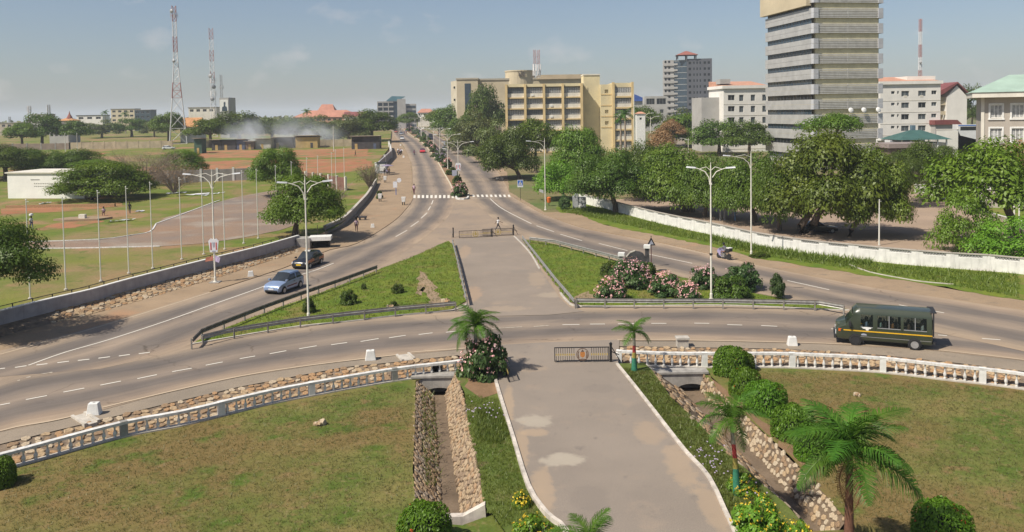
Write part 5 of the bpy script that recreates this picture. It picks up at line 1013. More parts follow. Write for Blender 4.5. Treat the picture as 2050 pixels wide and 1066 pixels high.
# --- banded tower
MET = M('grey_metal_band', (.47, .46, .44), .45, .10, .5, metal=.25, stain=.25); METC = M('pale_corner_panel', (.52, .52, .53), .45, .08, .5, metal=.2); OLIV = M('khaki_wall', (.60, .54, .34), .85, .1, .5, stain=.3)
D = 180.0; A0 = G(1627, D); rz = math.radians(9); n = thing('banded_tower', 'tall office tower wrapped in grey metal bands with khaki walls', 'office tower', A0, rz)
WR, WL, Ht, fh = 17.2, 22.5, 50.5, 3.42
MB().box(.9, WR - .9, .3, WL - .9, 0, Ht + 3).build('core_wall', OLIV, n)
z0 = at(1626, 216 / 1.0, D).z  # band reference
zt0 = (at(1630, 17, D).z - A0.z) + fh
k = 0
while zt0 - k * fh > .5 or k < 14:
    z = zt0 - k * fh
    if z < 1: break
    b = MB()
    for j in range(6): b.prism([(-.05, z - 2.1 + j * .37), (.22, z - 2.1 + j * .37), (.10, z - 1.83 + j * .37), (-.05, z - 1.83 + j * .37)], 'x', 1.25, WR - 1.25)
    b.box(WR / 2 - .06, WR / 2 + .06, -.07, .22, z - 2.12, z + .12)
    b.build('louvre_band', M('grey_louvre', (.56, .54, .49), .5, .12, .8, metal=.2, stain=.3), n)
    for q in (0, 1):
        zz = z - 2.15 + q * 1.14
        MB().box(-.25, 0, .35, WL - .35, zz, zz + 1.1).build('side_band', MET, n); MB().prism([(-.25, .349), (-.25, .1), (-.1, -.1), (.1, -.25), (1.249, -.25), (1.249, 0), (.2, 0), (0, .2), (0, .349)], 'z', zz, zz + 1.1).build('corner_panel', METC, n)
        MB().prism([(WR - 1.249, -.25), (WR - .1, -.25), (WR + .15, .05), (WR + .15, 1.2), (WR - .05, 1.2), (WR - .05, .1), (WR - .2, 0), (WR - 1.249, 0)], 'z', zz, zz + 1.1).build('corner_panel', METC, n)
    MB().box(.2, .28, .8, WL - .8, z - 3.4, z - 2.16).build('window_strip', GLB if k % 3 else GLD, n)
    fr = MB()
    for i in range(14): y = .9 + (WL - 1.8) * i / 13; fr.box(.14, .199, y - .03, y + .03, z - 3.4, z - 2.16)
    fr.build('mullions', FRMD, n); MB().box(WR - .86, WR - .80, .35, 3, z - 3.4, z - 2.16).build('end_window', GLD, n)
    MB().box(.0, WR, .0, WL, z - 2.14, z - 1.98).build('floor_slab', CONC, n); k += 1
MB().box(-1.1, .1, .9, WL + .8, zt0 - fh + .75, zt0 + 3).build('roof_fascia', BEI, n)
zz = zt0 - 8 * fh + 1.0
for x in (9.0, 12.2, 15.8):
    o = MB().lathe([(.02, .10), (.35, .06), (.62, -.08), (.62, -.12), (.3, .0)], 16).build('satellite_dish', WHITE, n, (x, -.7, at(1626, 222, D).z - A0.z), (PI / 2 - .3, 0, 0)); MB().tube([(0, 0, -.05), (0, 0, .45)], .03, 5).build('feed_horn', DARKM, o)
# --- dark glass tower with roof pavilion
D = 447.0; s = D / F; bx = G(1376, D); H = at(1400, 118, D).z - bx.z; n = thing('dark_office_tower', 'dark grey office tower with glazed corner and red pavilion roof on top', 'office tower', bx, math.radians(-8))
GRYT = M('dark_grey_cladding', (.105, .11, .125), .6, .1, .2); LGT = M('light_grey_render', (.40, .385, .36), .8, .1, .2, stain=.2)
Wd = 49 * s; hol = [(x, x + (1.3 if i in (0, 4, 5) else .7), H - 3.0 - 3.3 * j, H - 1.6 - 3.3 * j) for j in range(10) for i, x in enumerate((1.0, 3.6, 5.3, 7.0, 9.2, 11.4))]
b = MB(); wall_win(b, Wd, H, hol, 0, .4); b.box(0, Wd, .9, 16, 0, H - .1); b.build('cladding', GRYT, n)
for a in hol: MB().box(a[0], a[1], .25, .3, a[2], a[3]).build('pane', GLD, n)
b = MB(); b.prism([(-.05, .1), (-6.6, 3.4), (-6.6, 14), (-.05, 14)], 'z', 0, H - .4); b.build('glazed_corner', GLB, n); m = MB()
for j in range(13): m.prism([(-.05, -.02), (-6.65, 3.28), (-6.65, 3.38), (-.05, .08)], 'z', H - 1 - 3.3 * j, H - .8 - 3.3 * j)
m.build('glazing_bars', FRM, n)
for j in range(12):
    z = H - 2 - 3.3 * j; o = MB().box(-12.6, -6.7, 4, 14, z - 1.4, z + .0).box(-12.6, -6.9, 4.6, 14, z + .001, z + 1.85).build('side_storey', LGT, n); MB().box(-12, -11, 4.5, 4.59, z + .3, z + 1.5).box(-10, -8.9, 4.5, 4.59, z + .3, z + 1.5).build('pane', GLD, o)
    MB().box(-6.7, -4.9, 2.2, 4, z - 1.2, z - .2).build('balcony', LGT, n)
RED = M('red_roof_tiles', (.27, .095, .07), .8, .15, 1.0); ob = hip(-5.4, 5.6, -1, 9, H + 2.2, 2.4, .12).build('pavilion_roof', RED, n); b = MB()
for x in (-5, 0, 5):
    for y in (-.4, 8.4): b.box(x - .3, x + .3, y - .3, y + .3, H - .09, H + 2.2)
b.build('pavilion_columns', GRYT, n)
# --- white four-storey blocks
def white_block(label, px0, px1, ytop, D, rz, wins, storey, roofm, depth=14, pitch=.0, base_extra=0):
    bx = G(px0, D); s = D / F; w = (px1 - px0) * s / math.cos(rz); H = at(px0, ytop, D).z - bx.z; n = thing('white_block', label, 'apartment block', bx, rz); nf = int((H - 1.5) / storey) + 1
    hol = [(w * a, w * (a + ww), H - 1.9 - storey * j - wh, H - 1.9 - storey * j) for j in range(nf) for a, ww, wh in wins if H - 1.9 - storey * j - wh > .4]
    b = MB(); wall_win(b, w, H, hol, 0, .3); b.box(0, .3, .3, depth, 0, H); b.box(w - .3, w, .3, depth, 0, H); b.box(.3, w - .3, depth - .3, depth, 0, H); b.box(.3, w - .3, 1.6, 1.7, 0, H - .3); b.build('wall', WHI, n)
    for j in range(1, nf): MB().box(-.04, w + .04, -.06, -.002, H - 1.9 - storey * j + .5, H - 1.9 - storey * j + .62).build('string_course', OFFW, n)
    for i, a in enumerate(hol): window(n, a[0], a[1], a[2] + (.75 if a[1] - a[0] > 1.9 and wins[0][1] < .07 else 0), a[3], .22 if a[1] - a[0] < 2.2 else 1.0, GLS if i % 4 else GLD, 2 if a[1] - a[0] > 1.4 else 1)
    for i, a in enumerate(hol):
        if a[1] - a[0] > 1.9: MB().box(a[0], a[1], .02, .12, a[2], a[2] + .75).build('balcony_front', WHI, n)
    MB().box(-.5, w + .5, -.5, depth, H + .002, H + .9).build('parapet', WHI, n)
    MB().add([(0, .5, H + .902), (w, .5, H + .902), (w, depth, H + 2.6), (0, depth, H + 2.6), (0, depth, H + .902), (w, depth, H + .902)], [(0, 1, 2, 3), (0, 3, 4), (1, 5, 2), (3, 2, 5, 4)]).build('roof', roofm, n)
    return n, w, H
WHI = M('white_render', (.74, .71, .65), .85, .06, .3, stain=.15); SALM = M('salmon_roof_tiles', (.50, .26, .17), .8, .12, .8)
n, w, H = white_block('white four-storey block left of the banded tower with a salmon roof edge', 1449, 1540, 178, 239, math.radians(4), [(.10, .15, 2.3), (.35, .10, 1.9), (.61, .10, 1.9), (.87, .10, 1.9)], 3.35, SALM)
MB().box(-5.5, -.02, 4, 14, 0, H - 2.5).build('side_wing', LGT, n); MB().box(-.3, 2.8, 2, 6, H + 1.5, H + 2.9).build('roof_tank_room', LGT, n)
n, w, H = white_block('white block right of the banded tower with small balconies and salmon roof', 1762, 1880, 170, 228, math.radians(-2), [(.18, .06, .8), (.28, .03, .8), (.35, .13, 2.3), (.63, .13, 2.3), (.85, .085, 1.1)], 3.3, SALM)
for a in (.39, .66): MB().box(w * a, w * a + .9, -.02, .3, H - 3.8, H - 3.2).build('air_conditioner', OFFW, n)
MB().box(w * .55, w + .5, 4, 14, H + .92, H + 2.4).build('roof_storey', WHI, n)
D = 262.0; bx = G(1881, D); s = D / F; H = at(1905, 194, D).z - bx.z; w = 54 * s; n = thing('gabled_white_building', 'white gabled building with a dark red roof right of the white block', 'building', bx)
MB().prism([(2.2, 0), (w, 0), (w, H), ((w + 2.2) / 2, H + 3.6), (2.2, H)], 'y', 0, 16).build('wall', WHI, n)
MB().prism([(-6, H - 1.2), (1.0, H + 1.0), ((w + 2.2) / 2, H + 4.3), (w + 1.4, H - .2), (w + 1.4, H + .2), ((w + 2.2) / 2, H + 4.8), (-6, H - .8)], 'y', -.6, 17).build('roof', M('dark_red_metal_roof', (.21, .065, .06), .6, .12, .5), n)
b = MB()
for j in range(5): b.box(-3, 2.199, .6, 1, H - 1.5 - 3.2 * j - 1.2, H - 1.5 - 3.2 * j); b.box(-3, 2.199, 2.5, 2.6, H - 4.7 - 3.2 * j + .002, H - 2.8 - 3.2 * j)
b.build('balcony', BEI, n)
# --- green roofed grey building at the right edge
D = 118.0; bx = G(1966, D); s = D / F; H = at(1966, 196, D).z - bx.z; n = thing('green_roofed_building', 'grey two-tone building with white framed windows and a pale green hipped roof', 'building', bx, math.radians(-27)); w = 18.0
GRYB = M('warm_grey_render', (.40, .355, .30), .85, .08, .4, stain=.15); hol = [(x, x + 1.5, z, z + 1.9) for z in (H - 3.0, H - 6.45, H - 9.9, H - 13.3) for x in (1.0, 3.7, 6.5, 9.2, 12, 14.7) if z > .5]
b = MB(); wall_win(b, w, H, hol, 0, .3); b.box(0, .3, .3, 14, 0, H); b.box(.3, w, 2, 2.2, 0, H - .2); b.build('wall', GRYB, n)
for a in hol:
    o = window(n, a[0], a[1], a[2], a[3], .15, CURT, 3, WHITE, .09); f = MB(); f.box(a[0] - .22, a[0], -.08, .1, a[2] - .1, a[3] + .22); f.box(a[1], a[1] + .22, -.08, .1, a[2] - .1, a[3] + .22); f.box(a[0], a[1], -.08, .1, a[3] + .002, a[3] + .24); f.box(a[0] - .3, a[1] + .3, -.16, .1, a[2] - .3, a[2] - .102); f.build('surround', WHITE, n)
MB().box(-.18, .25, -.12, -.002, 0, H).box(8.3, 8.6, -.1, -.002, 0, H).build('quoin', OFFW, n); MB().box(-1.4, w, -1.6, 15, H + .002, H + .75).build('eaves', OFFW, n)
hip(-1.4, 20, -1.6, 15, H + .76, 2.7, .5, .15).build('roof', M('pale_green_metal_roof', (.33, .44, .36), .6, .10, .4, stain=.15), n)
for x in (8.6, 9.7, 10.7): MB().lathe([(.22, 0), (.22, 7.5)], 12, (x, -5.0, .0)).build('column', WHITE, n)
MB().box(4, 15, -5.4, -4.4, 7.502, 8.3).build('porch_beam', WHITE, n)
# --- small buildings on the right
D = 165.0; bx = G(1803, D); s = D / F; H = at(1850, 280, D).z - bx.z; n = thing('pavilion', 'low pavilion with a dark green hipped roof', 'pavilion', bx); hip(0, 10, 0, 8, H, 1.9, .22, .5).build('roof', M('dark_green_metal_roof', (.05, .115, .10), .55, .12, .6), n)
MB().box(.3, 9.7, .3, 7.7, 0, H - .7).build('wall', OFFW, n); MB().box(4.8, 5.6, 5, 5.8, H + 1, H + 2.9).build('chimney', M('slate_blue', (.10, .16, .20), .8), n); b = MB()
for i in range(6): b.box(.2 + i * 1.85, .45 + i * 1.85, .0, .25, 0, H - .01)
b.build('columns', WHITE, n)
bx = G(1782, 150); n = thing('low_brown_building', 'low flat-roofed brown building below the white canopy', 'building', bx); H = at(1800, 288, 150).z - bx.z
MB().box(0, 7, 0, 6, 0, H - .8).build('wall', M('brown_render', (.20, .15, .12), .85, .15, .5), n); MB().box(-.6, 7.6, -.8, 6.5, H - .799, H).build('roof', M('grey_brown_fascia', (.27, .22, .20), .8, .1, .5), n); window(n, 2, 4.5, H - 2.2, H - 1.1, -.09, GLD, 2)
bx = G(1780, 172); n = thing('white_canopy', 'white flat canopy and wall behind the low brown building', 'canopy', bx); H = at(1800, 279, 172).z - bx.z; MB().box(-1, 5, 0, 4, H - .35, H).build('canopy', WHITE, n); MB().box(-1, 5, 3.6, 4, 0, H - .351).build('wall', WHITE, n)
bx = G(1876, 190); n = thing('white_yard_wall', 'white yard wall stepping down right of the pavilion', 'wall', bx); H = at(1900, 262, 190).z - bx.z; MB().prism([(0, 0), (11, 0), (11, H - 2.6), (5.5, H - 1.2), (5, H), (0, H + .2)], 'y', 0, .3).build('wall', WHI, n); MB().box(-.1, 5.1, -.06, .36, H + .202, H + .35).build('coping', OFFW, n)
bx = G(1872, 225); n = thing('red_roofed_shed', 'low shed with a red roof below the gabled building', 'shed', bx); H = at(1890, 250, 225).z - bx.z; MB().box(0, 7, 0, 5, 0, H).build('wall', LGT, n); MB().prism([(-.4, H + .01), (7.4, H + .01), (6.0, H + 1.3), (-.4, H + 1.3)], 'y', -.5, 5.5).build('roof', MATS['dark_red_metal_roof'], n)
D = 205; bx = G(1275, D); H = at(1282, 228, D).z - bx.z; w = 17 * D / F; n = thing('guard_tower', 'narrow white guard tower with an orange roof beside the yellow wing', 'guard tower', bx); hol = [(.75, 1.35, H - 1.6, H - 1.0)]; b = MB(); wall_win(b, w, H, hol, 0, .2); b.box(0, .2, .2, 2.2, 0, H); b.box(w - .2, w, .2, 2.2, 0, H); b.box(.2, w - .2, 1.0, 1.1, 0, H); b.build('wall', WHITE, n); window(n, .75, 1.35, H - 1.6, H - 1.0, .08, GLD, 1); hip(0, w, 0, 2.2, H + .003, .5, .3, .25).build('roof', SALM, n)
D = 420; bx = G(1293, D); n = thing('grey_low_block', 'grey two-storey block with wide dark windows left of the dark glass tower', 'building', bx); H = at(1310, 193, D).z - bx.z; w = 11.5
b = MB(); hol = [(.5, 4.9, H - 4.3, H - 1.2), (5.9, 10.8, H - 4.3, H - 1.2), (7.5, 9.5, H - 9, H - 7)]; wall_win(b, w, H, hol, 0, .4); b.box(0, w, 3, 9, 0, H - .1); b.build('wall', LGT, n)
for a in hol: window(n, *a, .2, GLD, 3)
D = 500; bx = G(1268, D); n = thing('blue_roofed_hall', 'hall with a bright blue pitched roof behind the yellow office wing', 'hall', bx); H = at(1280, 203, D).z - bx.z; MB().box(0, 10, 0, 12, 0, H).build('wall', LGT, n); MB().prism([(-1, H), (11, H), (0, H + 4.8), (-1, H + 4.8)], 'y', -1, 13).build('roof', M('blue_metal_roof', (.04, .10, .38), .5, .12, .4), n)
D = 118; bx = G(1833, 138, 0); n = thing('low_white_wall', 'low white wall on the lawn beyond the car park', 'wall', bx); MB().box(0, 8, 0, .25, 0, 1.3).build('wall', WHITE, n); MB().box(-.1, 8.1, -.08, .33, 1.302, 1.45).build('coping', WHITE, n)
# --- left side buildings
D = 146.0; bx = G(12, D, FH); s = D / F; H = at(60, 347, D).z - bx.z; n = thing('white_hall', 'long low white hall with two rows of small square vents', 'hall', bx, math.radians(-9)); w = 15.5; b = MB()
hol = [(5.5 + i * .36, 5.5 + i * .36 + .2, z, z + .2) for i in range(20) for z in (H - 2.5, H - 2.0)]; wall_win(b, w, H, hol, 0, .2); b.box(0, w, .6, 9, 0, H - .25); b.build('wall', M('bright_white_render', (.80, .78, .72), .85, .05, .5, stain=.1), n); MB().box(0, w, .3, .35, H - 2.7, H - 1.6).build('vent_back', DARKM, n); MB().box(-.3, w + .2, -.25, 9.2, H + .002, H + .22).build('roof_edge', OFFW, n); MB().box(4.8, 6.6, -.05, -.002, H - 1.2, H - 1.05).build('vent_slot', LGT, n)
def small(label, name, px0, px1, ytop, D, roof='flat', wallm=None, roofm=None, storeys=1, nw=3, rh=2.0, cat='building', depth=10, h=0.0, glass=GLD):
    bx = G(px0, D, h); s = D / F; w = (px1 - px0) * s; H = at((px0 + px1) / 2, ytop, D).z - bx.z - (rh if roof != 'flat' else 0); n = thing(name, label, cat, bx); wallm = wallm or LGT; b = MB()
    fh = 3.3; hol = [(w * (i + .22) / nw, w * (i + .78) / nw, H - .9 - 1.5 - fh * j, H - .9 - fh * j) for j in range(storeys) for i in range(nw) if H - 2.4 - fh * j > .1]
    wall_win(b, w, H, hol, 0, .3); b.box(0, .3, .3, depth, 0, H); b.box(w - .3, w, .3, depth, 0, H); b.box(.3, w - .3, 1.0, 1.1, 0, H - .05); b.build('wall', wallm, n)
    for a in hol: window(n, *a, .15, glass, 2)
    if roof == 'flat': MB().box(-.3, w + .3, -.3, depth, H + .003, H + .4).build('roof', roofm or CONC, n)
    elif roof == 'hip': hip(0, w, 0, depth, H + .003, rh, .55).build('roof', roofm or SALM, n)
    else: MB().prism([(-.6, H + .003), (depth + .6, H + .003), (depth / 2, H + rh)], 'x', -.6, w + .6).build('roof', roofm or SALM, n)
    return n, w, H
SALM2 = M('faded_salmon_roof', (.44, .20, .135), .85, .12, .3, stain=.15)
small('wide pink-walled building with a long salmon tiled roof and raised centre', 'red_roofed_building', 588, 722, 221, 520, 'hip', M('pink_render', (.50, .28, .20), .85, .1, .3), SALM2, 2, 12, 4.5)
n, w, H = small('raised salmon roof section in the middle of the long red roof', 'roof_pavilion', 636, 672, 209, 524, 'hip', MATS['pink_render'], SALM2, 1, 3, 6.0)
small('dark red roof with a small white gable left of the grey glass block', 'red_roofed_house', 690, 732, 224, 480, 'gable', OFFW, MATS['dark_red_metal_roof'], 1, 3, 3.0)
D = 560; bx = G(758, D); n = thing('grey_glass_block', 'grey office block with blue glass strips and angled blue roof at the road end', 'office building', bx, math.radians(8)); H = at(790, 203, D).z - bx.z; w = 17; b = MB(); b.box(0, w, .5, 14, 0, H); b.build('core', GLB, n)
for j in range(8): MB().box(-.3, 10.9, -.2, .499, H - 3.3 * j - 1.0, H - 3.3 * j).build('floor_band', LGT, n)
for x in (-.3, 3.4, 7.2): MB().box(x, x + .6, -.35, -.201, 0, H).build('pier', LGT, n)
MB().box(13.6, 19.5, -1.2, 10, 0, H + 1.5).build('stair_tower', LGT, n); MB().box(19.51, 27, 1, 12, 0, H - 2).build('right_wing', LGT, n)
for j in range(7): MB().box(20, 26.5, .9, .999, H - 5 - 3.3 * j, H - 3.3 - 3.3 * j).build('window_strip', GLB, n)
MB().add([(6, -.5, H + .3), (13.5, -.5, H + .3), (19.5, -.5, H + 3.2), (10, -.5, H + 3.6), (6, 12, H + .3), (13.5, 12, H + .3), (19.5, 12, H + 3.2), (10, 12, H + 3.6)], [(0, 1, 2, 3), (4, 7, 6, 5), (0, 4, 5, 1), (1, 5, 6, 2), (2, 6, 7, 3), (3, 7, 4, 0)]).build('angled_roof', M('blue_green_glazed_roof', (.10, .22, .27), .3, .1, .4), n)
small('red tiled house at the far end of the avenue', 'red_roofed_house', 838, 868, 218, 620, 'hip', OFFW, SALM2, 1, 3, 3.0); small('salmon roofed house beyond the avenue trees', 'red_roofed_house', 868, 900, 222, 640, 'gable', OFFW, SALM2, 1, 3, 2.5)
small('white showroom with a red end and flat dark roof', 'showroom', 156, 208, 232, 560, 'flat', WHI, DARKM, 1, 3); small('cream four-storey block with a dark glass panel', 'cream_block', 225, 272, 219, 600, 'flat', M('cream_render', (.58, .50, .34), .85, .08, .3), None, 3, 4)
small('dark glazed half of the cream block', 'glazed_block', 272, 304, 221, 598, 'flat', M('dark_teal_panel', (.05, .075, .09), .4, .1, .3), None, 3, 3); small('pale long building behind the second mast', 'pale_building', 380, 432, 216, 480, 'flat', OFFW, CONC, 1, 4)
small('orange-roofed house under the red and white mast', 'orange_roofed_house', 362, 396, 236, 345, 'gable', OFFW, M('orange_roof', (.48, .24, .10), .8, .12, .5), 1, 2, 4.0); small('pale low building at the far left horizon', 'pale_building', -8, 38, 247, 520, 'flat', M('sandy_render', (.44, .38, .30), .85, .1, .3), None, 1, 4)
small('old grey two-storey house with open verandah left of the lone dark tree', 'verandah_house', 100, 138, 248, 360, 'flat', LGT, None, 2, 4); small('grey flat-roofed block behind the tall dark tree', 'grey_block', 64, 96, 230, 520, 'flat', LGT, None, 1, 3); small('little house behind the smoke with a pale roof', 'pale_house', 486, 512, 234, 470, 'gable', OFFW, OFFW, 1, 2, 1.5)
D = 480; bx = G(118, D); n = thing('church_spire', 'reddish pointed spire over an orange roof on the left horizon', 'church', bx); H = at(130, 242, D).z - bx.z; MB().box(0, 9, 0, 8, 0, H).build('wall', MATS['sandy_render'], n); hip(0, 9, 0, 8, H, 1.6, .3).build('roof', MATS['orange_roof'], n); MB().lathe([(1.9, H + 1), (1.4, H + 2.4), (.5, H + 4), (.02, H + 6)], 8, (5.0, 4, 0)).build('spire', RED, n)
D = 400; bx = G(442, D); n = thing('poster_building', 'tall narrow building carrying a huge white poster with a dark figure', 'building', bx); H = at(450, 196, D).z - bx.z; MB().box(0, 5.4, .3, 8, 0, H).build('wall', LGT, n); MB().box(.2, 4.4, .1, .299, H - 7, H - 1).build('poster', WHITE, n)
MB().prism([(1.2, H - 6.8), (3.9, H - 6.8), (3.7, H - 4.6), (2.9, H - 4.2), (3.0, H - 3.4), (3.1, H - 2.4), (2.6, H - 2.0), (2.1, H - 2.5), (2.2, H - 3.5), (2.1, H - 4.3), (1.3, H - 4.8)], 'y', .06, .098).build('poster_figure', GLB, n); MB().box(4.6, 5.3, .1, .299, 0, H).build('pier', GRYT, n)
# compound walls
def panelwall(label, pxs, D0, D1, Hh, npan, mat, post=WHITE, h=0.0, name='compound_wall', pc=.22):
    a, c = G(pxs[0], D0, h), G(pxs[1], D1, h); d = c - a; l = Vector((d.x, d.y)).length; rz = math.atan2(d.y, d.x); n = thing(name, label, 'wall', a, rz); st = l / npan
    for i in range(npan):
        z = d.z * i / npan; MB().box(i * st + pc, (i + 1) * st - pc, -.1, .1, z - .5, z + Hh).build('wall_panel', mat, n); MB().box(i * st - pc + .001, i * st + pc - .001, -.18, .18, z - .5, z + Hh + .25).build('post', post, n)
    MB().box(l - pc, l + pc, -.18, .18, d.z - .5, d.z + Hh + .25).build('post', post, n); return n
SANDW = M('sandy_block_wall', (.42, .34, .23), .9, .15, .5, stain=.3); GREYW = M('grey_block_wall', (.30, .275, .25), .9, .15, .5, stain=.4)
panelwall('grey panelled compound wall with white posts behind the green field', (300, 592), 168, 176, 2.6, 9, GREYW, WHITE, FH); panelwall('rusty brown panel fence right of the grey compound wall', (596, 690), 165, 150, 2.4, 6, M('rusty_panel', (.20, .10, .075), .9, .2, .6, stain=.3), OFFW, FH)
panelwall('sandy block wall across the far end of the left field', (140, 345), 300, 300, 2.6, 9, SANDW, SANDW, FH); panelwall('brownish wall below the tall dark trees on the far left', (-60, 140), 300, 300, 2.4, 7, M('brown_block_wall', (.25, .19, .15), .9, .15, .5), None or GREYW, FH); panelwall('sandy wall behind the wooden sheds', (395, 500), 300, 300, 2.6, 5, SANDW, SANDW, FH); panelwall('pale wall right of the smoke', (632, 705), 290, 290, 2.6, 4, SANDW, SANDW, FH)
# sheds
SHEDM = [M('tarred_shed_wall', (.06, .055, .055), .9, .2, .8), M('blue_shed_wall', (.08, .10, .16), .85, .2, .8), M('brown_shed_wall', (.17, .11, .08), .9, .2, .8), M('ochre_shed_wall', (.45, .31, .12), .85, .15, .8), M('dark_green_shed_wall', (.05, .10, .07), .85, .15, .8)]; TIN = M('pale_tin_roof', (.40, .33, .25), .7, .2, .6, stain=.4)
def shed(label, px0, px1, ytop, D, wm, rm=TIN, slope=.5, doors=1):
    bx = G(px0, D, FH); s = D / F; w = (px1 - px0) * s; H = at(px0, ytop, D).z - bx.z; n = thing('shed', label, 'shed', bx); MB().box(0, w, 0, 4, -.3, H - slope).build('wall', wm, n)
    MB().add([(-.5, -.9, H - .25), (w + .5, -.9, H - .25), (w + .5, 4.4, H - slope - .1), (-.5, 4.4, H - slope - .1), (-.5, -.9, H - .1), (w + .5, -.9, H - .1), (w + .5, 4.4, H - slope + .1), (-.5, 4.4, H - slope + .1)], [(0, 3, 2, 1), (4, 5, 6, 7), (0, 1, 5, 4), (1, 2, 6, 5), (2, 3, 7, 6), (3, 0, 4, 7)]).build('roof', rm, n)
    for i in range(doors): x = w * (i + .35) / doors; MB().box(x, x + min(.9, w * .3), -.05, -.002, -.2, 1.9).build('door', SHEDM[(i + 3) % 4], n)
    return n
shed('dark green kiosk standing alone left of the sheds', 389, 404, 276, 262, SHEDM[4]); shed('low dark shed with a pale roof at the left of the row', 424, 444, 279, 280, SHEDM[0]); shed('ochre fronted shed with a white shield', 445, 472, 279, 280, SHEDM[0], SHEDM[4], .5, 2); shed('blue and red striped kiosk in the shed row', 474, 490, 278, 280, SHEDM[1]); shed('brown shed left of the smoke', 492, 508, 282, 280, SHEDM[2]); shed('white walled shed inside the smoke', 512, 542, 277, 282, M('whitewashed_shed', (.48, .45, .40), .85, .15, .8), TIN)
shed('dark stall right of the smoke source', 546, 588, 274, 286, SHEDM[0], TIN, .4, 2); shed('ochre shed with a tall dark end right of the smoke', 592, 636, 271, 284, SHEDM[3], TIN, .8, 2); shed('long dark shed with a pale flat roof at the right', 704, 760, 272, 272, SHEDM[0], TIN, .3, 3)
# ------------------------------------------------------------------ masts
RW = M('mast_red', (.40, .19, .17), .6, .1, .5); WW = M('mast_white', (.70, .68, .67), .6, .08, .5); GM = M('mast_grey', (.34, .34, .34), .6, .1, .5, metal=.3)
def mast(label, px, D, ytop, w0, w1, nsec, bandh, dishes=(), zb=None, name='radio_mast', h=0.0, r=.12, cols=(RW, WW)):
    bx = G(px, D, h) if zb is None else Vector((at(px, 300, D).x, D, zb)); H = at(px, ytop, D).z - bx.z; n = thing(name, label, 'radio mast', bx); n.rotation_euler = (0, 0, .35)
    def hw(z): t = z / H; return w1 + (w0 - w1) * max(0, 1 - t / .62) ** 1.1 if w0 > w1 * 1.5 else w0 + (w1 - w0) * t
    z = 0; k = 0; st = H / nsec
    while k < nsec:
        b = MB(); z1 = z + st; a, c = hw(z), hw(z1)
        for q, s_ in ((1, 1), (1, -1), (-1, -1), (-1, 1)): b.tube([(q * a, s_ * a, z), (q * c, s_ * c, z1)], r, 4, cap=False)
        sub = max(1, round(st / (a + c + .6)))
        for m in range(sub):
            za, zc = z + st * m / sub, z + st * (m + 1) / sub; wa, wc = hw(za), hw(zc)
            for p0, p1 in (((-1, -1), (1, -1)), ((1, -1), (1, 1)), ((1, 1), (-1, 1)), ((-1, 1), (-1, -1))):
                b.tube([(p0[0] * wa, p0[1] * wa, za), (p1[0] * wc, p1[1] * wc, zc)], r * .55, 3, cap=False); b.tube([(p1[0] * wa, p1[1] * wa, za), (p0[0] * wc, p0[1] * wc, zc)], r * .5, 3, cap=False); b.tube([(p0[0] * wa, p0[1] * wa, za), (p1[0] * wa, p1[1] * wa, za)], r * .5, 3, cap=False)
        b.build('red_section' if bandh[k % len(bandh)] == 0 else 'white_section', cols[bandh[k % len(bandh)]], n); z = z1; k += 1
    for i, (zf, a, rad, kind) in enumerate(dishes):
        zz = H * zf; o = hw(zz) + .3
        if kind == 'dish': MB().lathe([(rad * .9, 0), (rad, .3), (rad, .5), (rad * .3, .75)], 12).build('dish', GM, n, (math.cos(a) * o, math.sin(a) * o, zz), (PI / 2, 0, a + PI / 2))
        else: MB().box(-.18, .18, -.1, .1, -rad, rad).box(-.05, .05, .1, .45, -.1, .1).build('antenna_panel', WW, n, (math.cos(a) * (o + .35), math.sin(a) * (o + .35), zz), (0, 0, a + PI / 2))
    return n
panels = lambda z, rad, k=6: [(z, i * 2 * PI / k, rad, 'panel') for i in range(k)]
mast('tall red and white lattice mast with splayed legs on the left', 358, 335, 12, 3.4, .75, 9, (1, 1, 1, 0, 1, 1, 0, 1, 0), panels(.93, 1.1, 4) + [(.60, 4.2, .7, 'dish'), (.96, 4, .8, 'dish')], h=FH, r=.13)
mast('thinner red and white mast crowded with antennas beside the poster building', 430, 420, 57, 1.5, .95, 10, (1, 1, 1, 1, 1, 0, 1, 0, 1, 0), panels(.52, 1.2, 6) + panels(.40, 1.2, 6) + [(.56, 4, 1.1, 'dish'), (.46, 5, 1.1, 'dish'), (.35, 4.5, 1.1, 'dish')], h=FH)
mast('thin red and white mast above the right white block', 1841, 330, 38, .8, .4, 9, (0, 1, 0, 1, 0, 1, 0, 1, 0), [(.62, 4, .5, 'dish')], r=.12); mast('grey antenna mast on the roof of the beige ministry', 1077, 300, 100, .85, .85, 4, (1, 1, 0, 0), panels(.36, 1.3, 9) + panels(.16, .9, 7), zb=at(1077, 156, 300).z, r=.08)
mast('small telecom tower on the far left horizon with a dark head', 62, 620, 212, 1.0, .7, 5, (1, 1, 0, 1, 1), panels(.9, 2, 6) + panels(.85, 2, 6)); mast('small grey telecom tower on the far left horizon', 101, 700, 210, .9, .8, 5, (1,), panels(.9, 2.2, 5) + panels(.75, 2, 5), cols=(GM, GM)); mast('distant thin mast on the far left edge', 22, 700, 234, .8, .6, 4, (1,), cols=(GM, GM))
mast('thin grey mast right of the poster building', 447, 430, 150, .6, .5, 6, (1,), panels(.8, 1, 4), cols=(GM, GM))
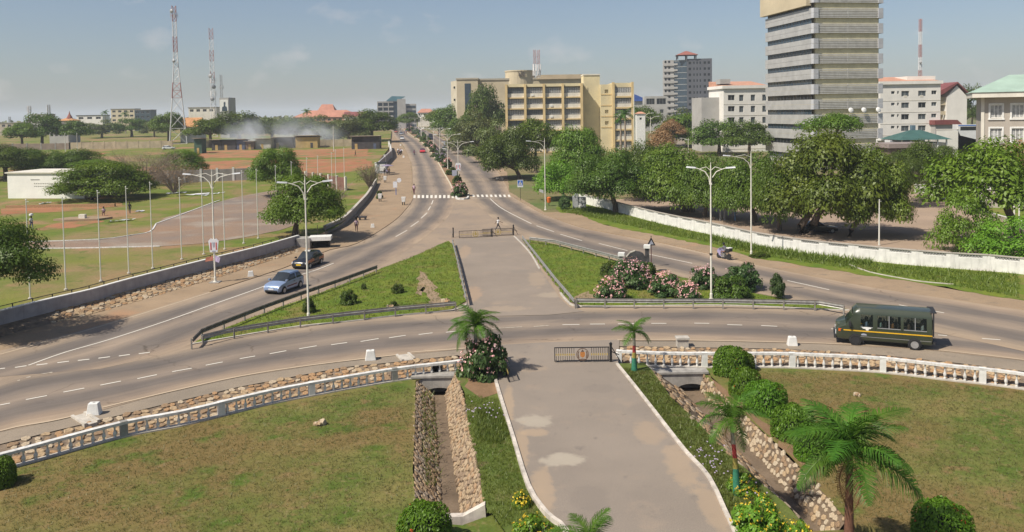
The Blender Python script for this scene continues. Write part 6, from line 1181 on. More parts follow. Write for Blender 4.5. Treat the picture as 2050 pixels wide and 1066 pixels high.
# ------------------------------------------------------------------ street lamps
def arm_pts(sgn, span, rise, z0): return [(sgn * .06, 0, z0), (sgn * span * .12, 0, z0 + rise * .45), (sgn * span * .38, 0, z0 + rise * .82), (sgn * span * .75, 0, z0 + rise * .97), (sgn * span, 0, z0 + rise * 1.05)]
def lamp(label, px, py, top, double=True, span=1.9, rz=0.0, h=0.0, rise=1.25, r=.085):
    p = P(px, py, h); H = at(px, top, p.y).z - p.z; n = thing('street_lamp', label, 'street lamp', p, rz, 'cream street lamps')
    MB().tube([(0, 0, 0), (0, 0, H * .45), (0, 0, H)], [r, r * .85, r * .55], 10).build('pole', POLE, n, smooth=True); MB().lathe([(r * 2.2, -.05), (r * 2.2, .12), (r * 1.4, .16), (r * 1.4, .5), (r * 1.1, .55)], 10).build('base', POLE, n)
    MB().tube([(0, 0, H - .02), (0, 0, H + .28)], [.035, .02], 6).build('finial', POLE, n)
    for s in ((-1, 1) if double else (-1,)):
        z0 = H - rise - .25; a = MB(); pts = arm_pts(s, span, rise, z0); a.tube(pts, [.05, .045, .04, .035, .03], 6); a.tube([(s * .05, 0, H - .35), (s * span * .3, 0, H - .1), (s * span * .72, 0, z0 + rise * 1.0)], .025, 5); a.build('arm', POLE, n, smooth=True)
        e = pts[-1]; b = MB(); b.add([(e[0], -.07, e[2] - .04), (e[0] + s * .75, -.11, e[2] + .02), (e[0] + s * .75, .11, e[2] + .02), (e[0], .07, e[2] - .04), (e[0], -.05, e[2] + .07), (e[0] + s * .72, -.07, e[2] + .13), (e[0] + s * .72, .07, e[2] + .13), (e[0], .05, e[2] + .07)], [(0, 1, 2, 3), (4, 7, 6, 5), (0, 4, 5, 1), (1, 5, 6, 2), (2, 6, 7, 3), (3, 7, 4, 0)]); b.build('lamp_head', LAMPH, n)
    return n, H
n, H = lamp('double-armed street lamp with a shield-shaped sign and small flags on its pole', 431, 566, 345)
MB().box(-.45, .45, -.45, .45, -.05, .08).build('footing', CONC, n)
SIGW = M('sign_white', (.66, .66, .68), .5, .05, 3); SIGR = M('sign_red', (.50, .12, .12), .5, .08, 4); SIGB = M('sign_blue', (.03, .13, .46), .45, .08, 4); SIGG = M('sign_grey', (.35, .36, .42), .5, .08, 4)
def shield(n, z, s, y=-.13):
    o = MB().prism([(-.5 * s, z + .55 * s), (-.28 * s, z + .78 * s), (0, z + .7 * s), (.28 * s, z + .78 * s), (.5 * s, z + .55 * s), (.36 * s, z - .55 * s), (-.36 * s, z - .55 * s)], 'y', y, y + .06).build('sign_board', SIGW, n)
    MB().box(-.32 * s, -.2 * s, y - .02, y - .002, z - .3 * s, z + .4 * s).box(.2 * s, .32 * s, y - .02, y - .002, z - .3 * s, z + .4 * s).build('red_stripe', SIGR, o)
    MB().prism([(-.12 * s, z + .42 * s), (.12 * s, z + .42 * s), (.08 * s, z + .05 * s), (0, z - .1 * s), (-.08 * s, z + .05 * s)], 'y', y - .02, y - .002).box(-.16 * s, .16 * s, y - .02, y - .002, z - .48 * s, z - .38 * s).build('emblem', SIGG, o)
shield(n, 3.35, .95)
MB().add([(-.1, -.05, 2.5), (-.75, -.1, 2.35), (-.85, -.05, 1.95), (-.1, -.02, 2.05), (-.1, -.07, 2.5), (-.75, -.12, 2.35), (-.85, -.07, 1.95), (-.1, -.04, 2.05)], [(0, 1, 2, 3), (4, 7, 6, 5), (0, 4, 5, 1), (1, 5, 6, 2), (2, 6, 7, 3)]).build('flag', M('red_orange_flag', (.55, .22, .15), .8, .2, 4), n)
MB().add([(.1, -.05, 2.55), (.6, -.15, 2.3), (.45, -.1, 1.85), (.08, -.02, 1.95), (.1, -.07, 2.55), (.6, -.17, 2.3), (.45, -.12, 1.85), (.08, -.04, 1.95)], [(0, 1, 2, 3), (4, 7, 6, 5), (0, 4, 5, 1), (1, 5, 6, 2), (2, 6, 7, 3)]).build('flag', M('lilac_flag', (.45, .38, .55), .8, .2, 4), n)
lamp('double-armed street lamp on the left grass island in front of the blue car', 618, 641, 360, span=1.25, rz=.25, h=.08)
n, H = lamp('double-armed street lamp on the right grass island among the oleanders', 1424, 601, 332, span=1.15, rz=-.3, h=.08); MB().box(-.12, .12, -.1, .1, 3.6, 3.75).build('clamp', DARKM, n)
n, H = lamp('single-armed street lamp with an orange litter bin at its foot', 1092, 421, 280, False, 2.2, .25); MB().prism([(-.3, 2.6), (-.9, 2.9), (-.9, 3.3), (-.3, 3.1)], 'y', -.05, .05).build('small_sign', SIGW, n)
lamp('single-armed street lamp in front of the white wall near the motorcyclist', 1504, 513, 308, False, 2.2, .1)
ML = [(918, 366, 283, 'nearest double-armed lamp on the planted median with a red and white sign'), (896.5, 338, 268, 'second double-armed lamp on the planted median'), (881, 318, 257, 'third double-armed lamp on the planted median'), (868.5, 299, 256, 'median lamp above the white cars'), (855, 285, 244, 'lamp on the right verge below the avenue trees'), (831, 264, 236, 'slim lamp near the top of the median'), (817, 257, 233, 'far lamp near the road top'), (804.5, 252, 229, 'far lamp below the grey glass block'), (794, 250, 231, 'far lamp left of the road top'), (788, 250, 232, 'farthest lamp on the left of the road top')]
for i, (x, y, t_, la) in enumerate(ML):
    n, H = lamp(la, x, y, t_, span=2.6, rise=1.5, h=.14)
    if i == 0: shield(n, 3.2, 1.2); MB().box(-1.3, -.3, -.1, 0, 1.4, 2.6).build('notice', SIGG, n)
p = P(843.5, 279, .14); H = at(843.5, 228, p.y).z - p.z; n = thing('loudspeaker_mast', 'tall white mast with loudspeakers rising from the median', 'mast', p); MB().tube([(0, 0, 0), (0, 0, H)], [.2, .14], 8).build('pole', POLE, n)
for z in (H - 1.2, H * .42):
    for a in range(4): MB().lathe([(.12, 0), (.2, .5), (.5, 1.0), (.48, 1.02), (.1, .6)], 10).build('loudspeaker', WHITE, n, (.2 * math.cos(a * 1.57), .2 * math.sin(a * 1.57), z), (0, PI / 2, a * 1.57))
for px, py, t_, dbl, la in ((1378, 296, 277, 0, 'single lamp beside the side street'), (1388, 298, 280, 1, 'twin lamp behind the car park trees'), (1303, 290, 263, 1, 'thin lamp among the brown trees'), (1292, 300, 227, 1, 'twin lamp left of the side street'), (1303, 262, 234, 1, 'far twin lamp behind the guard tower')):
    D_ = 230; base = G(px, D_); H = at(px, t_, D_).z - base.z; n = thing('street_lamp', la, 'street lamp', base, 0, 'cream street lamps'); MB().tube([(0, 0, 0), (0, 0, H)], [.11, .07], 8).build('pole', POLE, n)
    for s in ((-1, 1) if dbl else (-1,)): MB().tube([(0, 0, H - .7), (s * .9, 0, H - .1), (s * 1.8, 0, H)], .05, 5).build('arm', POLE, n); MB().box(min(s * 1.8, s * 2.5), max(s * 1.8, s * 2.5), -.1, .1, H - .05, H + .08).build('lamp_head', LAMPH, n)
# ------------------------------------------------------------------ flagpoles
FPM = M('pale_flagpole_paint', (.66, .65, .58), .5, .06, 2)
def flagpole(label, base, H, r=.055, group='white flagpoles on the left field', name='flagpole'):
    n = thing(name, label, 'flagpole', base, 0, group); MB().tube([(0, 0, -.1), (0, 0, H * .5), (0, 0, H)], [r, r * .85, r * .6], 8).build('pole', FPM, n); MB().lathe([(.03, 0), (.07, .05), (.05, .11), (.0, .14)], 8, (0, 0, H)).build('finial', FPM, n); MB().box(-.02, .22, -.02, .02, H - .1, H - .06).build('pulley_arm', FPM, n); MB().lathe([(.16, -.1), (.16, .1), (.1, .14)], 8).build('footing', CONCL, n); return n
ORD = ['first', 'second', 'third', 'fourth', 'fifth', 'sixth', 'seventh', 'eighth', 'ninth', 'tenth', 'eleventh', 'twelfth', 'thirteenth', 'fourteenth', 'fifteenth', 'sixteenth', 'seventeenth']
fps = [(60.5, 599, 402), (132, 581, 397), (202, 564, 384), (258, 548, 376), (306, 538, 367), (364, 520, 358), (408, 510, 354), (450, 500, 349), (488, 488, 344), (517, 478, 341)]
for i, (x, y, t_) in enumerate(fps): p = P(x, y, FH); flagpole('%s white flagpole from the left along the grass behind the railing' % ORD[i], p, at(x, t_, p.y).z - p.z)
for i, (x, t_) in enumerate(((550, 333), (582, 325), (613, 318), (635, 315), (663, 309), (671, 305), (688, 302))):
    d = ray(x, t_); D_ = (CAMZ - FH - 7.9) / -d.z * d.y; p = G(x, D_, FH); flagpole('%s white flagpole from the left along the row, %s' % (ORD[10 + i], 'behind the round tree' if i < 2 else 'in front of the red dirt pitch'), p, 7.9)
for i, (x, y, t_) in enumerate(((1760, 492, 402),)): p = P(x, y); flagpole('white pole just behind the white wall in the car park', p, at(x, t_, p.y).z - p.z, .09, 'single white poles')
for i, x in enumerate((2032, 2042)): p = G(x, 104); flagpole('%s slim white pole before the green-roofed building' % ('left' if i == 0 else 'right'), p, 6.0, .1, 'white poles at the right edge')
p = G(668, 262, FH); flagpole('tall pale pole standing on the far field before the smoke', p, 8.4, .12, 'tall far poles'); p = G(1270, 190); flagpole('tall white pole beside the royal palms', p, at(1270, 190, 190).z - p.z, .13, 'tall far poles'); p = G(1263, 190); flagpole('short white pole beside the royal palms', p, 5.5, .12, 'tall far poles')
for px in (131, 155): flagpole('thin pale %s pole by the lone dark tree on the far field' % ('left' if px == 131 else 'right'), G(px, 285, FH), 6.6, .12, 'tall far poles')
YB = M('pale_yellow_block', (.60, .52, .32), .8, .12, 4); RUSTP = M('rusty_pink_pipe', (.36, .24, .22), .7, .15, 4)
for i, (x, y) in enumerate(((598, 477), (609, 478), (636, 474), (652, 475))):
    p = P(x, y, .3); n = thing('post', '%s thin post by the underpass entrance%s' % (ORD[i], ' on a yellow block' if i < 2 else ' above the white roof'), 'post', p, 0, 'thin posts round the underpass'); MB().tube([(0, 0, .0), (0, 0, 1.45)], .035, 6).build('pipe', RUSTP, n); MB().box(-.16, .16, -.16, .16, -.5, .14).build('block', YB, n)
# ------------------------------------------------------------------ signs and street furniture
n = thing('road_sign', 'blue square pedestrian crossing sign on a post beside the dark trees', 'road sign', P(1042, 402)); MB().tube([(0, 0, 0), (0, 0, 3.3)], .04, 6).build('post', DARKM, n); o = MB().box(-.48, .48, -.1, -.06, 2.3, 3.55).build('sign_board', SIGW, n); MB().box(-.42, .42, -.12, -.102, 2.62, 3.46).build('blue_panel', SIGB, o)
MB().prism([(-.33, 2.72), (.33, 2.72), (0, 3.36)], 'y', -.135, -.122).build('white_triangle', SIGW, o); MB().prism([(-.07, 3.1), (.05, 3.1), (.03, 2.98), (.14, 2.8), (.08, 2.78), (0, 2.92), (-.1, 2.78), (-.15, 2.8), (-.04, 2.98)], 'y', -.15, -.137).box(-.03, .03, -.15, -.137, 3.12, 3.2).build('walking_figure', DARKM, o)
n = thing('warning_sign', 'dark triangular warning sign on a reddish post beside the stone sign', 'road sign', P(1304, 536)); MB().tube([(0, 0, 0), (0, 0, 2.15)], .04, 6).build('post', M('dark_red_post', (.10, .03, .03), .6, .15, 4), n); b = MB()
tr = [(-.42, 2.15), (.42, 2.15), (0, 2.95)]; ti = [(-.25, 2.25), (.25, 2.25), (0, 2.72)]
for i in range(3): b.prism([tr[i], tr[(i + 1) % 3], ti[(i + 1) % 3], ti[i]], 'y', -.03, .03)
b.build('triangle_frame', DARKM, n); MB().prism([(-.24, 2.26), (.24, 2.26), (0, 2.7)], 'y', -.015, .015).build('triangle_plate', SIGG, n); MB().box(-.03, .03, -.03, .03, 2.95, 3.1).build('top_cap', DARKM, n)
SLATE = M('dark_slate', (.055, .052, .055), .6, .35, 3); n = thing('stone_sign', 'dark curved-top stone sign between two white-capped pillars on the right island', 'monument', P(1270, 546), -.25)
MB().prism([(-1.0, 0), (1.0, 0), (1.0, 1.55), (.8, 1.85), (.5, 2.0), (.1, 2.03), (-.35, 1.85), (-.7, 1.45), (-1.0, 1.2)], 'y', -.12, .12).build('slab', SLATE, n); MB().prism([(-1.0, 1.21), (-.7, 1.46), (-.35, 1.86), (.1, 2.04), (.1, 2.12), (-.4, 1.95), (-.76, 1.55), (-1.0, 1.3)], 'y', -.15, .15).build('pale_edge', CONCL, n)
for x, hh in ((-1.2, 1.55), (1.2, 2.35)): MB().box(x - .18, x + .18, -.18, .18, 0, hh).build('pillar', SLATE if x > 0 else CONC, n); MB().box(x - .3, x + .3, -.3, .3, hh + .002, hh + .3).build('pillar_cap', WHITE, n)
n = thing('stone_plinth', 'long low stone edging on the grass behind the oleanders', 'edging', P(1262, 572, .09)); MB().box(-.3, 2.8, -.1, .12, 0, .25).build('slab', CONC, n)
CABG = M('grey_cabinet', (.33, .34, .35), .6, .12, 2, stain=.3); n = thing('electrical_cabinet', 'grey electrical cabinets at the left end of the white wall', 'cabinet', P(1157, 417)); MB().box(-.8, .05, -.5, .5, 0, 1.9).build('cabinet', CABG, n); MB().box(.1, 1.25, -.45, .5, 0, 1.75).build('cabinet', CABG, n); MB().box(-.7, -.05, -.53, -.502, .2, 1.7).box(.2, 1.15, -.48, -.452, .15, 1.6).build('door', M('light_cabinet_door', (.42, .43, .44), .6, .1, 2), n); MB().box(.05, .55, -1.0, -.6, 0, .55).build('small_box', WHITE, n); MB().box(-.5, .1, -.3, .3, 1.902, 2.25).build('cabinet_top', CABG, n)
n = thing('litter_bin', 'orange litter bin beside the single-armed lamp', 'litter bin', P(1099, 413)); MB().box(-.05, .05, -.05, .05, 0, .6).build('stand', DARKM, n); MB().lathe([(.24, .55), (.3, .6), (.36, 1.35), (.3, 1.4), (.1, 1.5)], 12).build('bin', M('orange_plastic', (.55, .13, .02), .5, .1, 4), n)
n = thing('steel_frame', 'tall grey steel frame and blue pole under the car park trees', 'frame', P(1442, 442)); H = at(1442, 345, P(1442, 442).y).z; MB().box(-.1, .1, -.1, .1, 0, H).build('post', CABG, n); MB().box(.45, .65, -.1, .1, 0, H).build('post', CABG, n); MB().box(-.3, 2.4, -.15, .15, H + .002, H + .35).build('beam', M('rust_beam', (.14, .07, .05), .8, .2, 2), n)
MB().lathe([(.11, 0), (.11, H - 1)], 10, (1.85, -.6, 0)).build('blue_pole', M('faded_blue_paint', (.16, .26, .40), .6, .2, 2), n); MB().box(1.7, 2.3, -.75, -.72, H - 1.9, H - 1.3).build('notice', M('maroon_sign', (.16, .04, .05), .6, .1, 3), n)
a, c = G(1640, 88), G(2060, 84); a.z += 2.0; c.z += 2.25; MB().tube([a.lerp(c, t) + Vector((0, 0, -.35 * math.sin(PI * t))) for t in np.linspace(0, 1, 20)], .03, 5).build('overhead_cable', DARKM); tag(bpy.data.objects['overhead_cable'], 'thin dark cable strung across the car park behind the white wall', 'cable')
PUR = M('mauve_canvas', (.24, .20, .28), .85, .12, 2); n = thing('kiosk', 'grey kiosk with a white poster and mauve umbrella beside the footpath wall', 'kiosk', P(762, 348)); MB().box(-.9, 1.3, .3, 2, 0, 2.5).build('booth', CABG, n); MB().box(-.2, 1.1, .2, .29, .6, 2.2).build('poster', WHITE, n); MB().box(-1.0, 1.4, .1, 2.1, 2.502, 2.65).build('roof', DARKM, n)
n = thing('parasol', 'flat mauve parasol shading people in front of the kiosk', 'parasol', P(776, 350)); MB().tube([(0, 0, 0), (0, 0, 2.2)], .04, 6).build('pole', DARKM, n); MB().lathe([(1.5, 2.05), (1.5, 2.1), (.8, 2.28), (.02, 2.4)], 8).build('canopy', PUR, n)
n = thing('notice_post', 'blue post with white notices and a round white sign on the footpath', 'sign post', P(793, 391)); MB().tube([(0, 0, 0), (0, 0, 2.6)], .06, 6).build('post', SIGB, n); MB().box(-.5, .25, -.12, -.07, 1.4, 2.5).build('notice', SIGW, n); MB().lathe([(.42, 0), (.42, .05)], 16, (0, 0, 0)).build('round_sign', SIGW, n, (.62, -.1, 2.75), (PI / 2, 0, 0)); MB().tube([(0, -.05, 2.5), (.6, -.05, 2.7)], .03, 5).build('bracket', DARKM, n)
for x, y, la in ((761, 404, 'white planter with a leafy sapling on the footpath'), (808, 411, 'white box on legs at the kerb left of the zebra crossing'), (771, 366, 'white planter at the end of the curved wall')):
    n = thing('planter', la, 'planter', P(x, y), 0, 'white planters on the footpath'); MB().taper(0, 0, .55, 1.35, .25, .25, .34, .3).build('box', WHITE, n); MB().box(-.22, -.1, -.1, .1, 0, .549).box(.1, .22, -.1, .1, 0, .549).build('legs', DARKM, n)
n = thing('stone_bench', 'dark stone bench beside the curved wall', 'bench', P(726, 441)); MB().box(-.6, .6, -.3, .3, .35, .55).build('seat', SLATE, n); MB().box(-.5, -.3, -.25, .25, 0, .349).box(.3, .5, -.25, .25, 0, .349).build('legs', SLATE, n)
for x, y, la in ((985, 338, 'grey stone bench under the dark tree on the right pavement'), (1000, 362, 'low stone seat on the right pavement edge')): n = thing('stone_bench', la, 'bench', P(x, y)); MB().box(-.8, .8, -.3, .3, .4, .6).build('seat', CONC, n); MB().box(-.7, -.5, -.25, .25, 0, .399).box(.5, .7, -.25, .25, 0, .399).build('legs', CONC, n)
TARP = M('white_tarpaulin', (.68, .68, .70), .6, .06, 3)
for (x0, y0, x1, y1), la in (((355, 393, 418, 389), 'long white sheet laid on the grass left of the shield-signed lamp'), ((405, 393, 448, 387), 'white sheet laid on the grass right of the shield-signed lamp'), ((76, 410, 100, 408), 'small white sheet on the grass in front of the white hall'), ((218, 446, 268, 441), 'pale pink and white sheet on the grass under the broad tree'), ((272, 425, 288, 424), 'small pale sheet in the shade of the broad tree'), ((335, 389, 372, 387), 'dull pink sheet left of the long white sheet')):
    a, c = P(x0, y0, FH), P(x1, y1, FH); r = random.Random(x0); o = MB(); k = 8; vs = []
    for i in range(k + 1):
        q = a.lerp(c, i / k)
        for j in range(3): vs.append((q.x, q.y + (j - 1) * .55 + r.uniform(-.3, .3), q.z + .06 + r.uniform(0, .22)))
    o.add(vs, [(i * 3 + j, i * 3 + j + 1, i * 3 + j + 4, i * 3 + j + 3) for i in range(k) for j in range(2)]); tag(o.build('sheet', TARP), la, 'sheet', 'sheets laid out on the grass')
p = P(172, 440, FH); n = thing('stone_platform', 'low stone platform round the foot of the broad tree', 'platform', p); MB().prism([(-4.2, -1), (-2, -2.0), (2.5, -1.6), (3.6, .6), (0, 1.8), (-3, 1.2)], 'z', -.1, .28).build('slab', DIRT, n); MB().box(-.6, .3, -.9, -.3, .281, .85).build('block', OFFW, n)
p = P(120, 416, FH); n = thing('stone_step', 'long low red-brown stone step in front of the white hall', 'step', p); MB().box(-9, 9, 0, .5, -.1, .5).build('slab', STONEM[0], n)
def heap(label, x, y, s, h):
    p = P(x, y, h); n = thing('rock_heap', label, 'rock', p); r = random.Random(int(x))
    for i in range(7): a = r.uniform(0, 6); o = put('rock', SM_MIX[i % 10] if i % 3 else SM_PALE[i % 8], n, (math.cos(a) * s * r.uniform(.1, .8), math.sin(a) * s * .7 * r.uniform(.1, .8), s * r.uniform(.1, .35)), (r.uniform(-.5, .5), r.uniform(-.5, .5), a)); k = s * r.uniform(.6, 1); o.scale = (k, k, k * 2.2)
heap('small heap of rock and earth on the left lawn', 640, 851, .38, LH); heap('small rock lying on the right lawn', 1717, 792, .25, LH); heap('grey rock on the left grass island near its lower rail', 783, 615, .3, .08); heap('pale rocks at the lower corner of the left grass island', 893, 606, .5, .08)
# ------------------------------------------------------------------ vehicles
TYRE = M('tyre_rubber', (.02, .02, .02), .85, .15, 6); RIM = M('steel_rim', (.45, .45, .45), .4, .1, 4, metal=.6); HEADL = M('headlamp_glass', (.75, .76, .78), .15, .05, 3, spec=.8); TAILL = M('tail_lamp', (.35, .03, .02), .3, .1, 3); BLKP = M('black_plastic', (.025, .025, .027), .6, .15, 4)
SEATM = M('dark_seat_fabric', (.05, .045, .045), .9, .2, 4)
def wheel(par, x, y, r=.32, w=.2, rim=RIM):
    o = MB().lathe([(r * .62, -w / 2), (r * .93, -w / 2), (r, -w * .3), (r, w * .3), (r * .93, w / 2), (r * .62, w / 2)], 20).build('wheel', TYRE, par, (x, y, r), (PI / 2, 0, 0), smooth=True)
    b = MB().lathe([(r * .64, -w * .53), (r * .64, w * .53), (r * .57, w * .55), (r * .5, w * .51), (r * .2, w * .515), (r * .14, w * .58), (.01, w * .58)], 16)
    MB.build(b, 'rim', rim, o); return o
def loft(par, stations, mats, glassf, name='body'):
    """stations: list of (x, [(y,z)...]) half rings bottom->top centre; glassf(i,j)-> material index"""
    b = MB(); m = len(stations[0][1]); vs = []
    for x, ring in stations:
        vs += [(x, y, z) for y, z in ring] + [(x, -y, z) for y, z in ring[::-1][1:]]
    k = 2 * m - 1
    for i in range(len(stations) - 1):
        for j in range(k - 1):
            jj = j if j < m - 1 else k - 2 - j; g = glassf(i, jj)
            if g is None: continue
            b.add([vs[i * k + j], vs[i * k + j + 1], vs[(i + 1) * k + j + 1], vs[(i + 1) * k + j]], [(0, 1, 2, 3)], g)
    b.add(vs[:k], [tuple(range(k))], 0); b.add(vs[-k:], [tuple(range(k))], 0)
    me = b.mesh(name, mats); bm = bmesh.new(); bm.from_mesh(me); bmesh.ops.remove_doubles(bm, verts=bm.verts, dist=.0005); bmesh.ops.recalc_face_normals(bm, faces=bm.faces); bm.to_mesh(me); bm.free()
    me.polygons.foreach_set('use_smooth', [True] * len(me.polygons))
    try: me.set_sharp_from_angle(angle=math.radians(32))
    except Exception: pass
    return put(name, me, par)
CGL = MGLASS('car_glass', (.035, .042, .048), 0, .05)
def car(label, loc, rz, paint, L=3.85, Wd=1.68, H=1.5, sedan=False, plate=None, wheels=RIM, trim=None, taxi=False, detail=True, wb=None, fender=None, cat='car', name='car', group=None):
    n = thing(name, label, cat, loc, rz, group); w = Wd / 2; l = L / 2; wb = wb or L * .64
    hb = .93 if H < 1.55 else 1.0; hood = hb - .06
    def ring(ww, zb, zs, zh, cab=None):
        base = [(ww * .86, zb), (ww * .98, zb + .1), (ww, zs), (ww * .97, zh)]
        if cab: wt, wz, rz_ = cab; return base + [(w * wt, wz), (w * (wt - .10), rz_ - .02), (0, rz_ + .02)]
        return base + [(ww * .86, zh + .03), (ww * .5, zh + .055), (0, zh + .07)]
    xw = l * .44 if not sedan else l * .36; xr = l * .02 if not sedan else -l * .02; xe = -l * .70 if not sedan else -l * .34; xb = -l * .90 if not sedan else -l * .62
    st = [(l, ring(w * .82, .3, .42, .56)), (l * .96, ring(w * .93, .22, .45, .68)), (l * .84, ring(w, .2, .52, hood - .12)), (xw, ring(w, .2, .55, hood)), (xr, ring(w, .2, .55, hb, (.80, H - .14, H))), ((xr + xe) / 2 + .05, ring(w, .2, .55, hb, (.80, H - .12, H + .01))), ((xr + xe) / 2 - .05, ring(w, .2, .55, hb, (.80, H - .12, H + .01))), (xe, ring(w, .2, .55, hb, (.79, H - .16, H - .03))), (xb, ring(w, .2, .55, hb + .01)), (-l * .97, ring(w * .95, .22, .5, hb - (.04 if sedan else .12))), (-l, ring(w * .86, .3, .45, .62))]
    def g(i, j):
        if i in (3, 7) and j >= 3: return 1
        if i in (4, 6) and j == 3: return 1
        if i == 5 and j == 3: return 0
        return 0
    loft(n, st, [paint, CGL], g)
    for x in (wb / 2 + .02, -wb / 2 + .02):
        for y in (-1, 1): wheel(n, x, y * (w - .045), .30, .19, wheels)
        MB().lathe([(.36, -w * 1.005), (.36, w * 1.005)], 18).build('wheel_arch', BLKP, n, (x, 0, .31), (PI / 2, 0, 0))
    if not detail: 
        for y in (-1, 1): MB().box(l * .90, l * .97, y * w * .62 - .14, y * w * .62 + .14, .56, .70).build('headlamp', HEADL, n)
        return n
    for y in (-1, 1):
        MB().prism([(l * .79, hood - .10), (l * .965, .70), (l * .985, .56), (l * .85, .56)], 'y', y * w * .66 - .20, y * w * .66 + .20).build('headlamp', HEADL, n)
        MB().box(-l * .975, -l * .90, y * w * .84 - .08, y * w * .84 + .08, .62, .95).build('tail_lamp', TAILL, n)
        MB().box(xw - .1, xw + .12, y * (w + .03) - .08, y * (w + .03) + .08, hb + .02, hb + .16).build('wing_mirror', paint, n)
        MB().box(-wb / 2 + .5, wb / 2 - .45, y * (w + .004) - .012, y * (w + .004) + .012, .50, .60).build('side_moulding', trim or BLKP, n)
        for x in (xr - .35, xr - .35 - L * .24): MB().box(x - .09, x + .09, y * (w + .006) - .012, y * (w + .006) + .012, .80, .84).build('door_handle', trim or paint, n)
    MB().box(l * .955, l * 1.0 + .012, -w * .72, w * .72, .30, .41).build('lower_grille', BLKP, n); MB().box(l * .93, l * .998, -w * .36, w * .36, .575, .66).build('grille', BLKP, n)
    if plate: MB().box(l + .002, l + .025, -.26, .26, .43, .56).build('number_plate', plate, n)
    MB().tube([(xw + .12, -.5, hb + .03), (xw + .02, .1, hb + .1)], .012, 4).build('wiper', BLKP, n)
    if taxi: MB().box(-.1, .1, -.28, .28, H + .022, H + .14).build('taxi_sign', WHITE, n)
    if fender:
        for x0, x1 in ((wb / 2 - .48, l * .90), (-l * .94, -wb / 2 + .42)):
            for y in (-1, 1): MB().prism([(x0, .58), (x1, .58), (x1 - (.15 if x0 > 0 else 0), .80), (x0 + (.0 if x0 > 0 else .15), .88)], 'y', y * w - .012 - .006 * y, y * w + .012 - .006 * y).build('orange_fender', fender, n)
    return n
def heading(p0, p1): d = p1 - p0; return math.atan2(d.y, d.x)
def car_at(front, rear, **k):     # contacts of the wheels on the car's own left side
    a, c = P(*front), P(*rear); rz = heading(c, a); m = (a + c) / 2; nrm = Vector((math.sin(rz), -math.cos(rz), 0)); m = m + nrm * k.pop('half', .75); return dict(loc=m, rz=rz, **k)
BLUEP = M('silver_blue_paint', (.26, .34, .50), .28, .05, 1, metal=.35, coat=.6); BLKPT = M('black_car_paint', (.012, .012, .014), .25, .1, 1, coat=.7); ORF = M('orange_taxi_paint', (.42, .12, .03), .35, .1, 2, coat=.4); YPL = M('yellow_plate', (.75, .50, .04), .5, .08, 3); WPL = M('white_plate', (.6, .6, .62), .5, .08, 3)
k = car_at((568, 588.5), (599.5, 576.5)); n = car(H=1.6, label='silver-blue hatchback driving towards the camera on the left carriageway', paint=BLUEP, plate=WPL, wb=2.45, trim=M('maroon_moulding', (.10, .02, .03), .5), **k)
k = car_at((618.7, 538.5), (642, 529)); n = car('black taxi with orange fenders and a yellow number plate behind the blue car', paint=BLKPT, plate=YPL, wb=2.45, taxi=True, fender=ORF, L=3.95, **k)
MB().prism([(.30, .62), (.86, .62), (.86, .9), (.30, .9)], 'y', .845, .858).build('orange_door_panel', ORF, n)
DGREY = M('dark_grey_car_paint', (.03, .034, .04), .3, .1, 1, coat=.6); p = P(1640, 471); car('dark grey car parked under the big tree in the car park', G(1637, P(1640, 468).y + .8), .05, DGREY, 4.5, 1.75, 1.45, True, None)
WCAR = M('white_car_paint', (.66, .66, .66), .3, .05, 1, coat=.5); RCAR = M('red_car_paint', (.55, .03, .04), .3, .08, 1, coat=.5); SCAR = M('silver_car_paint', (.42, .43, .45), .3, .05, 1, metal=.4, coat=.5)
def rd(p0, p1): return heading(P(*p0), P(*p1))
down = rd((846, 300), (852, 320)); up = rd((905, 320), (890, 295))
car('bright red car coming down the left carriageway', P(846, 306), down, RCAR, 4.1, 1.75, 1.4, detail=False); car('white car coming down the left carriageway near the median kerb', P(805, 280), rd((800, 276), (812, 286)), WCAR, 4.3, 1.75, 1.5, detail=False); car('silver car following the white car down the hill', P(803, 270), rd((795, 266), (806, 274)), SCAR, 4.3, 1.75, 1.5, detail=False)
car('white car driving away on the right carriageway', P(890, 303), up, WCAR, 4.6, 1.85, 1.7, detail=False); car('white hatchback ahead of the white car on the right carriageway', P(893, 292), up, SCAR, 4.2, 1.75, 1.6, detail=False); car('reddish car near the top of the left carriageway', P(793, 266), down, M('rust_red_car_paint', (.36, .10, .07), .4, .1, 1), 4.2, 1.8, 1.6, detail=False)
car('dark truck-like car on the right carriageway beyond the white cars', P(862, 280), up, M('dark_blue_car_paint', (.04, .04, .07), .4, .1, 1), 5.2, 2.1, 2.6, detail=False, cat='van', name='van'); car('pale car parked on the far left field', G(338, 290, FH), .2, WCAR, 4.4, 1.75, 1.4, detail=False)
for i, (x, y, m_) in enumerate(((826, 259, WCAR), (833, 262, DGREY), (818, 256, SCAR), (840, 266, DGREY))): car('far %s car queuing at the top of the right carriageway' % ('white', 'dark grey', 'silver', 'charcoal')[i], P(x, y), up, m_, 4.3, 1.8, 1.6, detail=False)
def bus(label, px, D, ytop, L, paint, stripe, rz=0):
    b0 = G(px, D); H = 3.1; b0.z = at(px, ytop, D).z - H; n = thing('bus', label, 'bus', Vector((b0.x, b0.y, zt(D))), rz); H = at(px, ytop, D).z - zt(D)
    MB().box(0, L, 0, 2.5, .4, H).build('body', paint, n); MB().box(.5, L - .5, -.02, -.001, H - 1.4, H - .5).build('window_band', GLD, n); MB().box(.0, L, -.03, -.001, H - .32, H - .12).build('stripe', stripe, n)
    for x in (1.5, L - 1.8): wheel(n, x, .15, .45, .3)
bus('white and blue coach parked in the yard left of the green-roofed building', 1918, 190, 250, 8, WCAR, SIGB); bus('long white bus parked beneath the pavilion', 1782, 168, 281, 6, WCAR, SIGG)
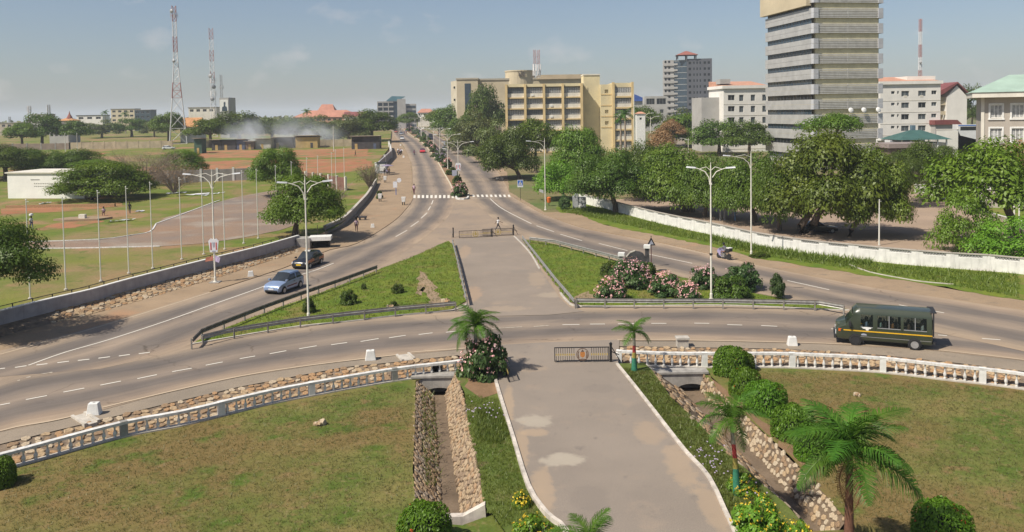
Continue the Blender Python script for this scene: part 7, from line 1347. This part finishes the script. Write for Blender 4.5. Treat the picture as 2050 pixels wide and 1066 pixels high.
# --- green minibus
VG = M('olive_green_van_paint', (.036, .046, .026), .32, .10, .8, coat=.5, spec=.5); VY = M('yellow_stripe', (.70, .40, .02), .45, .08, 3); VGL = MGLASS('van_glass', (.03, .04, .04), .80, .04); VWS = MGLASS('windscreen_glass', (.05, .075, .06), .5, .03); IND = M('orange_indicator', (.60, .12, .02), .3, .1, 4)
fa, ra = P(1714, 691), P(1832, 700.5); rz = heading(ra, fa); nrm = Vector((-math.sin(rz), math.cos(rz), 0)); wbv = (fa - ra).length; mid = (fa + ra) / 2 - nrm * .82
n = thing('minibus', 'dark olive-green minibus with a yellow stripe and passengers on the ring road', 'minibus', mid, rz); sx = wbv / 3.35; n.scale = (sx, 1.0, 1.0)
Wv = .97
def vr(k, zb, z1, zbelt, zs, zw, zr, zt_, ws=1.0, wt=.90, wr=.66): return [(Wv * ws * .92, zb), (Wv * ws, z1), (Wv * ws, zbelt), (Wv * ws * .985, zs), (Wv * wt, zw), (Wv * (wt - .03), zw + .14), (Wv * wr, zr), (0, zt_)]
full = (.36, .52, 1.05, 1.22, 2.0, 2.38, 2.44)
xs_ = [-2.62, -2.58, -2.30, -1.02, -.86, .46, .72, 1.42, 1.62]
st = [(-2.62, vr(0, .42, .55, 1.05, 1.28, 1.92, 2.28, 2.33, .95, .86, .6))] + [(x, vr(0, *full)) for x in xs_[1:]]
st += [(1.86, vr(0, .36, .52, 1.05, 1.22, 1.95, 2.18, 2.22, 1, .89, .6)), (2.28, vr(0, .36, .52, 1.03, 1.27, 1.36, 1.40, 1.43, 1, .92, .6)), (2.62, vr(0, .38, .52, .98, 1.12, 1.20, 1.235, 1.26, .98, .85, .5)), (2.80, vr(0, .40, .55, .86, .98, 1.05, 1.075, 1.09, .93, .78, .5)), (2.86, vr(0, .45, .55, .70, .80, .88, .92, .94, .90, .75, .5))]
holes = {2: None, 4: None, 6: None}
def vg(i, j):
    if j == 3 and i in holes: return None
    if i == 9 and j >= 4: return None
    if i == 8 and j == 3: return 0
    if i == 9 and j == 3: return 0
    return 0
loft(n, st, [VG], vg); body_st = st
def pane(n, x0, x1, z0, z1, y0, y1, s, mat, name='window'):
    o = MB().add([(x0, s * y0, z0), (x1, s * y0, z0), (x1, s * y1, z1), (x0, s * y1, z1), (x0, s * (y0 - .012), z0), (x1, s * (y0 - .012), z0), (x1, s * (y1 - .012), z1), (x0, s * (y1 - .012), z1)], [(0, 1, 2, 3), (4, 7, 6, 5), (0, 4, 5, 1), (1, 5, 6, 2), (2, 6, 7, 3), (3, 7, 4, 0)]).build(name, mat, n)
    f = MB(); f.add([(x0, s * (y0 + .012), z0 - .02), (x1, s * (y0 + .012), z0 - .02), (x1, s * (y0 + .008), z0 + .03), (x0, s * (y0 + .008), z0 + .03)], [(0, 1, 2, 3)]); mx_ = (x0 + x1) / 2
    if name == 'window': f.add([(mx_ - .02, s * (y0 + .01), z0), (mx_ + .02, s * (y0 + .01), z0), (mx_ + .02, s * (y1 + .01), z1), (mx_ - .02, s * (y1 + .01), z1)], [(0, 1, 2, 3)])
    f.build('window_trim', RIM, o)
for s in (-1, 1):
    for x0, x1 in ((-2.30, -1.02), (-.86, .46)): pane(n, x0, x1, 1.22, 2.0, Wv * .985, Wv * .90, s, VGL)
    pane(n, .72, 1.42, 1.22, 2.0, Wv * .985, Wv * .90, s, VGL, 'door_window')
    o = MB().box(-2.60, 2.42, s * (Wv + .006) - .008, s * (Wv + .006) + .008, .93, 1.0).build('yellow_stripe', VY, n); MB().box(-2.56, 2.0, s * (Wv + .006) - .006, s * (Wv + .006) + .006, .60, .625).build('lower_trim', RIM, n)
    MB().box(2.48, 2.72, s * Wv * .93 - .05, s * Wv * .93 + .05, .86, 1.04).build('indicator', IND, n); MB().box(2.78, 2.89, s * .62 - .15, s * .62 + .15, .62, .84).build('headlamp', HEADL, n); MB().box(2.0, 2.12, s * (Wv + .12) - .1, s * (Wv + .12) + .1, 1.25, 1.58).build('wing_mirror', BLKP, n)
    MB().prism([(.80, 1.22), (1.10, 1.25), (1.36, 1.20), (1.28, 1.13), (1.16, 1.12), (1.10, 1.02), (.98, 1.02), (.96, 1.12), (.84, 1.14)], 'y', s * (Wv + .004) - .006, s * (Wv + .004) + .006).build('door_emblem', WHITE, n)
    MB().prism([(1.06, .70), (1.40, .70), (1.38, .78), (1.26, .82), (1.10, .79)], 'y', s * (Wv + .004) - .006, s * (Wv + .004) + .006).build('door_lettering', SIGG, n)
    for x in (.59, -.94): MB().box(x - .006, x + .006, s * (Wv + .003) - .004, s * (Wv + .003) + .004, .45, 1.25).build('door_seam', BLKP, n)
    MB().prism([(1.28, .2), (1.34, .5), (1.30, .5), (1.22, .2)], 'y', s * Wv - .12, s * Wv - .02).build('mud_flap', BLKP, n)
    for x in (1.72, -1.63):
        wheel(n, x, s * (Wv - .055), .35, .22, RIM if x < 0 else BLKP); MB().lathe([(.385, -.012), (.385, .012)], 22).build('wheel_arch', BLKP, n, (x, s * (Wv + .001), .375), (PI / 2, 0, 0))
MB().add([(1.875, -.84, 1.95), (1.875, .84, 1.95), (2.27, .88, 1.38), (2.27, -.88, 1.38), (1.90, .5, 2.16), (1.90, -.5, 2.16), (2.285, -.5, 1.40), (2.285, .5, 1.40)], [(0, 1, 2, 3), (5, 4, 1, 0)]).build('windscreen', VWS, n)
MB().box(2.84, 2.98, -.9, .9, .38, .60).build('front_bumper', BLKP, n); MB().box(2.84, 2.875, -.45, .45, .62, .82).build('grille', BLKP, n); MB().box(-2.78, -2.64, -.9, .9, .40, .58).build('rear_bumper', BLKP, n); MB().box(-2.66, -2.625, -.7, .7, 1.3, 1.9).build('rear_window', GLD, n); b = MB()
for s in (-1, 1): b.box(-2.72, -2.64, s * .82 - .03, s * .82 + .03, .9, 2.35)
b.box(-2.85, -2.5, -.85, .85, 2.36, 2.40); b.build('rear_ladder_frame', BLKP, n); MB().box(-2.5, 2.2, -.86, .86, .50, .58).build('floor', BLKP, n); MB().box(.60, .66, -.85, .85, .6, 1.2).build('partition', SEATM, n)
for x in (-2.2, -1.4, -.5, .2, 1.0):
    for y in (-.48, .48): MB().box(x - .22, x + .22, y - .26, y + .26, .62, .95).box(x - .27, x - .19, y - .26, y + .26, .951, 1.48).build('seat', SEATM, n)
VAN = n
# ------------------------------------------------------------------ people
SKIN = M('dark_brown_skin', (.075, .042, .028), .6, .1, 6); HAIR = M('black_hair', (.010, .009, .008), .9, .2, 8); SHOE = M('dark_shoes', (.03, .025, .02), .7, .15, 6)
def cloth(name, col): return M('cloth_' + name, col, .9, .12, 6)
def person(label, loc, rz, top, legs, pose='walk', s=1.0, arms=None, skirt=False, carry=None, hat=None, stride=.32, group=None, name='person', feet=SHOE):
    n = thing(name, label, 'person', loc, rz, group); n.scale = (s, s, s); J = {}; R = {}
    sit = pose in ('sit', 'ride'); hz = .52 if sit else .92
    J['pel'] = (0, 0, hz); R['pel'] = .135; J['wai'] = (.02, 0, hz + .20); R['wai'] = .12; J['che'] = (.04 if not pose == 'ride' else .12, 0, hz + .42); R['che'] = .145; J['nec'] = (.05 if pose != 'ride' else .17, 0, hz + .56); R['nec'] = .06; J['hea'] = (.07 if pose != 'ride' else .21, 0, hz + .68); R['hea'] = .095; J['top'] = (.07 if pose != 'ride' else .22, 0, hz + .78); R['top'] = .075
    E = [('pel', 'wai'), ('wai', 'che'), ('che', 'nec'), ('nec', 'hea'), ('hea', 'top')]
    for q, sd in ((1, 'l'), (-1, 'r')):
        ph = stride * q if pose == 'walk' else 0
        if sit: kn = (.40, q * .13, hz - .02); an = (.44, q * .13, hz - .40); to = (.58, q * .13, hz - .44)
        else: kn = (ph * .55 + .05, q * .10, .48); an = (ph if ph > 0 else ph * 1.15, q * .10, .08 if ph > 0 else .15); to = (an[0] + .17, q * .11, .035 if ph > 0 else .05)
        J['hip' + sd] = (0, q * .095, hz - .04); R['hip' + sd] = .095; J['kne' + sd] = kn; R['kne' + sd] = .062; J['ank' + sd] = an; R['ank' + sd] = .043; J['toe' + sd] = to; R['toe' + sd] = .035
        J['sho' + sd] = (J['che'][0] + .0, q * .19, hz + .46); R['sho' + sd] = .062
        sw = -ph * .9
        el, ha = ((sw * .5 - .02, q * .25, hz + .19), (sw + .10, q * .24, hz - .03)) if pose != 'ride' else ((.30, q * .27, hz + .26), (.52, q * .24, hz + .22))
        if pose == 'sit': el, ha = (.05, q * .25, hz + .2), (.28, q * .18, hz + .08)
        if arms and sd in arms: el, ha = arms[sd]
        J['elb' + sd] = el; R['elb' + sd] = .045; J['han' + sd] = ha; R['han' + sd] = .033
        E += [('pel', 'hip' + sd), ('hip' + sd, 'kne' + sd), ('kne' + sd, 'ank' + sd), ('ank' + sd, 'toe' + sd), ('che', 'sho' + sd), ('sho' + sd, 'elb' + sd), ('elb' + sd, 'han' + sd)]
    ks = list(J); me = bpy.data.meshes.new('body'); me.from_pydata([J[k] for k in ks], [(ks.index(a), ks.index(b)) for a, b in E], []); tmp = bpy.data.objects.new('tmp', me); COL.objects.link(tmp)
    sk = tmp.modifiers.new('s', 'SKIN'); tmp.modifiers.new('u', 'SUBSURF').levels = 1
    for i, k in enumerate(ks): v = me.skin_vertices[0].data[i]; v.radius = (R[k], R[k] * (1.25 if k in ('pel', 'wai', 'che') else 1)); v.use_root = k == 'pel'
    dg = bpy.context.evaluated_depsgraph_get(); dg.update(); bme = bpy.data.meshes.new_from_object(tmp.evaluated_get(dg)); bpy.data.objects.remove(tmp); bme.name = 'body'
    bme.materials.clear()
    for m in (SKIN, top, legs, feet): bme.materials.append(m)
    Jv = {k: Vector(v) for k, v in J.items()}; bones = [(a, b) for a, b in E]
    def mat_of(c):
        best, bd, bt = None, 9, 0
        for a, b in bones:
            A_, B2 = Jv[a], Jv[b]; d = B2 - A_; t = max(0, min(1, (c - A_).dot(d) / max(1e-6, d.length_squared))); dd = (c - A_ - d * t).length
            if dd < bd: best, bd, bt = (a, b), dd, t
        a, b = best
        if b[:3] in ('hea', 'top'): return 0
        if b == 'nec': return 1 if bt < .6 else 0
        if b[:3] == 'elb': return 1 if bt < .75 else 0
        if b[:3] == 'han': return 0
        if b[:3] == 'toe': return 3
        if b[:3] in ('hip', 'kne'): return 2
        if b[:3] == 'ank': return 2 if bt < .85 else 3
        if b == 'wai': return 1 if bt > .25 else 2
        return 1
    mi = [mat_of(p.center) for p in bme.polygons]; bme.polygons.foreach_set('material_index', mi); bme.polygons.foreach_set('use_smooth', [True] * len(mi))
    put('body', bme, n); hx, hy, hzz = J['hea']
    if hat: MB().lathe([(.125, -.02), (.13, .05), (.11, .13), (.06, .175), (.0, .185)], 12, (hx + .01, 0, hzz + .02)).build('helmet', hat, n, smooth=True)
    else: MB().lathe([(.102, .0), (.112, .05), (.10, .11), (.06, .155), (.0, .165)], 12, (hx - .022, 0, hzz + .025)).build('hair', HAIR, n, smooth=True)
    f = MB(); f.prism([(hx + .085, hzz + .045), (hx + .125, hzz - .005), (hx + .085, hzz - .015)], 'y', -.018, .018)
    for q in (-1, 1): f.box(hx + .082, hx + .098, q * .038 - .012, q * .038 + .012, hzz + .04, hzz + .058); f.box(hx - .02, hx + .02, q * .10 - .012, q * .10 + .012, hzz - .01, hzz + .05)
    f.box(hx + .078, hx + .096, -.028, .028, hzz - .05, hzz - .038); f.build('face', SKIN, n)
    for sd, q in (('l', 1), ('r', -1)):
        h0 = Jv['han' + sd]; d = (h0 - Jv['elb' + sd]).normalized(); side = d.cross(Vector((0, 1, 0))); side = side.normalized() if side.length > .1 else Vector((1, 0, 0)); b = MB(); palm = h0 + d * .075; b.tube([h0, h0 + d * .04, palm], [.03, .036, .033], 6)
        for i in range(4): o = side * ((i - 1.5) * .017); b.tube([palm + o - d * .01, palm + o + d * .04, palm + o + d * (.065 + .012 * (1.5 - abs(i - 1.2))) - Vector((0, q * .018, 0))], [.0095, .009, .007], 4)
        b.tube([h0 + d * .02 + side * .025, h0 + d * .055 + side * .055, h0 + d * .085 + side * .06], [.011, .01, .008], 4); b.build('hand', SKIN, n)
    if skirt: MB().lathe([(.30, .30), (.26, .5), (.19, .85), (.155, 1.0)], 14).build('skirt', legs, n, smooth=True)
    if carry: MB().lathe([(.05, 0), (.24, .04), (.27, .16), (.2, .3), (.05, .34)], 12, (hx, 0, hzz + .175)).build('head_load', carry, n, smooth=True)
    return n
WSH = cloth('white', (.66, .66, .66)); DKT = cloth('dark', (.035, .035, .045)); PNK = cloth('pink', (.46, .32, .38)); MAR = cloth('maroon', (.12, .03, .05)); ORA = cloth('orange', (.50, .20, .06)); BLU = cloth('pale_blue', (.30, .38, .56)); LAV = cloth('lavender', (.36, .32, .45)); BRN = cloth('brown', (.20, .11, .07)); MINT = cloth('mint', (.45, .58, .54)); PURP = cloth('purple', (.16, .09, .18)); BLK = cloth('black', (.015, .015, .017))
person('man in a white shirt and dark trousers striding past the far gate', P(997, 462.5), .15, WSH, DKT, stride=.36, arms={'l': ((-.18, .27, 1.18), (-.30, .26, .98)), 'r': ((.22, -.30, 1.22), (.46, -.36, 1.12))})
person('woman in a pale top and dark skirt carrying a dark bundle on her head', P(714, 464.5), -1.3, PNK, MAR, skirt=False, carry=BLK, stride=.15, s=1.02)
person('person in a pink top walking at the left road edge before the zebra crossing', P(829, 389), 1.4, PNK, MAR, stride=.2, s=1.08)
person('woman in white with a white load on her head on the left grass', P(63, 459, FH), -.5, WSH, cloth('navy', (.06, .08, .20)), carry=WSH, stride=.18)
person('person in pale pink sitting under the broad tree on the left', P(208, 432, FH), -1.2, PNK, MAR, 'sit'); person('person in dark clothes standing in the shade right of the broad tree', P(260, 428, FH), -1.5, BLK, DKT, stride=.05)
person('small dark figure walking alone on the red dirt pitch', G(711, 238, FH), 0, BLK, DKT, stride=.2)
for x, y, la, c in ((770, 352, 'person in black standing at the kiosk', BLK), (775, 353, 'person in lavender waiting under the mauve parasol', LAV), (779, 351, 'person in brown beside the parasol pole', BRN), (929, 297, 'person in dark clothes on the right pavement by the lamp', BLK), (934, 298, 'person in lavender on the right pavement by the lamp', LAV), (953, 317, 'person in dark clothes beside the white-trunked tree', DKT)): person(la, P(x, y), -1.2, c, DKT, stride=.06)
r = random.Random(9); cols = [WSH, PNK, MAR, ORA, BLU, LAV, BRN, BLK, PURP]
for i in range(26):
    x, D_ = r.uniform(786, 832), r.uniform(420, 620); o = person('distant pedestrian in the crowd at the road top', G(x, D_), r.uniform(0, 6), cols[i % 9], cols[(i * 4 + 2) % 9], stride=.15, s=1.05, group='crowd at the top of the road')
# ------------------------------------------------------------------ motorcycles
def motorbike(label, p0, p1, fair, rider_label, top, legs, hat, box=True):
    rz = heading(p0, p1); m = (p0 + p1) / 2; n = thing('motorcycle', label, 'motorcycle', m, rz)
    for x in (.68, -.68):
        o = MB().lathe([(.20, -.05), (.27, -.055), (.30, -.03), (.30, .03), (.27, .055), (.20, .05)], 20).build('wheel', TYRE, n, (x, 0, .30), (PI / 2, 0, 0), smooth=True); b = MB().lathe([(.20, -.02), (.20, .02), (.05, .04), (.05, -.04)], 10)
        for a in range(5): b.box(-.012, .012, -.012, .012, .03, .2) if a == 0 else b.tube([(0, 0, 0), (.2 * math.cos(a * 1.257), .2 * math.sin(a * 1.257), 0)], .012, 4)
        b.build('rim', RIM, o)
    MB().tube([(.68, .07, .30), (.50, .07, .85), (.44, .05, 1.0)], .025, 6).tube([(.68, -.07, .30), (.50, -.07, .85), (.44, -.05, 1.0)], .025, 6).build('fork', RIM, n); MB().tube([(.42, -.34, 1.0), (.46, 0, 1.02), (.42, .34, 1.0)], .018, 6).build('handlebar', BLKP, n)
    MB().prism([(.78, .72), (.72, .92), (.46, 1.12), (.30, .95), (.28, .45), (-.1, .32), (.35, .30), (.55, .52)], 'y', -.16, .16).build('fairing', fair, n); MB().prism([(.30, .82), (.26, .98), (-.05, .96), (-.18, .78), (.1, .68)], 'y', -.14, .14).build('fuel_tank', fair, n)
    MB().prism([(-.05, .78), (-.62, .84), (-.66, .76), (-.12, .68)], 'y', -.14, .14).build('seat', BLKP, n); MB().box(-.25, .28, -.16, .16, .26, .62).build('engine', GALV, n); MB().tube([(.1, -.18, .30), (-.4, -.2, .32), (-.85, -.2, .45)], [.035, .045, .055], 8).build('exhaust', RIM, n); MB().prism([(-.6, .70), (-.9, .62), (-1.0, .45), (-.92, .45), (-.6, .60)], 'y', -.08, .08).build('rear_mudguard', BLKP, n)
    if box: MB().box(-.98, -.58, -.24, .24, .90, 1.22).build('top_box', BLKP, n); MB().box(-.99, -.57, -.25, .25, 1.222, 1.30).build('box_lid', WHITE, n)
    c, s_ = math.cos(rz), math.sin(rz); pp = m + Vector((c * -.22, s_ * -.22, .33)); person(rider_label, pp, rz, top, legs, 'ride', hat=hat); return n
motorbike('sports motorcycle with lavender fairing and a top box by the right verge', P(1461, 522), P(1437, 517), M('lavender_fairing', (.36, .32, .50), .35, .08, 2, coat=.4), 'motorcyclist in grey with a dark helmet beside the white wall', cloth('grey', (.16, .16, .17)), BRN, BLK)
motorbike('small motorcycle riding up the left carriageway beside the red car', P(829.5, 309), P(829, 313), MAR, 'rider in purple on the small motorcycle up the road', PURP, DKT, None, False)
for i, (x, y) in enumerate(((798, 311), (801, 309), (796, 307))):
    p = P(x, y); motorbike('%s of the dark motorcycles parked by the footpath wall' % ('right', 'middle', 'left')[i] if i else 'nearest of the dark motorcycles parked by the footpath wall', p, p + Vector((.3, .9, 0)), BLKP, '%s seated by the parked motorcycles' % ('man in brown', 'man in lavender', 'man in white')[i], (BRN, LAV, WSH)[i], DKT, None, False)
# passengers in the green minibus
M_ = Matrix.Translation(VAN.location) @ Matrix.Rotation(VAN.rotation_euler.z, 4, 'Z')
for x, y, c, la in ((1.02, .48, BLU, 'driver in a pale blue shirt in the green minibus'), (.22, .50, MINT, 'passenger in a mint top at the front window of the minibus'), (-.48, .50, ORA, 'passenger in orange at the middle window of the minibus'), (-1.38, .50, BRN, 'passenger in brown at the rear window of the minibus'), (-2.16, .50, WSH, 'passenger in white at the back of the minibus'), (-.46, -.48, DKT, 'passenger in dark clothes on the far side of the minibus')):
    person(la, M_ @ Vector((x * VAN.scale.x, y, .46)), VAN.rotation_euler.z, c, DKT, 'sit', s=.98)
# ------------------------------------------------------------------ smoke and haze
def volume(name, x0, x1, y0, y1, z0, z1, dens, col, noisy=False, aniso=0.0):
    m = bpy.data.materials.new(name); m.use_nodes = True; t = m.node_tree; t.nodes.clear(); o = t.nodes.new('ShaderNodeOutputMaterial'); v = t.nodes.new('ShaderNodeVolumePrincipled'); v.inputs['Color'].default_value = (*col, 1); v.inputs['Density'].default_value = dens; v.inputs['Anisotropy'].default_value = aniso
    if noisy:
        n1 = noise(t, pos(t), .075, 6, .62); tc_ = t.nodes.new('ShaderNodeTexCoord'); n1.inputs['Distortion'].default_value = .8
        ln = N(t, 'ShaderNodeVectorMath', operation='SUBTRACT'); t.links.new(tc_.outputs['Generated'], ln.inputs[0]); ln.inputs[1].default_value = (.34, .5, .22); sc_ = N(t, 'ShaderNodeVectorMath', operation='LENGTH'); t.links.new(ln.outputs[0], sc_.inputs[0])
        fall = N(t, 'ShaderNodeMapRange', interpolation_type='SMOOTHSTEP'); t.links.new(sc_.outputs['Value'], fall.inputs[0]); fall.inputs[1].default_value = .05; fall.inputs[2].default_value = .52; fall.inputs[3].default_value = 1; fall.inputs[4].default_value = 0
        mr = N(t, 'ShaderNodeMapRange', interpolation_type='SMOOTHSTEP'); t.links.new(n1.outputs[0], mr.inputs[0]); mr.inputs[1].default_value = .40; mr.inputs[2].default_value = .72; mr.inputs[3].default_value = 0; mr.inputs[4].default_value = dens
        mu = N(t, 'ShaderNodeMath', operation='MULTIPLY'); t.links.new(mr.outputs[0], mu.inputs[0]); t.links.new(fall.outputs[0], mu.inputs[1]); t.links.new(mu.outputs[0], v.inputs['Density'])
    t.links.new(v.outputs[0], o.inputs['Volume']); m.cycles.homogeneous_volume = not noisy if hasattr(m, 'cycles') and hasattr(m.cycles, 'homogeneous_volume') else False
    return MB().box(x0, x1, y0, y1, z0, z1).build(name, m, kind='stuff')
a, c = at(440, 290, 285), at(740, 290, 285); volume('smoke', a.x, c.x, 272, 318, zt(285) + .3, zt(285) + 19, .17, (.84, .88, .95), True)
volume('haze', -9500, 9500, -700, 9500, -3.6, 95, .0002, (.78, .85, .97))
